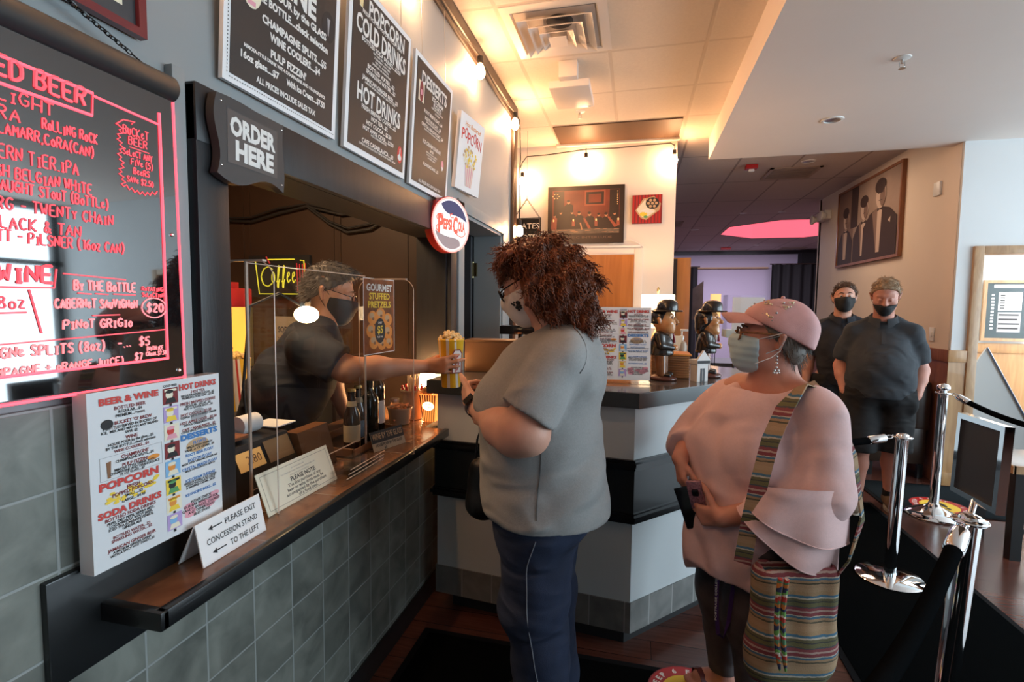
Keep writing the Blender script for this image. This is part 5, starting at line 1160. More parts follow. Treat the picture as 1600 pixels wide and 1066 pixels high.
for s, y, hh, m, ww in (('GOURMET', .245, .027, 'print_white', .19), ('STUFFED', .212, .025, 'print_yellow', .155), ('PRETZELS', .180, .025, 'print_yellow', .17)): b.text(m, s, w/2, y, hh, .0012, width=ww, bold=.03)
rnd = random.Random(2)
for i, (x, y, r) in enumerate(((.06, .14, .034), (.12, .15, .036), (.175, .13, .034), (.05, .09, .034), (.175, .08, .036), (.07, .045, .034), (.13, .035, .032), (.185, .035, .03))):
    b.oval('print_orange', x, y, r, r*.8, .0005+i*1e-5); b.oval('print_tan', x-.005, y+.008, r*.55, r*.35, .0007+i*1e-5); b.oval('print_brown', x+.004, y-.004, r*.25, r*.18, .0008+i*1e-5)
b.oval('print_black', .115, .088, .040, .050, .0010); b.text('print_yellow', '$5', .115, .078, .030, .0014, bold=.03); b.text('print_white', 'ONLY', .115, .116, .008, .0014); b.text('print_white', 'PLUS TAX', .115, .060, .007, .0014)
b.rect('paper_white', -.003, -.003, w+.003, -.0, .0); b.outline('paper_white', -.003, -.003, w+.003, h+.003, .003, .0004); b.finish(t, {'paper_white': 'border'})

# ================================================================== bottles, tray and snacks
mat('beer_glass', (.022, .008, .004), .05, coat=.5); mat('wine_glass', (.010, .010, .006), .05, coat=.5); mat('label_cream', (.62, .50, .32), .5); mat('label_blue', (.12, .22, .34), .5); mat('label_white', (.66, .63, .62), .5); mat('cap_gold', (.55, .38, .14), .3, .8)
def beer(x, y, z, label, lm):
    t = thing('beer_bottle', (x, y, z), label, 'bottle', 'bottles on the service counter')
    MB().lathe([(.028, 0), (.031, .004), (.031, .130), (.027, .150), (.0165, .178), (.0135, .215), (.0135, .228), (.015, .229), (.015, .236), (.012, .237)], (x, y, z), seg=24).build('glass', M('beer_glass'), t)
    MB().lathe([(.0155, .232), (.0160, .236), (.0145, .243), (.001, .244)], (x, y, z), seg=21).build('cap', M('cap_gold'), t)
    MB().lathe([(.0318, .040), (.0318, .105)], (x, y, z), seg=24, cap0=False, cap1=False).build('label', M(lm), t); MB().lathe([(.0188, .176), (.0158, .196)], (x, y, z), seg=24, cap0=False, cap1=False).build('neck_label', M('label_cream'), t)
def wine(x, y, z, label, lm, h=.31, cap='wine_glass'):
    t = thing('wine_bottle', (x, y, z), label, 'bottle', 'bottles on the service counter')
    s = h/.31; MB().lathe([(.034, 0), (.0375, .005), (.0375, .185*s), (.034, .205*s), (.017, .232*s), (.0145, .25*s), (.0145, .292*s), (.0165, .294*s), (.0165, .306*s), (.012, h)], (x, y, z), seg=26).build('glass', M('wine_glass'), t)
    MB().lathe([(.0152, .25*s), (.0170, .306*s), (.001, h+.001)], (x, y, z), seg=20, cap0=False).build('capsule', M(cap), t)
    if lm: MB().lathe([(.0382, .05), (.0382, .15)], (x, y, z), seg=26, cap0=False, cap1=False).build('label', M(lm), t)
t = thing('bottle_tray', (-.10, 1.86, SZ), 'low brown tray under the beer and wine bottles', 'tray')
m = MB().box((-.24, 1.66, SZ), (-.008, 2.06, SZ+.006)); m.build('base', M('brown_trim'), t)
m = MB().box((-.24, 1.66, SZ+.006), (-.008, 1.666, SZ+.035)).box((-.24, 2.054, SZ+.006), (-.008, 2.06, SZ+.035)).box((-.24, 1.66, SZ+.006), (-.234, 2.06, SZ+.035)).box((-.012, 1.66, SZ+.006), (-.008, 2.06, SZ+.03)); m.build('rim', M('print_brown'), t)
beer(-.055, 1.735, SZ+.006, 'beer bottle nearest the camera in the brown tray, cream label', 'label_cream'); beer(-.075, 1.815, SZ+.006, 'beer bottle with blue neck label just behind the first one', 'label_blue')
wine(-.080, 1.915, SZ+.006, 'dark green wine bottle third in the tray, without a visible label', None, .27); wine(-.100, 2.005, SZ+.006, 'tall wine bottle with white label, rearmost in the tray', 'label_white', .335, 'print_maroon')
for k in range(3):
    t = thing('acrylic_tray', (.07, 1.53, SZ+k*.014), ('lowest', 'middle', 'topmost')[k]+' sheet of the stack of clear bent acrylic trays before the bottles', 'acrylic tray', 'clear acrylic trays stacked on the service counter')
    z = SZ+.001+k*.012; o = .012*k; m = MB().box((.006, 1.40+o, z), (.128, 1.64+o*.4, z+.0035)).box((.124, 1.40+o, z), (.128, 1.64+o*.4, z+.020)); m.build('sheet', M('acrylic'), t)
    m = MB().box((.006, 1.398+o, z), (.010, 1.40+o, z+.07-.012*k)).box((.006, 1.399+o, z), (.009, 1.64+o*.4, z+.066-.012*k)); m.build('upstand', M('acrylic'), t); MB().tube([(.009, 1.40+o, z+.066-.012*k), (.009, 1.64+o*.4, z+.066-.012*k)], .0013, 5).tube([(.128, 1.40+o, z+.020), (.128, 1.64+o*.4, z+.020)], .0013, 5).build('edge', ed, t)
t = thing('straw_cup', (-.09, 2.35, SZ), 'tall clear cup holding straws and red stirrers near the lit lamp', 'cup'); c = (-.085, 2.35, SZ)
mat('frosted', (.75, .60, .45), .35, trans=.6); mat('straw_paper', (.80, .62, .42), .6); mat('red_plastic', (.55, .03, .03), .35)
MB().lathe([(.045, .001), (.052, .14), (.062, .142), (.062, .150), (.050, .148), (.043, .006)], c, seg=24, cap1=True).build('cup', M('frosted'), t)
rnd = random.Random(4); s1 = MB(); s2 = MB()
for i in range(20):
    a = rnd.random()*6.28; r = .034*math.sqrt(rnd.random()); p = Vector((c[0]+r*.7*math.cos(a), c[1]+r*.7*math.sin(a), SZ+.02)); q = p+Vector((r*.55*math.cos(a)+rnd.uniform(-.01, .01), r*.55*math.sin(a), .20+rnd.uniform(-.03, .035))); s1.tube([p, q], .0045, 7)
for i in range(7):
    a = i*.9; p = Vector((c[0]+.03*math.cos(a), c[1]+.03*math.sin(a), SZ+.06)); s2.tube([p, p+Vector((.022*math.cos(a), .022*math.sin(a), .11))], .006, 7)
s1.build('straws', M('straw_paper'), t)['kind'] = 'stuff'; s2.build('stirrers', M('red_plastic'), t)
t = thing('candy_tub', (-.10, 2.24, SZ), 'low round tub of wrapped straws and candy beside the straw cup', 'tub'); c = Vector((-.10, 2.235, SZ))
MB().lathe([(.048, .001), (.058, .075), (.062, .076), (.061, .080), (.054, .078), (.046, .005)], c, seg=26).build('tub', M('frosted'), t)
m = MB()
for i in range(60):
    a = rnd.random()*6.28; r = .045*math.sqrt(rnd.random()); p = c+Vector((r*math.cos(a), r*math.sin(a), .02+.065*rnd.random())); d = Vector((rnd.uniform(-1, 1), rnd.uniform(-1, 1), rnd.uniform(-.4, .4))).normalized(); m.tube([p-d*.014, p+d*.014], .005, 6)
tag(m.build('candy', mat('candy_orange', (.62, .30, .14), .5), t), kind='stuff')
t = thing('shaker_jar', (-.14, 2.29, SZ), 'small clear jar behind the candy tub', 'jar'); MB().lathe([(.022, .001), (.024, .07), (.020, .082), (.020, .09)], (-.165, 2.31, SZ), seg=18).build('jar', M('frosted'), t); MB().lathe([(.023, .088), (.023, .104), (.001, .106)], (-.165, 2.31, SZ), seg=18).build('lid', M('steel'), t)
t = thing('popcorn_box_light', (.02, 2.31, SZ), 'glowing red-striped popcorn box light by the end of the tall counter', 'novelty light')
x, y = .022, 2.335; emis('box_orange', (1.0, .26, .05), 1.6); emis('box_white', (1.0, .74, .42), 4.5)
MB().rings([[(x-.032, y-.032, SZ+.001), (x+.032, y-.032, SZ+.001), (x+.032, y+.032, SZ+.001), (x-.032, y+.032, SZ+.001)], [(x-.046, y-.046, SZ+.135), (x+.046, y-.046, SZ+.135), (x+.046, y+.046, SZ+.135), (x-.046, y+.046, SZ+.135)]]).build('box', M('box_orange'), t)
b = Board((x-.046, y-.0325, SZ+.001), (1, 0, 0), (0, -.105, 1))
for i in range(7):
    f = i/7; b.poly('print_maroon', [(.014+.064*f, .0), (.014+.064*f+.004, 0), (.092*f+.008, .134), (.092*f+.001, .134)], .0006)
b.oval('box_white', .046, .078, .030, .022, .001); b.text('print_red', 'POP', .046, .083, .010, .0016, bold=.03); b.text('print_red', 'CORN', .046, .067, .010, .0016, bold=.03); b.finish(t, {'box_white': 'badge'})
m = MB()
for i in range(34): m.sphere((x+rnd.uniform(-.034, .034), y+rnd.uniform(-.034, .034), SZ+.137+rnd.uniform(0, .028)), rnd.uniform(.009, .014), 7, 5)
tag(m.build('kernels', mat('kernel_lit', (.55, .28, .10), .7), t), kind='stuff')
t = thing('counter_lamp', (-.07, 2.50, SZ), 'small blazing white shaded lamp behind the tall counter end', 'lamp'); c = (-.07, 2.49, SZ)
MB().lathe([(.045, 0), (.045, .012), (.010, .02), (.010, .11)], c, seg=20).build('base', M('brown_trim'), t); MB().lathe([(.075, .085), (.048, .205)], c, seg=28, cap0=False, cap1=False).build('lamp_shade', emis('shade_white', (1.0, .62, .28), 95), t); MB().lathe([(.02, .11), (.026, .14), (.018, .165), (.001, .17)], c, seg=12).build('bulb', emis('counter_bulb', (1.0, .62, .28), 70), t)
# lamp globe on a thin gooseneck inside the window
t = thing('globe_lamp', (-.19, 1.50, SZ), 'glowing oval lamp globe on a thin dark neck before the server', 'lamp')
MB().lathe([(.04, 0), (.04, .012), (.008, .02)], (-.26, 1.44, SZ), seg=18).tube([(-.26, 1.44, SZ+.01), (-.275, 1.43, 1.2), (-.26, 1.45, 1.47), (-.20, 1.52, 1.515), (-.155, 1.57, 1.475)], .005, 7).build('neck', M('black_matte'), t)
MB().sphere((-.143, 1.59, 1.441), (.042, .042, .030), 24, 14).build('globe', emis('globe_warm', (1.0, .70, .38), 30), t)

# ================================================================== cash register and things inside the stand
emis('amber_screen', (.75, .40, .12), .28); mat('register_black', (.02, .02, .022), .35)
t = thing('cash_register', (-.2, 1.3, SZ), 'black cash register with amber displays and a paper roll, behind the shield', 'cash register')
m = MB().prism([(-.36, 1.12, SZ), (-.085, 1.12, SZ), (-.085, 1.12, SZ+.065), (-.125, 1.12, SZ+.150), (-.36, 1.12, SZ+.165)], (0, .33, 0)); m.build('body', M('register_black'), t)
fr_ = Board((-.0835, 1.125, SZ+.068), (0, 1, 0), (-.42, 0, .90))
fr_.rect('amber_screen', .080, .016, .185, .072, .0012); fr_.layers['amber_screen'].build('display', M('amber_screen'), t, smooth=0); fr_.layers.clear()
fr_.rect('tan_card', .200, .012, .315, .082, .0012); fr_.layers['tan_card'].build('card_reader', mat('amber_plate', (.28, .17, .08), .35), t, smooth=0); fr_.layers.clear()
fr_.text('print_grey', 'CASIO', .042, .040, .009, .0012, bold=.01); fr_.text('print_brown', '2.80', .145, .032, .026, .002, bold=0); fr_.finish(t)
MB().cyl((-.20, 1.315, SZ+.188), (-.20, 1.395, SZ+.188), .030, seg=24).build('paper_roll', M('paper_white'), t); MB().box((-.34, 1.13, SZ+.163), (-.14, 1.30, SZ+.172)).build('keypad', mat('keys_orange', (.34, .13, .06), .45, noise=.6, nscale=70), t)
MB().box((-.26, 1.43, SZ+.160), (-.15, 1.53, SZ+.164)).build('slip', M('paper_white'), t)
MB().prism([(-.10, 1.455, SZ), (-.05, 1.455, SZ), (-.09, 1.455, SZ+.14), (-.14, 1.455, SZ+.14)], (0, .17, 0)).build('printer', mat('brown_plastic', (.16, .07, .03), .3), t)
MB().box((-.12, 1.06, SZ), (-.06, 1.118, SZ+.145)).build('side_box', M('register_black'), t)
t = thing('back_counter', (-1.3, 2.4, 0), 'dark back counter inside the concession stand', 'counter'); MB().box((-2.24, 2.02, .06), (-.80, 2.74, .91)).build('body', M('black_matte'), t); MB().box((-2.24, 2.00, .91), (-.78, 2.742, .945), bev=.004).build('top', M('dark_grey'), t)
BZ = .946
t = thing('popcorn_machine', (-1.56, 2.3, BZ), 'red-topped popcorn machine with glowing yellow cabinet', 'popcorn machine'); x0, x1, y0, y1 = -1.90, -1.22, 2.12, 2.58
MB().box((x0, y0, 1.455), (x1, y1, 1.565), bev=.01).box((x0+.05, y0+.05, 1.565), (x1-.05, y1-.05, 1.60)).build('canopy', M('red_plastic'), t)
MB().box((x0, y0, BZ), (x1, y1, 1.105), bev=.006).build('base', M('register_black'), t); MB().box((x0, y0-.005, 1.05), (x1+.004, y1, 1.085)).build('red_strip', M('red_plastic'), t)
m = MB()
for x in (x0+.012, x1-.012):
    for y in (y0+.012, y1-.012): m.box((x-.012, y-.012, 1.105), (x+.012, y+.012, 1.456))
m.build('corner_post', mat('brass_dull', (.40, .32, .12), .35, .8), t)
MB().box((x0+.02, y0+.004, 1.105), (x1-.02, y0+.008, 1.456)).box((x1-.008, y0+.02, 1.105), (x1-.004, y1-.02, 1.456)).build('glass', M('acrylic'), t)
MB().box((x0+.02, y1-.02, 1.105), (x1-.02, y1-.012, 1.456)).box((x0+.012, y0+.02, 1.105), (x0+.02, y1-.02, 1.456)).build('lit_back', emis('machine_glow', (1.0, .46, .06), 1.5), t)
MB().lathe([(.09, 1.43), (.10, 1.40), (.09, 1.31), (.05, 1.30)], ((x0+x1)/2, 2.36, 0), seg=20).build('kettle', M('steel'), t); m = MB()
for i in range(220): m.sphere((rnd.uniform(x0+.05, x1-.04), rnd.uniform(y0+.03, y1-.05), 1.115+.10*rnd.random()**1.5), rnd.uniform(.012, .02), 7, 5)
tag(m.build('popcorn', mat('popcorn', (.78, .55, .22), .8), t), kind='stuff'); MB().box((x0+.2, y0+.15, 1.440), (x1-.2, y1-.15, 1.452)).build('lamp', emis('machine_lamp', (1.0, .60, .20), 14), t)
t = thing('coffee_sign', (-1.14, 2.72, 1.53), 'black neon COFFEE sign with yellow border and a red cup on the rear wall', 'neon sign'); b = Board((-1.36, 2.722, 1.520), (1, 0, 0), (0, 0, 1)); w, h = .43, .255
b.slab(MB(), 0, 0, w, h, -.02, 0).build('panel', M('black_matte'), t); emis('neon_yellow', (.62, .60, .04), .55); emis('neon_dim_red', (.42, .015, .02), .35)
MB().tube([b.at(.075, .225, .006), b.at(.05, .225, .006), b.at(.075, .018, .006), b.at(.35, .018, .006)], .004, 6).tube([b.at(.14, .228, .006), b.at(.33, .228, .006)], .004, 6).tube([b.at(.37, .222, .006), b.at(.395, .22, .006), b.at(.40, .14, .006)], .004, 6).build('border_tube', M('neon_yellow'), t)
s = MB(); scribble(s, 'C', b.at(.085, .062, .007), b.u, b.v, .125, .004); scribble(s, 'offee', b.at(.165, .085, .007), b.u, (b.v+b.u*.0), .10, .0038, width=.17); s.build('lettering', M('neon_yellow'), t)
MB().tube([b.at(.345, .205, .006), b.at(.35, .03, .006), b.at(.40, .03, .006), b.at(.405, .205, .006)], .003, 6).tube([b.at(.365, .20, .006), b.at(.368, .05, .006)], .003, 6).tube([b.at(.385, .20, .006), b.at(.385, .05, .006)], .003, 6).tube([b.at(.13, .245, .006), b.at(.155, .205, .006)], .004, 6).build('cup_tube', M('neon_dim_red'), t)
t = thing('notice_sheet', (-.93, 2.55, 1.17), 'pale notice in a clear stand beneath the neon coffee sign', 'notice'); b = Board((-1.02, 2.5, BZ), (1, -.1, 0), (0, 0, 1)); b.slab(MB(), 0, 0, .19, .56, -.004, -.001).build('stand', M('acrylic'), t); b.slab(MB(), .02, .24, .17, .46, -.001, 0).build('sheet', mat('dim_paper', (.34, .30, .22), .6), t); b.text('print_black', 'SODAS', .095, .37, .034, .001, width=.11, bold=.02); b.text('print_black', 'WATER', .095, .31, .034, .001, width=.11, bold=.02); b.finish(t)
t = thing('blue_card', (-.9, 2.735, 1.4), 'small blue and white triangular card on the rear wall', 'card'); MB().prism([(-1.01, 2.738, 1.50), (-.86, 2.738, 1.505), (-1.01, 2.738, 1.40)], (0, -.003, 0)).build('card', M('print_sky'), t); MB().disc((-.955, 2.734, 1.475), (1, 0, 0), (0, 0, 1), .022, .022).build('dot', M('print_cream'), t, smooth=0)
t = thing('popcorn_tub', (-.92, 2.15, BZ), 'yellow and white popcorn tub waiting on the back counter', 'tub'); ramp_mat('tub_print', 0, [(0, (.80, .50, .03)), (.35, (.82, .80, .76)), (.6, (.55, .05, .04)), (.72, (.82, .80, .76)), (.85, (.80, .50, .03))], .5, scale=18); c = (-.92, 2.12, BZ)
MB().lathe([(.045, 0), (.062, .26), (.058, .258), (.042, .004)], c, seg=26).build('tub', M('tub_print'), t); m = MB()
for i in range(40): a = rnd.random()*6.28; r = .052*math.sqrt(rnd.random()); m.sphere((c[0]+r*math.cos(a), c[1]+r*math.sin(a), BZ+.25+.03*rnd.random()), .012, 7, 5)
tag(m.build('popcorn', M('popcorn'), t), kind='stuff')
t = thing('wire_swag', (-.95, 2.72, 2.0), 'black cables drooping in swags across the rear wall of the stand', 'cable'); m = MB()
for p in ([(-2.0, 2.735, 2.10), (-1.75, 2.735, 2.06), (-1.56, 2.735, 2.0), (-1.35, 2.735, 1.985), (-1.15, 2.735, 2.03), (-.95, 2.735, 2.066), (-.72, 2.735, 2.01), (-.51, 2.735, 2.02), (-.25, 2.735, 2.05)], [(-.95, 2.735, 2.066), (-.80, 2.735, 1.96), (-.68, 2.735, 1.905), (-.53, 2.735, 1.92), (-.42, 2.735, 1.98), (-.25, 2.735, 2.06)]): m.tube(p, .009, 7); m.tube([(x, y-.004, z+.022+.01*math.sin(x*9)) for x, y, z in p], .006, 7)
m.build('cable', M('black_matte'), t)

# ================================================================== on the tall counter
def popcorn_cup(x, y, z):
    t = thing('popcorn_cup', (x, y, z), 'full yellow striped popcorn cup held in the server\'s hand', 'cup')
    ramp_mat('cup_print', 0, [(0, (.86, .50, .02)), (.42, (.84, .82, .78)), (.60, (.86, .50, .02)), (.9, (.84, .82, .78))], .45, scale=14, offset=.45)
    MB().lathe([(.040, 0), (.041, .004), (.056, .205), (.0585, .208), (.057, .213), (.054, .208), (.039, .006)], (x, y, z), seg=32).build('cup', M('cup_print'), t)
    v = Vector((.72, -.69, .0)).normalized(); c = Vector((x, y, z)); u = Vector((0, 0, 1)).cross(v).normalized(); up_ = (Vector((0, 0, 1))+v*.075).normalized()
    b = Board(c+v*.0495+Vector((0, 0, .04)), u, up_)
    b.poly('print_maroon', [(-.022, .025), (.024, .025), (.024, .115), (.014, .130), (-.012, .130), (-.022, .115)], .002); b.poly('paper_white', [(-.018, .03), (.020, .03), (.020, .112), (.012, .125), (-.010, .125), (-.018, .112)], .0026)
    for i, ch in enumerate('POP'): b.text('print_red', ch, .001, .088-.028*i, .020, .0032, bold=.03)
    b.finish(t, {'paper_white': 'badge', 'print_maroon': 'badge'})
    m = MB(); r_ = random.Random(9)
    for i in range(64):
        a = r_.random()*6.28; r = .050*math.sqrt(r_.random()); p = Vector((x+r*math.cos(a), y+r*math.sin(a), z+.203+.030*(1-(r/.05)**2)+.008*r_.random()))
        for q in range(3): m.sphere(p+Vector((r_.uniform(-.006, .006), r_.uniform(-.006, .006), r_.uniform(-.004, .006))), r_.uniform(.005, .0078), 7, 5)
    tag(m.build('popcorn', mat('popcorn_white', (.80, .66, .40), .8, noise=.35, nscale=90, color2=(.60, .38, .12)), t), kind='stuff')
    return t
popcorn_cup(.213, 2.10, 1.121)
t = thing('brown_box', (.3, 2.62, CT), 'plain dark brown leatherette box on the tall counter beyond the popcorn cup', 'box'); mat('leather_brown', (.12, .055, .022), .5, noise=.15, nscale=4)
m = MB().box((-.18, -.07, .001), (.18, .07, .160), bev=.004); o = m.build('body', M('leather_brown'), t, local=True); o.rotation_euler = (0, 0, .06); o = MB().box((-.182, -.072, .160), (.182, .072, .170), bev=.003).build('lid', M('leather_brown'), t, local=True); o.rotation_euler = (0, 0, .06)
t = thing('till_screen', (.22, 3.4, 0), 'black till screen on a pole behind the tall counter, above the brown box', 'screen'); MB().box((.09, 3.37, 1.285), (.36, 3.56, 1.345), bev=.006).build('head', M('black_gloss'), t); MB().cyl((.22, 3.46, .02), (.22, 3.46, 1.29), .02, seg=12).build('pole', M('black_trim'), t); MB().lathe([(.15, 0), (.15, .015), (.03, .025)], (.22, 3.46, 0), seg=24).build('base', M('black_trim'), t)
# two carved bowler-hatted figurines
mat('carved_skin', (.60, .27, .10), .2, noise=.2, nscale=18, coat=.5); mat('carved_black', (.018, .014, .012), .25, coat=.4); mat('carved_brown', (.26, .10, .035), .25, noise=.3, nscale=25, coat=.4); mat('carved_base', (.11, .032, .02), .25, coat=.4); mat('carved_white', (.42, .34, .28), .4); mat('carved_red', (.22, .02, .03), .35)
def figurine(x, y, rz, thin, label):
    t = thing('bowler_figurine', (x, y, CT), label, 'figurine', 'carved figurines on the tall counter', rz); h = .0028
    s = .38/.40
    S = SDF((-.08, -.07, 0), (.08, .07, .035), h); S.ell((0.008, 0, .008), (.066, .052, .024), k=0); S.cut((0, 0, .0005), (0, 0, -1)); S.build('base', M('carved_base'), t)
    lw = .020 if thin else .027
    S = SDF((-.06, -.06, .02), (.07, .06, .17), h)
    for q in (-1, 1): S.cone((-.004, q*.021, .150), (.004, q*.024, .036), lw*1.15, lw*.85, .006)
    S.build('trousers', M('carved_brown'), t)
    S = SDF((-.05, -.06, .015), (.08, .06, .06), h)
    for q in (-1, 1): S.cone((.002, q*.024, .032), (.040, q*.030, .028), .014, .011, .004)
    S.build('shoes', M('carved_black'), t)
    S = SDF((-.08, -.085, .11), (.09, .085, .255), h); r = (.040, .044, .062) if thin else (.050, .056, .060)
    S.ell((0, 0, .175), r, k=0); S.cone((-.004, 0, .16), (-.004, 0, .135), .046 if thin else .052, .050 if thin else .058, .02); S.cone((-.01, -.036, .215), (-.01, .036, .215), .024, None, .02); S.cut((0, 0, .122), (0, 0, -1))
    for q in (-1, 1): S.cone((-.006, q*.048, .212), (.006, q*.060, .170), .019, .017, .01); S.cone((.006, q*.060, .170), (.050, q*.022, .160), .016, .013, .006)
    S.build('jacket', M('carved_black'), t)
    S = SDF((.0, -.05, .13), (.085, .05, .25), h)
    for q in (-1, 1): S.ell((.060, q*.014, .160), (.013, .012, .014), k=.003)
    S.build('hand', M('carved_skin'), t)
    S = SDF((.01, -.03, .175), (.07, .03, .245), h); S.ell((.036, 0, .208), (.014, .016, .030), k=0); S.build('shirt', M('carved_white'), t)
    MB().tube([(.049, 0, .226), (.055, .001, .20), (.055, .002, .182)], [.004, .0055, .007], 8).build('tie', M('carved_red'), t, local=True)
    S = SDF((-.08, -.07, .21), (.10, .07, .355), h); hz = .288
    if thin: S.ell((.0, 0, hz+.006), (.050, .046, .056), k=0); S.ell((.022, 0, hz-.030), (.034, .034, .042), k=.02); S.ell((.040, 0, hz-.058), (.020, .020, .018), k=.014)
    else: S.ell((.0, 0, hz+.004), (.052, .050, .052), k=0); S.ell((.020, 0, hz-.026), (.040, .046, .038), k=.02); S.ell((.034, 0, hz-.048), (.022, .028, .016), k=.014)
    S.cone((0, 0, hz-.03), (-.004, 0, .222), .026, .030, .012)
    S.cone((.048, 0, hz+.014), (.066, 0, hz-.008), .006, .0095, .008); S.cone((.046, -.014, hz-.028), (.046, .014, hz-.028), .0055, None, .004)
    for q in (-1, 1): S.ell((.050, q*.018, hz+.014), (.010, .011, .006), k=.006, op='sub'); S.ell((.034, q*.030, hz-.012), (.016, .014, .014), k=.012); S.cone((-.006, q*.048, hz-.012), (-.010, q*.053, hz+.008), .007, .009, .004); S.cone((.046, q*.010, hz+.026), (.038, q*.030, hz+.024), .0045, .0035, .005)
    S.build('head', M('carved_skin'), t)
    S = SDF((-.08, -.07, .22), (.06, .07, .35), h); S.ell((-.010, 0, hz+.008), (.052, .0525, .056), k=0); S.cut((.022, 0, 0), (1, 0, -.35))
    if thin: S.ell((-.034, 0, hz-.036), (.026, .042, .042), k=.014)
    S.cut((-.002, 0, hz-.075 if thin else hz-.016), (.0, 0, -1)); S.build('hair', M('carved_black'), t)
    if not thin: MB().box((.062, -.005, hz-.0215), (.068, .005, hz-.017)).build('moustache', M('carved_black'), t, local=True)
    MB().lathe([(.070, .332), (.074, .336), (.070, .340), (.050, .341), (.049, .352), (.046, .372), (.036, .385), (.018, .391), (.0005, .392)], (-.002, 0, -.002), (.06, 0, 1), 30).build('hat', M('carved_black'), t, local=True)
    for q in (-1, 1): MB().sphere((.0465, q*.018, hz+.013), .0062, 10, 7).build('eye', M('carved_white'), t, local=True)
    return t
figurine(1.125, 2.545, math.radians(-12), False, 'stout carved figurine in a brown bowler, right beside the printed menu stand')
figurine(1.352, 2.735, math.radians(-8), True, 'long-faced carved figurine in a black bowler, behind the tiny white building')
t = thing('slatted_box', (1.17, 2.70, CT), 'ribbed wooden box between the two figurines', 'box'); m = MB(); wood_mat('slat_wood', (.50, .27, .12), (.36, .17, .07), .5, 6, (1, 1, 6))
m.box((1.085, 2.625, CT+.001), (1.258, 2.795, CT+.112)); m.build('body', M('slat_wood'), t); m = MB()
for i in range(9): m.box((1.080, 2.620, CT+.004+i*.012), (1.263, 2.800, CT+.013+i*.012), bev=.002)
m.build('ribs', M('slat_wood'), t); MB().box((1.074, 2.614, CT+.112), (1.269, 2.806, CT+.121), bev=.002).build('lid', M('print_orange'), t)
t = thing('toy_building', (1.30, 2.55, CT), 'tiny white card building with a ticket-booth front at the counter edge', 'model building', rotz=.55); mat('card_white', (.72, .72, .70), .6); m = MB().box((-.030, -.022, .0005), (.030, .030, .085)); m.build('walls', M('card_white'), t, local=True)
MB().box((-.036, -.028, .085), (.036, .034, .105)).build('cornice', M('card_white'), t, local=True); MB().prism([(-.036, -.028, .105), (.036, -.028, .105), (0, -.028, .150)], (0, .012, 0)).build('gable', M('card_white'), t, local=True)
MB().box((-.034, -.0295, .088), (.034, -.028, .102)).build('sign_band', M('print_black'), t, local=True); MB().box((-.012, -.0235, .001), (-.002, -.022, .065)).box((.002, -.0235, .001), (.012, -.022, .065)).box((.0305, -.005, .045), (.0312, .012, .065)).build('doorway', M('dark_grey'), t, local=True)
t = thing('sanitizer_bottle', (1.27, 3.0, CT), 'clear pump bottle of hand sanitizer behind the slatted box', 'bottle'); c = (1.255, 3.05, CT+.001); MB().lathe([(.030, 0), (.032, .004), (.032, .13), (.026, .15), (.012, .158), (.012, .17)], c, seg=20).build('bottle', M('frosted'), t); MB().lathe([(.014, .168), (.014, .188), (.005, .19), (.005, .215)], c, seg=14).box((c[0]-.008, c[1]-.008, CT+.215), (c[0]+.035, c[1]+.008, CT+.228), bev=.003).build('pump', M('white_plastic'), t)
t = thing('card_reader', (1.20, 2.93, CT), 'tilted cream card terminal with dark base behind the slatted box', 'card reader'); MB().prism([(1.15, 2.90, CT+.001), (1.26, 2.90, CT+.001), (1.26, 3.0, CT+.001), (1.15, 3.0, CT+.001)], (0, 0, .10)).build('base', M('black_gloss'), t); MB().prism([(1.165, 2.90, CT+.10), (1.225, 2.90, CT+.10), (1.255, 2.93, CT+.195), (1.195, 2.93, CT+.195)], (0, .012, 0)).build('panel', M('cream_card'), t)
# ================================================================== people
mat('skin_fair', (.62, .33, .24), .5, sss=.12, noise=.08, nscale=30, bump=.12, bscale=220); mat('skin_pink', (.52, .235, .17), .5, sss=.12, noise=.08, nscale=30, bump=.12, bscale=220); mat('skin_tan', (.56, .27, .16), .5, sss=.12, noise=.08, nscale=30, bump=.12, bscale=220)
mat('eye_white', (.42, .38, .36), .3); mat('iris', (.06, .04, .03), .2); mat('lens_rim', (.015, .012, .012), .25)
mat('mask_black', (.012, .012, .013), .75, bump=.2, bscale=500); mat('mask_white', (.66, .60, .56), .8, bump=.2, bscale=500); mat('mask_blue', (.42, .56, .61), .75, bump=.15, bscale=400)
mat('tee_grey', (.30, .30, .295), .9, noise=.12, nscale=180, bump=.25, bscale=600, wr=.55, wscale=5); mat('seam_dark', (.10, .10, .10), .9)
mat('denim', (.015, .025, .060), .85, noise=.35, nscale=14, bump=.3, bscale=700, stretch=(1, 1, .35), wr=.6, wscale=6); mat('denim_stitch', (.22, .24, .28), .8)
mat('polo_slate', (.034, .040, .048), .85, noise=.1, nscale=120, bump=.2, bscale=500, wr=.5, wscale=6); mat('shirt_navy', (.013, .016, .024), .85, bump=.2, bscale=500, wr=.5, wscale=6); mat('shorts_black', (.007, .007, .008), .85, wr=.5, wscale=6); mat('apron_black', (.022, .017, .015), .8, bump=.2, bscale=400)
mat('blush_knit', (.72, .49, .48), .85, noise=.06, nscale=140, bump=.2, bscale=600, wr=.45, wscale=4.5); mat('cap_pink', (.60, .335, .33), .8, noise=.08, nscale=40, bump=.25, bscale=350)
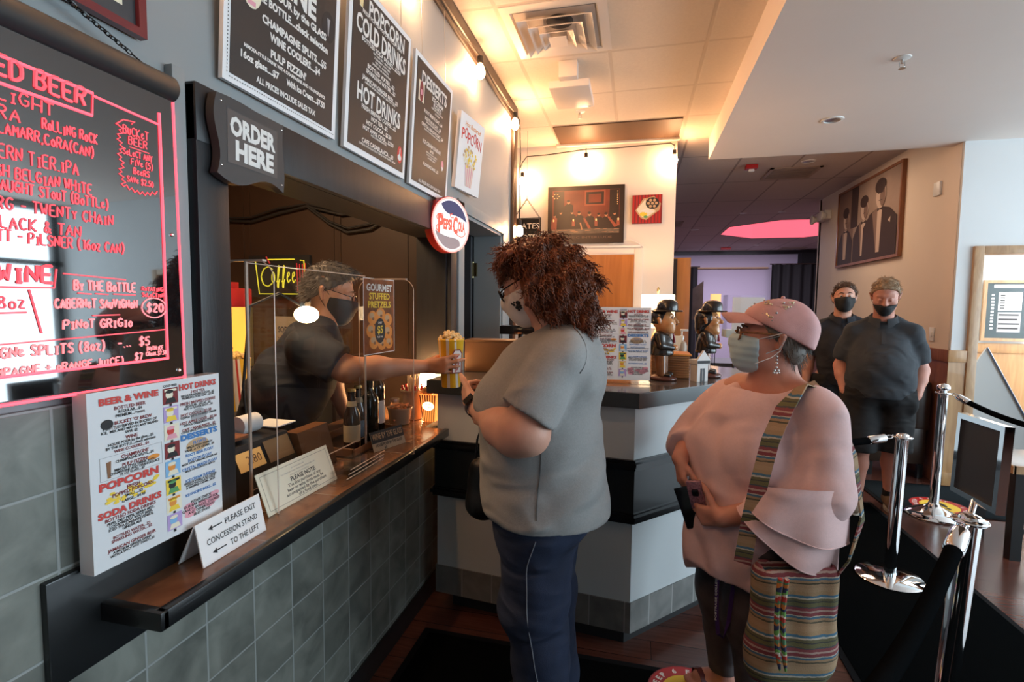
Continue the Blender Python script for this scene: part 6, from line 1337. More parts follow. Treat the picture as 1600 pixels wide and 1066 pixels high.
mat('leggings', (.040, .030, .034), .8, noise=.6, nscale=11, color2=(.085, .07, .07)); mat('hair_red', (.20, .050, .015), .36, noise=.55, nscale=22, color2=(.085, .022, .007)); mat('hair_grey', (.17, .15, .13), .55, noise=.4, nscale=60); mat('hair_dark', (.045, .032, .026), .5, noise=.4, nscale=60); mat('hair_sand', (.36, .24, .14), .5, noise=.3, nscale=60); mat('hair_brown', (.09, .045, .025), .5, noise=.3, nscale=60)
mat('shoe_tan', (.17, .11, .065), .7, noise=.3, nscale=20); mat('shoe_sole', (.45, .40, .34), .6); mat('sandal', (.10, .02, .02), .5); mat('watch_band', (.03, .03, .045), .5)
def folds(seed, amp, dirs, freq, soft=False):
    rs = np.random.RandomState(seed); W = []
    for d in dirs:
        d = nrm(d)
        for f in freq: W.append((d*f*(1+.25*rs.randn()), rs.rand()*6.28, amp/len(freq), rs.randn(3)*4.0))
    def fn(X, Y, Z):
        o = 0
        for d, ph, a, w in W:
            o = o + (a*np.sin(d[0]*X+d[1]*Y+d[2]*Z+ph+1.3*np.sin(w[0]*X+w[1]*Y+w[2]*Z)) if soft else 1.35*a*(1.27-2*np.sqrt(np.sin(.5*(d[0]*X+d[1]*Y+d[2]*Z+ph+1.3*np.sin(w[0]*X+w[1]*Y+w[2]*Z)))**2+.02)))
        return o
    return fn
def strands(P, N, m, flow, length, r, curl, name, parent, seed=1, n=1200, steps=10, lift=.0015, seg=4):
    rs = np.random.RandomState(seed); ids = rs.randint(0, len(P), n); mb = MB()
    for i in ids:
        p = P[i].copy(); nn = N[i]; L = length*(.7+.6*rs.rand()); st = L/steps; ph = rs.rand()*6.28; f = 1.6+rs.rand()*.9; pts = []; c = curl*(.5+rs.rand())
        d = flow(p, nn, rs); e1 = np.cross(d, nn); e1 = e1/max(np.linalg.norm(e1), 1e-6)
        for k in range(steps+1):
            a = ph+k*f; pts.append(p+e1*c*math.cos(a)+nn*(c*math.sin(a)+lift*k)); d2 = flow(p, nn, rs); d = .7*d+.3*d2; p = p+d/np.linalg.norm(d)*st
        mb.tube(pts, [r*(1-.75*(k/steps)**2) for k in range(steps+1)], seg, cap=False)
    return mb.build(name, m, parent, local=True, smooth=180)
def normals_of(P, Q):
    N = np.zeros_like(P); n = np.cross(P[Q[:, 2]]-P[Q[:, 0]], P[Q[:, 3]]-P[Q[:, 1]])
    for i in range(4): np.add.at(N, Q[:, i], n)
    return N/np.maximum(np.linalg.norm(N, axis=1), 1e-9)[:, None]
def spectacles(parent, P, R, m, w=.033, rx=.025, ry=.019, x=.104, z=.011, half=False, name='glasses', r=.0019):
    g = MB()
    for y in (-1, 1):
        g.tube([P(x-.010*abs(math.cos(a*PI/10)*rx+y*w-0)/.06, y*w+rx*math.cos(a*PI/10), z+ry*math.sin(a*PI/10)) for a in range(20)], r, 6, closed=True)
        g.tube([P(x-.010, y*(w+rx), z+.006), P(x-.030, y*.080, z+.008), P(-.005, y*.086, z+.012), P(-.024, y*.087, z-.004)], r*.9, 6)
    g.tube([P(x, -w+rx, z+.004), P(x+.004, 0, z+.008), P(x, w-rx, z+.004)], r, 6); o = g.build(name, m, parent, local=True)
    l = MB()
    for y in (-1, 1): l.poly([P(x-.010*abs(math.cos(a*PI/10)*rx+y*w)/.06, y*w+rx*math.cos(a*PI/10), z+ry*math.sin(a*PI/10)) for a in range(20)])
    l.build('lens', M('acrylic'), o, local=True)
def eyes(parent, P, R, sc=1.0):
    for y in (-1, 1):
        e = MB().sphere(P(.0850, y*.031, .0115), .0100, 14, 10).build('eye', M('eye_white'), parent, local=True); MB().sphere(P(.0925, y*.031, .0105), .0046, 10, 8).build('iris', M('iris'), e, local=True)
    for y in (-1, 1): MB().tube([P(.0935, y*.016, .036), P(.095, y*.030, .041), P(.083, y*.048, .036)], [.0032, .0036, .0018], 6).build('eyebrow', M('hair_brown'), parent, local=True)
def face_mask(parent, c, R, P, m, top=.004, back=.026, off=.006, bot=-.112, flat=0.0, name='face_mask', pleat=0, slope=.35):
    c = np.array(c); S = SDF(c-.16, c+.16, .004); head(S, c, R); 
    S.ell(P(.082, 0, -.045), np.array((.034, .036, .052)), R, .03)
    S.offset(off)
    if pleat: 
        u = R[:, 2]; S.disp(lambda X, Y, Z: pleat*np.sin(((X-c[0])*u[0]+(Y-c[1])*u[1]+(Z-c[2])*u[2])*260))
    S.cut(P(back, 0, -.04), -(R[:, 0]-R[:, 2]*.12)); S.cut(P(.06, 0, top), R[:, 2]+R[:, 0]*slope*-.3); S.cut(P(.03, 0, bot), -R[:, 2]+R[:, 0]*-.25)
    o = S.build(name, m, parent)
    for y in (-1, 1):
        MB().tube([P(back+.004, y*.062, -.004), P(.0, y*.083, .012), P(-.018, y*.093, .022), P(-.030, y*.090, .004), P(-.018, y*.086, -.024), P(back+.004, y*.060, -.062)], .0013, 5).build('ear_loop', m, o, local=True)
    return o

def snap(o, pts, d=.001):
    co = np.empty(len(o.data.vertices)*3, np.float32); o.data.vertices.foreach_get('co', co); co = co.reshape(-1, 3); no = np.empty(len(co)*3, np.float32); o.data.vertices.foreach_get('normal', no); no = no.reshape(-1, 3); out = []
    for i in range(len(pts)-1):
        for f in (0, .2, .4, .6, .8):
            p = np.array(pts[i])*(1-f)+np.array(pts[i+1])*f; k = ((co-p)**2).sum(1).argmin(); out.append(co[k]+no[k]*d)
    for _ in range(2): out = [out[0]]+[(out[i-1]+out[i]*2+out[i+1])/4 for i in range(1, len(out)-1)]+[out[-1]]
    return out
# ---------------------------------------------------------------- woman in the grey T-shirt
g = thing('person', (.72, 1.65, 0), 'red-haired woman in grey T-shirt and jeans, white face mask, reaching for popcorn', 'person', rotz=PI)
hc = V(.052, 0, 1.552); R = axes((math.cos(.50), -.04, -math.sin(.50)))
S = SDF((-.24, -.33, .0), (.40, .34, 1.70), .005); P = head(S, hc, R, fat=.008)
S.cone((-.055, 0, 1.36), hc+V(-.03, 0, -.05), .066, .058, .03); S.ell((-.01, 0, 1.15), (.15, .17, .24), k=.05); S.ell((0, 0, .92), (.16, .18, .16), k=.05); S.cone((-.06, -.17, 1.31), (-.06, .17, 1.31), .06, None, .05)
S.cone((-.05, .205, 1.30), (.022, .268, 1.135), .058, .058, .03); S.chain([(.022, .268, 1.132), (.10, .200, 1.118), (.232, .062, 1.150)], (.058, .056, .029), .03); S.cone((.0, .270, 1.115), (.05, .25, 1.095), .052, .05, .04)
wl = V(.236, .058, 1.152); al = nrm((.105, -.125, .040)); hand(S, wl, al, (-.70, -.70, .10), -1, (.48, .55, .62, .70), thumb=(.25, .05), th_dir=(.55, -.50, .62), sc=.95)
S.chain([(-.06, -.205, 1.30), (.04, -.25, 1.10), (.22, -.19, 1.04)], (.06, .052, .030), .03); hand(S, (.215, -.19, 1.04), (.8, .5, .05), (0, 0, 1), 1, (.6, .6, .65, .7), sc=.95)
for q in (-1, 1): S.chain([(.0, q*.10, .86), (.02, q*.085, .50), (-.035, q*.09, .09)], (.10, .065, .042), .03); S.cone((-.05, q*.09, .045), (.13, q*.11, .035), .036, .030, .03)
S.build('body', M('skin_fair'), g); eyes(g, P, R)
def tee():
    S = SDF((-.27, -.34, .74), (.30, .36, 1.46), .007)
    S.ell((.005, 0, 1.20), (.180, .205, .20), k=.0)
    for q in (-1, 1): S.ell((.105, q*.085, 1.175), (.112, .105, .105), k=.05)
    S.ell((.018, 0, 1.00), (.198, .222, .22), k=.10); S.ell((.0, 0, .80), (.208, .230, .26), k=.09); S.ell((-.07, 0, 1.27), (.115, .185, .14), k=.06); S.cone((-.065, -.165, 1.335), (-.065, .165, 1.335), .070, None, .07); S.cone((-.055, 0, 1.385), (-.045, 0, 1.41), .075, .070, .04)
    F = S.copy(); F.F[:] = 9
    for q in (-1, 1): F.cone((-.060, q*.205, 1.315), (.026, q*.272, 1.150) if q > 0 else (.04, -.25, 1.12), .080, .088, .02)
    n = nrm((.08, .045, -.165)); F.F = np.where(np.arange(F.n[1])[None, :, None]*F.h+F.lo[1] > 0, np.maximum(F.F, ((F.grid()[0]-.022)*n[0]+(F.grid()[1]-.25)*n[1]+(F.grid()[2]-1.180)*n[2])), np.maximum(F.F, 1.15-F.grid()[2])).astype(np.float32)
    k = .035; h_ = np.maximum(k-np.abs(S.F-F.F), 0)/k; S.F = np.minimum(S.F, F.F)-h_*h_*k*.25
    S.disp(folds(3, .0042, ((.5, .3, 1), (1, .2, -.6), (.2, .6, 1)), (22, 38))); S.disp(lambda X, Y, Z: .006*np.sin(38*Z+22*X+2*np.sin(9*X))*np.exp(-((X+.12)/.10)**2)*np.exp(-((Z-1.02)/.12)**2))
    S.cut((0, 0, .806), (.04, 0, -1)); S.cut((0, 0, 1.428), (.5, 0, 1))
    return S.build('t_shirt', M('tee_grey'), g)
tee_o = tee()
MB().tube(snap(tee_o, [(-.10, .11, 1.40), (-.135, .19, 1.35), (-.15, .24, 1.27)]), .0022, 6).tube(snap(tee_o, [(-.03, .24, 1.10), (-.02, .24, .98), (-.01, .24, .83)]), .0014, 5).build('seam', M('seam_dark'), tee_o, local=True)
S = SDF((-.26, -.28, .03), (.27, .28, .95), .007)
for q in (-1, 1): S.chain([(.012, q*.092, .82), (.015, q*.090, .52), (-.035, q*.094, .09)], (.130, .104, .082), .05)
S.ell((-.005, 0, .82), (.175, .195, .13), k=.06); S.disp(folds(8, .0045, ((.3, .2, 1), (-.6, .3, 1)), (26, 44))); S.cut((0, 0, .93), (0, 0, 1)); S.cut((0, 0, .05), (0, 0, -1)); je = S.build('jeans', M('denim'), g)
MB().tube(snap(je, [(-.01, .228, .79), (.02, .222, .68), (.02, .21, .56), (.0, .2, .44), (-.02, .19, .30), (-.04, .185, .18), (-.045, .18, .08)]), .0015, 5).build('side_seam', M('denim_stitch'), je, local=True)
for q in (-1, 1):
    S = SDF((-.14, q*.10-.07, .0), (.20, q*.10+.09, .11), .006); S.cone((-.06, q*.10, .048), (.12, q*.115, .040), .044, .038, .02); S.ell((-.05, q*.10, .06), (.045, .04, .045), k=.02); S.cut((0, 0, .004), (0, 0, -1)); S.build('shoe', M('shorts_black'), g)
# hair: curly red mass with loose strands
S = SDF((-.28, -.20, 1.36), (.26, .21, 1.75), .006); S.ell((.028, 0, 1.605), (.120, .108, .092), k=0); S.ell((.118, 0, 1.614), (.044, .072, .038), k=.04); S.ell((-.040, 0, 1.555), (.095, .118, .105), k=.05); S.ell((-.082, 0, 1.488), (.060, .105, .066), k=.05); S.cone((-.095, -.05, 1.46), (-.112, .05, 1.452), .040, .040, .04)
for q in (-1, 1): S.ell((.005, q*.084, 1.535), (.055, .036, .085), k=.04); S.ell((.075, q*.068, 1.600), (.045, .030, .04), k=.03)
S.disp(folds(5, .011, ((1, .2, .3), (.1, 1, .2), (.3, .2, 1)), (55, 95), True)); S.ell(P(.088, 0, -.048), (.096, .115, .090), R, .01, 'sub')
Ph, Qh = S.mesh(1); Nh = normals_of(Ph, Qh); ho = S.build('hair', M('hair_red'), g)
def flow_red(p, n, rs):
    d = V(-.35, .0, -1.0) if p[0] < .10 else V(.45, 0, -.55)
    d = d - n*(d@n)*1.02 + rs.randn(3)*.12; return d/np.linalg.norm(d)
sel = ~((Ph[:, 0] > .045) & (Ph[:, 2] < 1.585)) & ~((Ph[:, 0] > .13) & (Ph[:, 2] < 1.60))
strands(Ph[sel], Nh[sel], M('hair_red'), flow_red, .060, .0026, .0032, 'curls', ho, 3, 3200, 11, -.0009)
fm = face_mask(g, hc, R, P, M('mask_white'), top=.000, back=.022)
em = MB()
for x, z, rx in ((.064, -.030, .009), (.072, -.036, .008), (.056, -.038, .010), (.060, -.048, .009), (.068, -.050, .007), (.056, -.058, .0045), (.066, -.060, .0045), (.078, -.030, .005)):
    y = .052+(.075-x)*.42; em.sphere(P(x, y+.009, z), (rx, .0045, rx*.9), 10, 6)
em.build('emblem', M('mask_black'), fm, local=True); spectacles(g, P, R, M('lens_rim'), x=.112, r=.0026)
w_ = MB(); w_.lathe([(.0345, -.010), (.0365, -.008), (.0365, .008), (.0345, .010)], wl-al*.018, al, 20, cap0=False, cap1=False, sx=1.0); wo = w_.build('watch', M('watch_band'), g, local=True)
nn = nrm(V(.45, .55, .70)-al*(V(.45, .55, .70)@al)); q = wl-al*.018+nn*.036; tt = np.cross(al, nn); MB().prism([q+al*.014*x+tt*.019*y for x, y in ((-1, -1), (1, -1), (1, 1), (-1, 1))], Vector(nn*.008)).build('watch_face', M('black_gloss'), wo, local=True)
t = thing('handbag', (.43, 1.90, .70), 'black leather handbag hanging in front of the woman in grey, against the counter', 'handbag'); S = SDF((-.11, -.09, -.10), (.11, .09, .30), .006); S.box((0, 0, .06), (.062, .05, .115), None, .04, 0); S.ell((0, 0, -.01), (.070, .055, .05), k=.04); S.disp(folds(4, .004, ((1, 0, .5), (0, 1, .3)), (40, 60), True)); S.build('bag', mat('black_leather', (.010, .010, .011), .35, bump=.3, bscale=120), t)
MB().ribbon([(-.04, 0, .14), (-.03, .0, .25), (-.0, .0, .34), (.03, 0, .25), (.045, 0, .14)], .02, .004, (0, 1, 0)).build('strap', M('black_leather'), t, local=True)

# ---------------------------------------------------------------- server behind the window
s = thing('person', (-.55, 1.80, 0), 'server in black mask and dark apron leaning from the window to hand over popcorn', 'person', rotz=math.radians(25))
hc = V(.300, .045, 1.520); R = axes((math.cos(.28), -.02, -math.sin(.28)))
def ps(P_): P_ = np.array(P_, float)-V(-.55, 1.80, 0); c, s_ = math.cos(math.radians(25)), math.sin(math.radians(25)); return V(P_[0]*c+P_[1]*s_, -P_[0]*s_+P_[1]*c, P_[2])
S = SDF((-.18, -.34, .0), (.90, .36, 1.66), .0055); P = head(S, hc, R)
S.cone((.255, .02, 1.345), hc+V(-.02, 0, -.05), .062, .058, .03); S.chain([(.03, 0, .95), (.14, .01, 1.14), (.225, .02, 1.27)], (.095, .105, .095), .08); S.cone((.245, -.16, 1.315), (.215, .18, 1.315), .065, None, .05)
wr = ps((.125, 2.045, 1.214)); elr = V(.395, -.215, 1.225); S.chain([(.255, -.185, 1.305), elr], (.060, .050), .03); S.chain([elr, elr+(wr-elr)*.35, wr], (.048, .046, .028), .03)
cupc = ps((.213, 2.10, 1.225)); ad = nrm(cupc-wr+V(0, 0, .0)); side_n = nrm(np.cross(V(0, 0, 1), ad))
# palm against the near-left of the cup, fingers curled round its near side, thumb behind it
pa = nrm(ad*.80 - side_n*.62 + V(0, 0, .02)); hand(S, wr, pa, nrm(ad*.62+side_n*.80), 1, (.40, .42, .46, .50), thumb=(.6, .2), th_dir=nrm(ad*.75+side_n*.72+V(0, 0, .18)), spread=.16, bend=(.8, .95, .6))
ell_ = V(.285, .185, 1.12); wl2 = V(.335, .205, .965); S.chain([(.20, .185, 1.30), ell_, wl2], (.058, .045, .028), .03); hand(S, wl2, (.45, .0, -.75), (.5, 0, .5), -1, (.2, .2, .2, .25))
for q in (-1, 1): S.chain([(.02, q*.09, .90), (-.02, q*.10, .48), (-.06, q*.10, .07)], (.10, .065, .045), .03); S.cone((-.08, q*.10, .045), (.09, q*.12, .035), .038, .03, .03)
S.build('body', M('skin_tan'), s); eyes(s, P, R)
S = SDF((-.16, -.32, .88), (.50, .32, 1.42), .007); S.chain([(.05, 0, .96), (.14, .01, 1.13), (.225, .02, 1.28)], (.135, .145, .128), .08); S.cone((.245, -.15, 1.315), (.215, .17, 1.315), .078, None, .06); S.ell((.12, 0, 1.10), (.13, .165, .15), k=.06); S.cone((.25, .02, 1.345), (.26, .02, 1.37), .07, .066, .03)
S.cone((.252, -.185, 1.305), (.365, -.212, 1.237), .076, .078, .04); S.cone((.20, .185, 1.30), (.255, .188, 1.18), .074, .074, .04); S.disp(folds(9, .005, ((1, .3, .4), (.2, 1, .8), (.6, -.4, 1)), (26, 45)))
n = nrm((.14, -.03, -.08)); X, Y, Z = S.grid(); S.F = np.where((Y < -.13) & (X > .26), np.maximum(S.F, (X-.368)*n[0]+(Y+.212)*n[1]+(Z-1.237)*n[2]), S.F).astype(np.float32); S.F = np.where(Y > .12, np.maximum(S.F, 1.175-Z), S.F).astype(np.float32); S.cut((0, 0, .91), (0, 0, -1)); S.build('shirt', M('shirt_navy'), s)
S = SDF((-.1, -.26, .50), (.46, .28, 1.36), .007); S.chain([(.04, 0, .70), (.045, 0, .96), (.145, .01, 1.13), (.235, .02, 1.27)], (.14, .142, .156, .136), .06); S.cut((.03, 0, .96), (-1, 0, .62)); S.cut((0, 0, 1.32), (.3, 0, 1)); S.disp(folds(2, .004, ((.2, 1, .3), (1, .2, 1)), (30, 50))); ap = S.build('apron', M('apron_black'), s)
MB().ribbon([(-.10, -.10, .98), (-.0, -.165, 1.0), (.10, -.175, 1.01)], .02, .003, (0, 0, 1)).tube([(-.12, -.05, 1.0), (-.16, -.06, .96), (-.17, -.03, .90)], .006, 6).build('tie', mat('apron_tie', (.16, .08, .04), .8), ap, local=True)
S = SDF((-.2, -.25, .03), (.2, .25, .98), .008)
for q in (-1, 1): S.chain([(.02, q*.085, .88), (-.02, q*.098, .48), (-.06, q*.10, .07)], (.115, .085, .065), .04)
S.cut((0, 0, .955), (0, 0, 1)); S.cut((0, 0, .05), (0, 0, -1)); S.build('trousers', M('shorts_black'), s)
for q in (-1, 1): S = SDF((-.16, q*.11-.08, 0), (.16, q*.11+.08, .11), .007); S.cone((-.08, q*.105, .045), (.09, q*.12, .040), .045, .04, .02); S.cut((0, 0, .004), (0, 0, -1)); S.build('shoe', M('shorts_black'), s)
def crop_hair(parent, c, R, P, m, front=.075, low=-.03, thick=.010, seed=1, n=900, L=.028, name='hair', quiff=0.0):
    c = np.array(c); S = SDF(c-.15, c+.17, .005); S.ell(P(-.012, 0, .042), (.098+thick, .076+thick*.8, .088+thick), R, 0); S.ell(P(-.05, 0, -.01), (.055+thick, .066+thick*.6, .07), R, .03)
    if quiff: S.ell(P(.05, 0, .105), (.05, .055, .022+quiff), R, .03)
    S.disp(folds(seed, .004, ((1, .3, .2), (.2, 1, .3), (.1, .3, 1)), (90, 150), True))
    S.cut(P(front, 0, .075), R[:, 0]-R[:, 2]*.75); S.cut(P(-.02, 0, low), -R[:, 2]+R[:, 0]*.9); S.cut(P(-.03, 0, -.062), -R[:, 2])
    Pm, Q = S.mesh(1); N = normals_of(Pm, Q); o = S.build(name, m, parent)
    out = ((Pm-P(0, 0, .02))*N).sum(1) > .03
    fl = lambda p, nn, rs: (lambda d: d/np.linalg.norm(d))(R[:, 0]*(.5 if (p-c)@R[:, 2] > .07 else -.25)-R[:, 2]*.55 + nn*.35 - nn*((R[:, 0]*.5-R[:, 2]*.55)@nn)*.6 + rs.randn(3)*.28)
    strands(Pm[out], N[out], m, fl, L, .0011, .0012, 'strands', o, seed, n, 5, .0006, 3); return o
crop_hair(s, hc, R, P, mat('hair_salt', (.10, .088, .078), .5, noise=.5, nscale=70), front=.070, low=.0, quiff=.003, n=1300, L=.020, thick=.009); face_mask(s, hc, R, P, M('mask_black'), top=-.002, back=.010); spectacles(s, P, R, M('lens_rim'), x=.112, ry=.017)

# ---------------------------------------------------------------- two men waiting at the back
def man(base, rz, label, hairm, shirtm, skin, hz, hpitch, hturn, shorts, girth, mask_low=False, seed=1, arms='pocket', feet=((.16, 0), (-.04, 0)), hx=.03):
    m = thing('person', base, label, 'person', rotz=rz); hc = V(hx, 0, hz); cy, sy = math.cos(hturn), math.sin(hturn); R = axes((cy*math.cos(hpitch), sy*math.cos(hpitch), math.sin(hpitch)))
    S = SDF((-.26, -.36, 0), (.32, .36, hz+.16), .006); P = head(S, hc, R, fat=.006); sh = hz-.195
    S.cone((-.02, 0, sh-.02), hc+V(-.02, 0, -.05), .066, .062, .03); S.cone((-.02, -.15, sh-.10), (-.02, .15, sh-.10), .045, None, .02); S.ell((0, 0, 1.12), (.10, .14, .22), k=.05); S.ell((0, 0, .95), (.13*girth, .16*girth, .15), k=.05)
    A = {}
    for q in (-1, 1):
        e = V(-.05, q*(.240 if arms == 'pocket' else .235), sh-.335); w = V(.06, q*.215, .875) if arms == 'pocket' else V(.03, q*.25, .86); A[q] = (e, w)
        S.chain([(-.02, q*.176, sh-.075), e, e+(w-e)*.35, w], (.056, .050, .047, .031), .03); hand(S, w, (.15, -q*.15, -1) if arms == 'pocket' else (.12, 0, -1), (0, -q, .1), q, (.15, .2, .25, .3), sc=1.0)
    F = {}
    for q, (fx, fz) in zip((1, -1), feet):
        kn = V(.02+fx*.6, q*.10, .48); an = V(fx-.03, q*.11, .09+fz); F[q] = (kn, an); S.chain([(0, q*.095, .88), kn, kn+(an-kn)*.35+V(-.025, 0, 0), an], (.098, .062, .060, .040), .03); S.cone(an+V(-.02, 0, -.045), an+V(.12, q*.02, -.055), .036, .03, .03)
    S.build('body', skin, m); None if mask_low else eyes(m, P, R)
    g_ = girth; S = SDF((-.27, -.36, .80), (.32, .36, sh+.09), .007); S.ell((.0, 0, sh-.20), (.135, .190, .20), k=0); S.ell((.045*g_, 0, 1.05), (.150*g_, .170*g_, .20), k=.09); S.ell((.015, 0, .90), (.150*g_, .178*g_, .17), k=.07); [S.cone((-.02, q*.05, sh+.012), (-.02, q*.170, sh-.062), .052, .066, .04) for q in (-1, 1)]; S.cone((-.018, 0, sh), (.0, 0, sh+.05), .074, .070, .03)
    for q in (-1, 1):
        a = V(-.02, q*.176, sh-.075); e = A[q][0]; T = S.copy(); T.F[:] = 9; b_ = a+(e-a)*.78; T.cone(a, e, .068, .080, 0); n = nrm(e-a); T.cut(b_, n); k = .03; h_ = np.maximum(k-np.abs(S.F-T.F), 0)/k; S.F = np.minimum(S.F, T.F)-h_*h_*k*.25
    S.disp(folds(seed, .0045, ((1, .2, .5), (.1, 1, .9), (-.2, .8, -1)), (24, 42))); S.cut((0, 0, .845), (0, 0, -1)); S.cut((0, 0, sh+.048), (.5, 0, 1)); so = S.build('polo_shirt', shirtm, m)
    rr_ = []
    for r_, dz, ext in ((.070, -.012, 0), (.071, .018, 0), (.077, .026, 0), (.088, .010, .4), (.098, -.008, 1)):
        row = []
        for k_ in range(41):
            a = math.radians(14+332*k_/40); x = r_*math.cos(a)*1.02; fr_ = max(0, (math.cos(a)-.72)/.28)
            row.append((x-.006+.010*ext*fr_, r_*math.sin(a)*1.05, sh+.034+dz-.34*x-.030*ext*fr_))
        rr_.append(row)
    MB().rings(rr_, False).build('collar', shirtm, so, local=True, smooth=60)
    MB().ribbon(snap(so, [(.10, 0, sh-.01), (.15, 0, sh-.09), (.17, 0, sh-.16)]), .028, .003, (0, 1, 0)).build('placket', shirtm, so, local=True)
    S = SDF((-.24, -.30, .02), (.34, .30, .98), .008)
    for q in (-1, 1):
        kn, an = F[q]
        if shorts: S.chain([(.005, q*.10, .86), kn+V(0, q*.01, -.02)], (.135, .108), .04)
        else: S.chain([(.0, q*.095, .86), kn, an], (.125, .090, .070), .04)
        if arms == 'pocket': S.ell((.075, q*.185, .80), (.05, .045, .075), k=.03)
    S.ell((.01, 0, .88), (.145*g_, .185*g_, .12), k=.05); S.disp(folds(seed+3, .005, ((.3, 1, .2), (1, .2, .6)), (26, 44))); S.cut((0, 0, .93), (0, 0, 1)); S.cut((0, 0, .445 if shorts else .05), (0, 0, -1)); S.build('shorts' if shorts else 'trousers', M('shorts_black'), m)
    for q in (-1, 1):
        an = F[q][1]; S = SDF(an+V(-.12, -.08, -.10), an+V(.22, .08, .05), .006); S.cone(an+V(-.035, 0, -.042), an+V(.14, q*.02, -.050), .047, .040, .03); S.ell(an+V(-.01, 0, -.015), (.055, .043, .04), k=.03); S.cut((0, 0, an[2]-.073), (0, 0, -1)); S.cut(an+V(0, 0, .012), (0, 0, 1)); sh_ = S.build('shoe', M('shoe_tan') if shorts else M('shorts_black'), m)
        MB().rings([[(an[0]+.055+.125*math.cos(a*PI/12), an[1]+q*.010+.050*math.sin(a*PI/12), an[2]-.088+z) for a in range(24)] for z in (0, .018)]).build('sole', M('shoe_sole') if shorts else M('shorts_black'), sh_, local=True)
        if shorts: MB().lathe([(.046, -.005), (.047, .05), (.044, .052)], an, seg=18, cap0=False, cap1=False).build('sock', M('shorts_black'), m, local=True)
    crop_hair(m, hc, R, P, hairm, front=.068, low=.005, seed=seed, n=900, L=.017, thick=.008); face_mask(m, hc, R, P, M('mask_black'), top=-.030 if mask_low else .0, back=.012)
    return m
man((2.76, 4.27, 0), math.radians(252), 'heavyset man looking down, slate polo, black shorts, hands in pockets, mask below nose', M('hair_sand'), M('polo_slate'), M('skin_pink'), 1.575, -.42, -.05, True, 1.22, True, 4, feet=((-.05, 0), (.14, 0)), hx=.06)
man((2.70, 4.86, 0), math.radians(262), 'younger man in navy shirt and black mask standing behind the man in the polo', M('hair_brown'), M('shirt_navy'), M('skin_fair'), 1.575, .04, -.10, False, .96, False, 7, arms='down', feet=((.03, 0), (-.02, 0)))
# ---------------------------------------------------------------- woman in pink
p = thing('person', (1.40, 1.93, 0), 'woman in pink cap, blue mask and pink ruffled top, looking left, holding her phone', 'person', rotz=math.radians(208))
hc = V(-.058, .018, 1.372); ha = math.radians(-34); hp = math.radians(5); R = axes((math.cos(ha)*math.cos(hp), math.sin(ha)*math.cos(hp), math.sin(hp)))
S = SDF((-.30, -.36, .0), (.30, .40, 1.52), .005); P = head(S, hc, R, fat=.010, jaw=1.0)
S.cone((-.085, .01, 1.20), hc+V(-.025, 0, -.055), .078, .066, .04); S.cone((-.075, -.13, 1.17), (-.105, .15, 1.17), .066, None, .06); S.ell((-.02, 0, .95), (.11, .14, .20), k=.05); S.ell((-.01, 0, .72), (.14, .16, .16), k=.05)
er = V(.055, -.255, .955); wr = V(.200, -.112, .925); S.chain([(-.06, -.185, 1.14), er], (.060, .052), .03); S.chain([er, wr], (.050, .030), .03)
ar = nrm((.030, .080, -.135)); hand(S, wr, ar, (-.90, .25, -.05), 1, (.30, .28, .26, .30), thumb=(.3, .25), th_dir=(-.15, .75, -.45), sc=.92)
el = V(-.075, .255, .885); wl = V(.188, .122, .798); S.chain([(-.10, .195, 1.14), el], (.062, .054), .03); S.chain([el, wl], (.052, .031), .03)
al = nrm((.060, -.140, -.035)); hand(S, wl, al, (-.55, -.80, -.12), -1, (.42, .46, .50, .55), thumb=(.2, .1), th_dir=(.02, -.55, .55), sc=.92)
for q in (-1, 1): S.chain([(.0, q*.09, .70), (.03, q*.075, .40), (.0, q*.085, .08)], (.09, .055, .038), .03); 
S.cone((-.03, -.10, .050), (.065, -.135, .040), .036, .030, .03); S.cone((-.03, .09, .050), (.08, .09, .040), .036, .030, .03)
for q, (bx_, by) in ((-1, (.065, -.135)), (1, (.08, .09))):
    for i in range(5): S.cone((bx_+.012, by+(i-2)*.013, .030), (bx_+.048-.005*abs(i-1.5), by+(i-2)*.014-.006, .022), .0095-.001*(i % 3), .008, .004)
S.build('body', M('skin_pink'), p); eyes(p, P, R)
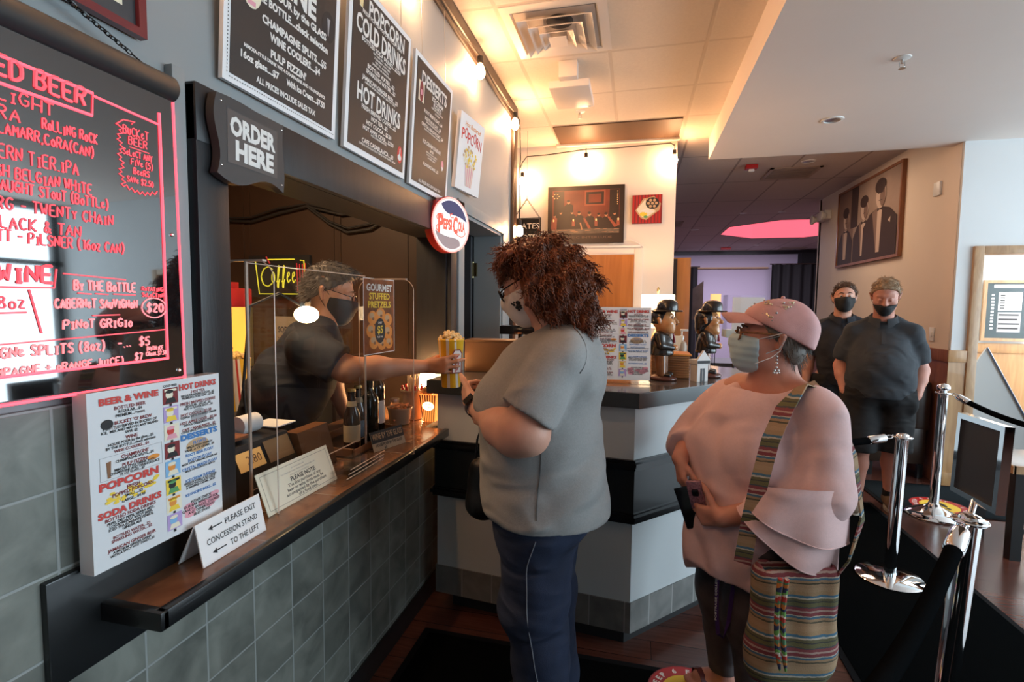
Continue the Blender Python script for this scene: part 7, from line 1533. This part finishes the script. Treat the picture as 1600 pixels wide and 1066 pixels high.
def top():
    S = SDF((-.34, -.34, .50), (.36, .42, 1.30), .007)
    S.ell((-.03, 0, 1.06), (.165, .195, .165), k=0)
    for q in (-1, 1): S.ell((.058, q*.085, 1.005), (.098, .098, .095), k=.05)
    S.ell((.005, 0, .88), (.165, .200, .17), k=.08); S.ell((.0, 0, .72), (.190, .215, .16), k=.08); S.cone((-.075, -.145, 1.150), (-.105, .155, 1.150), .072, None, .06)
    # peplum flare
    S.cone((.0, 0, .78), (.0, .0, .62), .180, .212, .05)
    B = S.copy()
    # right arm sleeve, three-quarter length
    T = S.copy(); T.F[:] = 9; T.cone((-.06, -.185, 1.13), er, .082, .080, 0); T.cone(er, er+(wr-er)*.55, .080, .062, .02); n = nrm(wr-er); T.cut(er+(wr-er)*.50, n)
    k = .03; h_ = np.maximum(k-np.abs(S.F-T.F), 0)/k; S.F = np.minimum(S.F, T.F)-h_*h_*k*.25
    T = B.copy(); T.F[:] = 9; T.cone((-.10, .195, 1.13), el+V(0, 0, .02), .080, .078, 0); T.cone(el+V(0, 0, .02), el+(wl-el)*.25+V(0, 0, -.0), .078, .076, .03); T.ell(el+V(-.0, .0, -.0), (.066, .062, .066), k=.03)
    h_ = np.maximum(k-np.abs(S.F-T.F), 0)/k; S.F = np.minimum(S.F, T.F)-h_*h_*k*.25
    S.disp(folds(21, .0058, ((.4, .3, 1), (1, .4, -.5), (.3, 1, .8)), (22, 40)))
    X, Y, Z = S.grid(); an = np.arctan2(Y, X-.01)
    S.disp(lambda X, Y, Z: .010*np.sin(9*an)*np.clip((.76-Z)/.12, 0, 1)*(np.abs(Y) < .27))
    hemz = .615 + .035*np.sin(3*an+.6) + .10*np.clip((-X)/.3, -1, .3)
    S.F = np.where(Y < .26, np.maximum(S.F, hemz-Z), np.maximum(S.F, .70-Z)).astype(np.float32)
    # wide neckline
    c = V(-.055, .012, 1.245); S.ell(c, (.115, .125, .070), rot((0, 1, 0), 12), .015, 'sub'); S.cut((0, 0, 1.235), (0, 0, 1))
    return S.build('ruffled_top', M('blush_knit'), p)
tp = top()
# two bell-shaped ruffle tiers on the near sleeve, gathered at the elbow seam and open over the forearm
def bell(ta, tb, wa, wb, dt, db, dip, n, ph, th=.0035):
    ta, tb, wa, wb = (V(*x) for x in (ta, tb, wa, wb)); dd = nrm((-.62, -.71, -.20)); rings = []
    def ring(f, off):
        out = []; g_ = f**.85
        for i in range(80):
            t_ = 2*PI*i/80; c_, s_ = math.cos(t_), math.sin(t_); near = (1-s_)/2
            top_ = (ta+tb)/2+(tb-ta)/2*c_*(1-off*6)+dd*(.012+(dt-off)*s_); bot_ = (wa+wb)/2+(wb-wa)/2*c_*(1-off*6)+dd*(.012+(db-off)*s_)-V(0, 0, dip*near**1.4*(1-c_*c_*.6))
            w_ = math.sin(n*t_+ph)*.011*f*(1-.5*c_*c_); p_ = top_+(bot_-top_)*g_ + dd*s_*.020*math.sin(PI*f)*-1*0 - dd*(1-near)*0; out.append(p_-dd*w_+V(0, 0, -.25*w_))
        return out
    fs = [i/10 for i in range(11)]
    for f in fs: rings.append(ring(f, 0))
    for f in fs[::-1]: rings.append(ring(f, th))
    o = MB().rings(rings, True, False, False).build('ruffle', M('blush_knit'), tp, local=True, smooth=60)
    fix_normals(o); MB().tube([x for x in ring(1, 0)], .0022, 5, closed=True).build('hem', M('blush_knit'), o, local=True)
bell((.130, .192, .930), (-.140, .288, .925), (.158, .178, .879), (-.128, .304, .772), .112, .120, .050, 5, .4); bell((.118, .196, .905), (-.118, .281, .850), (.174, .170, .856), (-.104, .292, .671), .098, .108, .055, 5, 1.5)
S = SDF((-.26, -.27, .06), (.27, .27, .80), .007)
for q in (-1, 1): S.chain([(.0, q*.095, .66), (.025, q*.078, .40), (.0, q*.085, .10)], (.135, .080, .052), .05)
S.ell((-.02, 0, .68), (.185, .195, .14), k=.06); S.disp(folds(6, .004, ((.3, .2, 1), (-.5, .4, 1)), (30, 50))); S.cut((0, 0, .78), (0, 0, 1)); S.cut((0, 0, .095), (0, 0, -1)); lg = S.build('leggings', M('leggings'), p)
for q, (bx_, by) in ((-1, (.065, -.135)), (1, (.08, .09))):
    so = MB().rings([[(bx_-.03+.092*math.cos(a*PI/12)+(0), by+(.008 if q > 0 else .012)+.040*math.sin(a*PI/12), z) for a in range(24)] for z in (.001, .016)]).build('sandal', M('sandal'), p, local=True)
    MB().ribbon([(bx_+.0, by-.040, .020), (bx_+.005, by-.025, .062), (bx_+.005, by, .076), (bx_+.005, by+.025, .062), (bx_, by+.045, .020)], .022, .003, (1, 0, 0)).build('strap', M('sandal'), so, local=True)
# cap with bent peak, pearls and bee brooches
c = np.array(hc); S = SDF(c-.19, c+.21, .0045); S.ell(P(-.014, 0, .052), (.112, .094, .094), R, 0); S.ell(P(-.060, 0, .045), (.085, .088, .078), R, .03); S.ell(P(-.085, 0, .000), (.050, .070, .055), R, .03); S.disp(folds(12, .003, ((1, .3, .2), (.2, 1, .5), (-.5, .4, 1)), (45, 80), True)); S.cut(P(0, 0, .036), -R[:, 2]+R[:, 0]*.44); cp = S.build('cap', M('cap_pink'), p)
rings = []
for f in [i/10 for i in range(11)]:
    x = .072+.100*f; half = .086*math.sqrt(max(1-(f*.92)**2.4, .02)); row = []
    for t_ in [j/12*2-1 for j in range(13)]: row.append(P(x-.030*t_*t_, half*t_, .070+.012*f-.030*t_*t_-.016*f*f+.012))
    rings.append(row+[q_-R[:, 2]*.0045 for q_ in row[::-1]])
MB().rings(rings).build('peak', M('cap_pink'), cp, local=True, smooth=60); MB().sphere(P(-.02, 0, .148), .007, 10, 6).build('button', M('cap_pink'), cp, local=True)
def on_cap(th, ph, r=1.0):
    d = V(math.cos(ph)*math.cos(th), math.cos(ph)*math.sin(th), math.sin(ph)); k = 1/math.sqrt((d[0]/.114)**2+(d[1]/.096)**2+(d[2]/.096)**2); q_ = d*k*r; return P(-.014+q_[0], q_[1], .052+q_[2]), R@d
mat('pearl', (.55, .55, .56), .15, .6); mat('bee_gold', (.60, .50, .34), .3, .6); pe = MB(); be = MB()
for th, ph in ((.2, .55), (.9, .35), (.75, .80), (1.25, .15), (.45, .95), (1.6, .95), (1.35, .45), (-.2, .7)): q_, d = on_cap(math.radians(th*57.3), ph); pe.sphere(q_, .0042, 10, 7)
for th, ph in ((1.15, .28), (.95, .78), (2.1, .95), (1.75, .72)):
    q_, d = on_cap(th, ph); e1 = nrm(np.cross(d, V(.2, .3, 1))); e2 = np.cross(d, e1); be.sphere(q_+d*.002, (.0045, .0045, .0045), 9, 6); be.sphere(q_+d*.002-e1*.009, .0035, 9, 6)
    for w_ in (-1, 1): be.prism([q_+d*.003, q_+d*.003+e1*.010+e2*w_*.012, q_+d*.003+e1*.016+e2*w_*.006], d*.0012)
pe.build('pearls', M('pearl'), cp, local=True); be.build('bee_brooch', M('bee_gold'), cp, local=True)
S = SDF(c-.16, c+.14, .004); S.ell(P(-.022, 0, .030), (.102, .084, .088), R, 0); S.ell(P(-.062, 0, -.035), (.050, .068, .055), R, .03); S.disp(folds(3, .003, ((1, .2, .3), (.1, .5, 1)), (90, 160), True)); S.cut(P(.022, 0, 0), R[:, 0]-R[:, 2]*.25); S.cut(P(-.03, 0, -.012), R[:, 0]*.85-R[:, 2]*.8) if False else None; S.cut(P(-.02, 0, -.015), -R[:, 2]+R[:, 0]*1.1); S.cut(P(-.04, 0, -.078), -R[:, 2]); Ph, Qh = S.mesh(1); ho = S.build('hair', M('hair_grey'), p)
strands(Ph, normals_of(Ph, Qh), M('hair_grey'), lambda q_, n, rs: nrm(-R[:, 2]-R[:, 0]*.35+n*.1+rs.randn(3)*.15), .03, .0010, .001, 'strands', ho, 4, 700, 4, .0004, 3)
mk = face_mask(p, hc, R, P, M('mask_blue'), top=.004, back=.040, off=.010, bot=-.118, pleat=.0009)
for y in (-1, 1): MB().tube([P(.046, y*.070, .000), P(.01, y*.086, .016), P(-.022, y*.096, .030)], .0016, 5).tube([P(.046, y*.066, -.085), P(.0, y*.080, -.056), P(-.022, y*.090, -.030)], .0016, 5).build('ear_loop', M('paper_white'), mk, local=True)
spectacles(p, P, R, mat('tortoise', (.30, .13, .05), .2, noise=.7, nscale=60), x=.112, rx=.024, ry=.021, r=.0034)
e_ = MB(); q_ = P(-.012, .094, -.034); e_.tube([q_, q_-V(0, 0, .012)], .001, 5)
for k in range(3): e_.sphere(q_-V(0, 0, .016+.011*k), .0042, 9, 6)
for dx, dz in ((0, .052), (-.007, .062), (.007, .062), (-.010, .070), (.010, .070), (0, .071)): e_.sphere(q_+V(dx, 0, -dz), .0045, 9, 6)
e_.build('earring', M('steel'), p, local=True)
# striped shoulder bag
ST = [(.46, .30, .17), (.10, .085, .05), (.42, .27, .15), (.07, .17, .26), (.62, .55, .44), (.26, .05, .06), (.52, .36, .30), (.28, .06, .07), (.08, .08, .09), (.16, .15, .06), (.05, .05, .05), (.14, .13, .06), (.62, .55, .44), (.07, .19, .30), (.46, .30, .16), (.50, .33, .19)]
wd = [.07, .03, .05, .04, .02, .07, .04, .06, .03, .08, .02, .06, .03, .05, .08, .09]; pos = [sum(wd[:i])/sum(wd) for i in range(len(wd))]
ST = [tuple(x*.72 for x in c_) for c_ in ST]
ramp_mat('striped_weave', 2, list(zip(pos, ST)), .9, scale=8.6, wobble=.006, bump=.4, offset=.3); ramp_mat('striped_strap', 1, list(zip(pos, ST)), .9, scale=7.0, wobble=.006, bump=.4)
bg_ = thing('shoulder_bag', (1.49, 1.665, .34), 'slouchy striped woven shoulder bag with braided tassel on the woman in pink', 'bag', rotz=math.radians(196))
S = SDF((-.19, -.11, -.02), (.20, .13, .50), .006); S.box((0, 0, .19), (.130, .045, .185), None, .045, 0); S.ell((0, .0, .10), (.138, .062, .115), k=.04); S.ell((.02, 0, .03), (.105, .055, .05), k=.03)
S.disp(folds(31, .004, ((1, .2, .15), (.9, 0, -.1)), (30, 55), True)); X, Y, Z = S.grid(); S.F = np.maximum(S.F, (Z-.375-.03*np.cos(X*16))).astype(np.float32); S.F = np.maximum(S.F, -np.maximum(np.maximum(np.abs(X)-.105, np.abs(Y)-.022), .30-Z)).astype(np.float32); S.build('sack', M('striped_weave'), bg_)
# strap over the shoulder (points in world metres)
def wp(a, b, c_): co, si = math.cos(math.radians(208)), math.sin(math.radians(208)); return Vector((1.40+a*co-b*si, 1.93+a*si+b*co, c_))
front = [Vector(q_) for q_ in ((1.342, 1.66, .689), (1.355, 1.645, .83), (1.375, 1.65, .94), (1.408, 1.675, 1.075), (1.455, 1.72, 1.168), (1.52, 1.79, 1.232), (1.585, 1.845, 1.232), (1.640, 1.85, 1.17), (1.685, 1.80, 1.02), (1.69, 1.73, .84), (1.645, 1.69, .72), (1.60, 1.675, .66))]
wds = [Vector((.96, -.24, .05))]*4+[Vector((.93, -.05, .30)), Vector((.75, .1, .45)), Vector((-.05, -.9, -.25)), Vector((-.3, -.9, 0))]+[Vector((-.5, -.85, .0))]*4
MB().ribbon(front, .050, .005, wds).build('strap', M('striped_weave'), bg_)
ts = MB(); cols = [('print_red', .0), ('print_green', .2)]
for j, x0 in enumerate((.088, .062)):
    L = .28; pr = [(x0-.01*j+.022*math.sin(f*2.2+j)-(.03*f if j == 0 else -.01*f), .075+.004*j, .36-L*f) for f in [i/12 for i in range(13)]]; ts.tube(pr, [.0075]*11+[.006, .003], 8)
ramp_mat('braid', 2, [(0, (.45, .04, .03)), (.2, (.60, .55, .45)), (.3, (.12, .30, .06)), (.5, (.02, .03, .08)), (.7, (.50, .16, .03)), (.85, (.08, .20, .10))], .8, scale=17, wobble=.03); ts.build('tassel', M('braid'), bg_, local=True)
# phones and lanyard
t = thing('phone', (1.262, 1.818, .775), 'black smartphone held by the woman in pink, screen to the camera', 'phone')
def oriented(mb, c, u, v, w, h, th, bev=.003):
    u, v, n = frame_from(u, v); Rm = Matrix((u, v, n)).transposed(); q = MB().box((-w/2, -h/2, -th/2), (w/2, h/2, th/2), bev=bev); mb.add([Vector(c)+Rm @ Vector(x) for x in q.v], q.f); return mb
def at_px(c): return Vector(c)
oriented(MB(), (1.203, 1.848, .780), (.34, -.16, -.93), (.93, -.35, .05), .145, .072, .009).build('body', M('black_gloss'), t)
t = thing('phone', (1.22, 1.82, .84), 'second phone in a sparkling pink case under the right fingers of the woman in pink', 'phone')
oriented(MB(), (1.218, 1.815, .838), (.25, .05, -.96), (.9, -.42, .15), .10, .052, .014, .005).build('case', mat('glitter_pink', (.55, .25, .30), .2, .35, noise=.8, nscale=160, color2=(.2, .1, .12)), t); oriented(MB(), (1.214, 1.806, .848), (.25, .05, -.96), (.9, -.42, .15), .022, .022, .016, .004).build('lens', M('black_gloss'), t)
t = thing('lanyard', (1.31, 1.80, .74), 'purple lettered lanyard dangling below the hands of the woman in pink', 'lanyard'); mat('purple', (.055, .018, .12), .7); ly = MB()
A_ = [(1.300, 1.785, .735), (1.296, 1.782, .64), (1.290, 1.780, .54), (1.293, 1.780, .44), (1.300, 1.780, .372), (1.318, 1.782, .360), (1.332, 1.785, .42), (1.342, 1.786, .54), (1.352, 1.788, .66), (1.345, 1.79, .735)]
ly.ribbon(A_, .013, .0016, [Vector((1, -.1, 0))]*4+[Vector((1, -.1, .9)), Vector((.6, 0, 1))]+[Vector((1, .1, 0))]*4); ly.build('band', M('purple'), t)
b = Board((1.2900, 1.7775, .40), (-.02, 0, 1), (-1, .1, 0)); b.text('print_white', 'PORTRAGE COLLEGE', .10, -.0030, .0062, .0014, width=.155, bold=.02); b.text('print_white', 'PORTRAGE COLLEGE', .27, -.0062, .0062, .0004, width=.13, bold=.02); b.finish(t)

# ================================================================== queue ropes, mats and signs
mat('rug_black', (.0042, .005, .0055), 1.0, spec=0, noise=.3, nscale=300, bump=.5, bscale=700); mat('rug_edge', (.006, .006, .007), .9, spec=.1); mat('rug_blue', (.020, .027, .032), 1.0, spec=0, noise=.3, nscale=260, bump=.5, bscale=700)
def rug(x0, y0, x1, y1, m, label):
    t = thing('floor_mat', ((x0+x1)/2, (y0+y1)/2, 0), label, 'floor mat'); MB().box((x0, y0, .0005), (x1, y1, .006), bev=.002).build('border', M('rug_edge'), t); MB().box((x0+.03, y0+.03, .004), (x1-.03, y1-.03, .0085), bev=.002).build('pile', m, t)
rug(.10, -.6, 1.86, 2.08, M('rug_black'), 'black floor mat at the foot of the serving window under the two women'); rug(1.88, -.8, 2.79, 4.36, M('rug_black'), 'long black runner along the rope barrier toward the two men'); rug(2.86, 4.22, 5.2, 4.94, M('rug_blue'), 'blue-grey mat in front of the doorway')
def sticker(x, y, r, label, z=.0085):
    t = thing('floor_sticker', (x, y, z), label, 'floor sticker', 'round distancing stickers on the floor'); seg = 40
    MB().lathe([(r, .0002), (r, .001)], (x, y, z), seg=seg).build('disc', M('print_maroon'), t, smooth=0); MB().lathe([(r*.97, .001), (r*.97, .0014)], (x, y, z), seg=seg).build('ring', M('alarm_red'), t, smooth=0); MB().lathe([(r*.66, .0014), (r*.66, .0018)], (x, y, z), seg=seg).build('centre', M('print_yellow'), t, smooth=0)
    m = MB(); s = 'KEEP 6 FEET * 6 FEET APART * '
    for i, ch in enumerate(s):
        if ch == ' ': continue
        a = PI*.97-2*PI*i/len(s); u = Vector((math.sin(a), -math.cos(a), 0)); v = Vector((math.cos(a), math.sin(a), 0)); write(m, ch, (x+r*.74*v.x, y+r*.74*v.y, z+.0019), u, v, r*.15, bold=.04)
    m.build('lettering', M('print_white'), t, smooth=0); f = MB()
    for q in (-1, 1): f.disc((x+q*r*.18, y+r*.12, z+.002), (1, 0, 0), (0, 1, 0), r*.10, r*.24); f.disc((x+q*r*.18, y-r*.28, z+.002), (1, 0, 0), (0, 1, 0), r*.08, r*.11)
    f.build('footprint', M('print_black'), t, smooth=0)
sticker(1.235, 1.95, .155, 'red and yellow 6 FEET sticker under the foot of the woman in pink'); sticker(3.26, 4.40, .185, 'red and yellow footprint sticker beside the far chrome post')
def post(x, y, h, label, ball, base='disc', r=.025, tilt=(0, 0)):
    t = thing('stanchion', (x, y, 0), label, 'stanchion', 'chrome rope posts'); tx, ty = tilt
    z0 = .009
    if base == 'disc': MB().lathe([(.160, z0), (.160, z0+.004), (.155, z0+.008), (.03, z0+.014), (.03, z0+.02)], (x, y, 0), seg=48).build('base', M('chrome'), t)
    else: MB().lathe([(.165, .001), (.167, .010), (.155, .022), (.11, .042), (.06, .066), (.036, .085), (.030, .10)], (x, y, 0), seg=48).build('base', M('chrome'), t)
    a = Vector((x, y, z0)); b_ = Vector((x+tx, y+ty, h)); MB().cyl(a, b_, r, seg=32).build('pole', M('chrome'), t)
    m = MB().lathe([(r, -.02), (r+.012, -.015), (r+.012, -.004), (r, 0)], b_, seg=32); m.tube([b_+Vector((.046*math.cos(a_*PI/12), .046*math.sin(a_*PI/12), -.008)) for a_ in range(24)], .0032, 6, closed=True)
    for a_ in range(4): m.tube([b_+Vector((.03*math.cos(a_*PI/2), .03*math.sin(a_*PI/2), -.008)), b_+Vector((.046*math.cos(a_*PI/2), .046*math.sin(a_*PI/2), -.008))], .003, 6)
    m.build('collar', M('chrome'), t)
    if ball: MB().lathe([(r*.8, 0), (.018, .006), (.036, .014), (.041, .028), (.036, .044), (.022, .055), (.0005, .060)], b_, seg=32).build('finial', M('chrome'), t)
    else: MB().lathe([(r, 0), (r*.9, .007), (r*.5, .012), (.0005, .013)], b_, seg=28).build('cap', M('chrome'), t)
    return b_
mat('rope_velvet', (.004, .0045, .005), 1.0, bump=.3, bscale=300, spec=0)
def rope(a, b_, sag, label, r=.019, ends=(True, True), sideway=(0, 0, 0)):
    t = thing('barrier_rope', tuple((Vector(a)+Vector(b_))/2), label, 'rope', 'black velvet barrier ropes'); a = Vector(a); b_ = Vector(b_); L = (b_-a).length; pts = []
    for i in range(25):
        f = i/24; pts.append(a.lerp(b_, f)-Vector((0, 0, sag*4*f*(1-f)))+Vector(sideway)*4*f*(1-f))
    n = 25; e = max(2, int(.13/L*24)); mid = pts[e if ends[0] else 0:n-e if ends[1] else n]; MB().tube(mid, r, 14).build('rope', M('rope_velvet'), t)
    for k, (p0, d) in enumerate(((pts[0], pts[3]-pts[0]), (pts[-1], pts[-4]-pts[-1]))):
        if not ends[k]: continue
        d = d.normalized(); q = mid[0] if k == 0 else mid[-1]; l = (q-p0).length; m = MB(); m.lathe([(.008, l*.30), (r*1.12, l*.36), (r*1.22, l*.42), (r*1.22, l*1.05), (r*1.05, l*1.1)], p0, q-p0, 20); m.build('end_cap', M('chrome'), t)
        h_ = MB(); u = d.orthogonal().normalized(); h_.tube([p0+d*(l*.16+.018*math.cos(a_*PI/8))+u*(.010*math.sin(a_*PI/8)) for a_ in range(16)], .0028, 6, closed=True); h_.build('hook', M('chrome'), t)
    return t
m1 = post(2.395, 3.13, .805, 'chrome post with flat round base on the black runner, in front of the two men', False, r=.030, tilt=(.02, 0)); m2 = post(3.12, 4.20, .905, 'tall chrome post with ball top and domed base beside the doorway', True, 'dome', r=.030, tilt=(.012, 0)); m3 = post(2.00, 1.87, .825, 'nearest chrome post carrying the black framed sign', False, r=.0315, tilt=(.045, 0))
rope(m1+Vector((-.046, 0, -.008)), (1.80, 2.96, .785), .03, 'black rope running from the middle post behind the woman in pink', ends=(True, False)); rope(m2+Vector((.046, -.02, -.008)), (3.75, 3.2, .895), .135, 'black rope sloping right from the ball-topped post across the doorway', r=.018)
rope(m3+Vector((-.035, -.035, -.008)), (1.10, .62, .83), .14, 'black rope sweeping toward the camera from the nearest post', r=.022)
post(1.067, .585, .838, 'chrome post holding the camera-side end of the sweeping black rope', False, r=.030); post(3.775, 3.165, .903, 'chrome post at the outer end of the rope across the doorway', True, 'dome', r=.030)
t = thing('rope_sign', (2.045, 1.87, .84), 'black sign in chrome frame on top of the nearest post', 'sign'); b = Board((2.082, 2.028, .862), (.03, -1, .0), (.03, 0, 1)); w, h = .218, .272; f = MB(); e = .018
for x0, y0, x1, y1 in ((0, 0, w, e), (0, h-e, w, h), (0, e, e, h-e), (w-e, e, w, h-e)): b.slab(f, x0, y0, x1, y1, -.012, .014)
f.build('frame', M('chrome'), t); b.slab(MB(), e, e, w-e, h-e, -.010, .006).build('panel', M('black_matte'), t); MB().cyl((2.045, 1.87, .836), (2.078, 1.915, .865), .010, seg=12).build('bracket', M('chrome'), t)
# low table at the right edge
t = thing('side_table', (3.5, 3.9, 0), 'low pale-topped table with black legs at the right behind the framed sign', 'table'); MB().box((3.17, 3.52, .555), (3.95, 3.97, .580), bev=.003).build('tabletop', mat('table_top', (.55, .58, .60), .2), t); m = MB()
m.box((3.16, 3.51, .535), (3.96, 3.525, .582)).box((3.155, 3.51, .535), (3.17, 3.98, .582)); m.build('wood_edge', M('oak_trim'), t); MB().box((3.20, 3.56, .47), (3.92, 3.58, .54)).box((3.20, 3.56, .47), (3.22, 3.92, .54)).box((3.20, 3.57, .16), (3.90, 3.59, .19)).build('apron', M('black_trim'), t)
for x in (3.225, 3.89):
    for y in (3.58, 3.91): MB().box((x-.028, y-.028, 0), (x+.028, y+.028, .54)).build('leg', M('black_trim'), t)
# folding sign board in the next room, framed poster on its wall
t = thing('folding_signboard', (4.1, 5.6, 0), 'grey folding sign board with a black lettered header in the doorway', 'sign board'); MB().prism([(3.99, 5.30, 1.155), (3.86, 5.34, .86), (3.93, 5.32, .004), (4.62, 5.32, .004)], (.0, .018, 0)).build('board', mat('board_grey', (.42, .45, .46), .6), t); MB().tube([(3.99, 5.292, 1.16), (4.30, 5.30, .58), (4.62, 5.312, .004)], .008, 6).build('edge', mat('edge_blue', (.07, .10, .16), .5), t)
b = Board((3.70, 5.50, 1.005), (1, -.15, 0), (0, 0, 1)); b.slab(MB(), 0, 0, .285, .155, -.012, 0).build('header', M('black_matte'), t); b.text('print_cream', 'ING', .215, .050, .062, .001, width=.125, bold=.04, shear=.25); b.finish(t); MB().box((3.80, 5.49, .004), (3.83, 5.51, 1.0)).build('leg', M('black_trim'), t)
t = thing('framed_notice', (4.68, 6.25, 1.17), 'oak-framed film strip notice on the white wall beyond the doorway', 'framed notice'); b = Board((4.445, 6.222, 1.175), (1, 0, 0), (0, 0, 1)); w, h = .47, .62; f = MB(); e = .03
for x0, y0, x1, y1 in ((0, 0, w, e), (0, h-e, w, h), (0, e, e, h-e), (w-e, e, w, h-e)): b.slab(f, x0, y0, x1, y1, -.012, .012)
f.build('frame', M('oak_trim'), t); b.slab(MB(), e, e, w-e, h-e, -.012, 0).build('backing', mat('slate_teal', (.06, .085, .095), .25), t)
for i in range(11):
    for x in (.075, w-.095): b.rect('paper_white', x, .12+i*.034, x+.026, .138+i*.034, .001)
b.rect('paper_white', .135, .31, .335, .50, .001); b.rect('print_grey', .135, .09, .335, .295, .001)
for i in range(6): b.rect('print_black', .15, .33+i*.026, .19, .342+i*.026, .0015); b.rect('print_grey', .20, .332+i*.026, .31, .338+i*.026, .0015)
for i in range(8): b.rect('print_black' if i % 2 else 'paper_white', .145, .10+i*.023, .325-.01*(i % 3), .114+i*.023, .0015)
b.text('paper_white', 'NOW SHOWING', w/2, .535, .03, .001, width=.3) if False else b.rect('paper_white', .09, .545, .36, .575, .001); b.finish(t, {'paper_white': 'sheet', 'print_grey': 'sheet', 'print_black': 'print'})
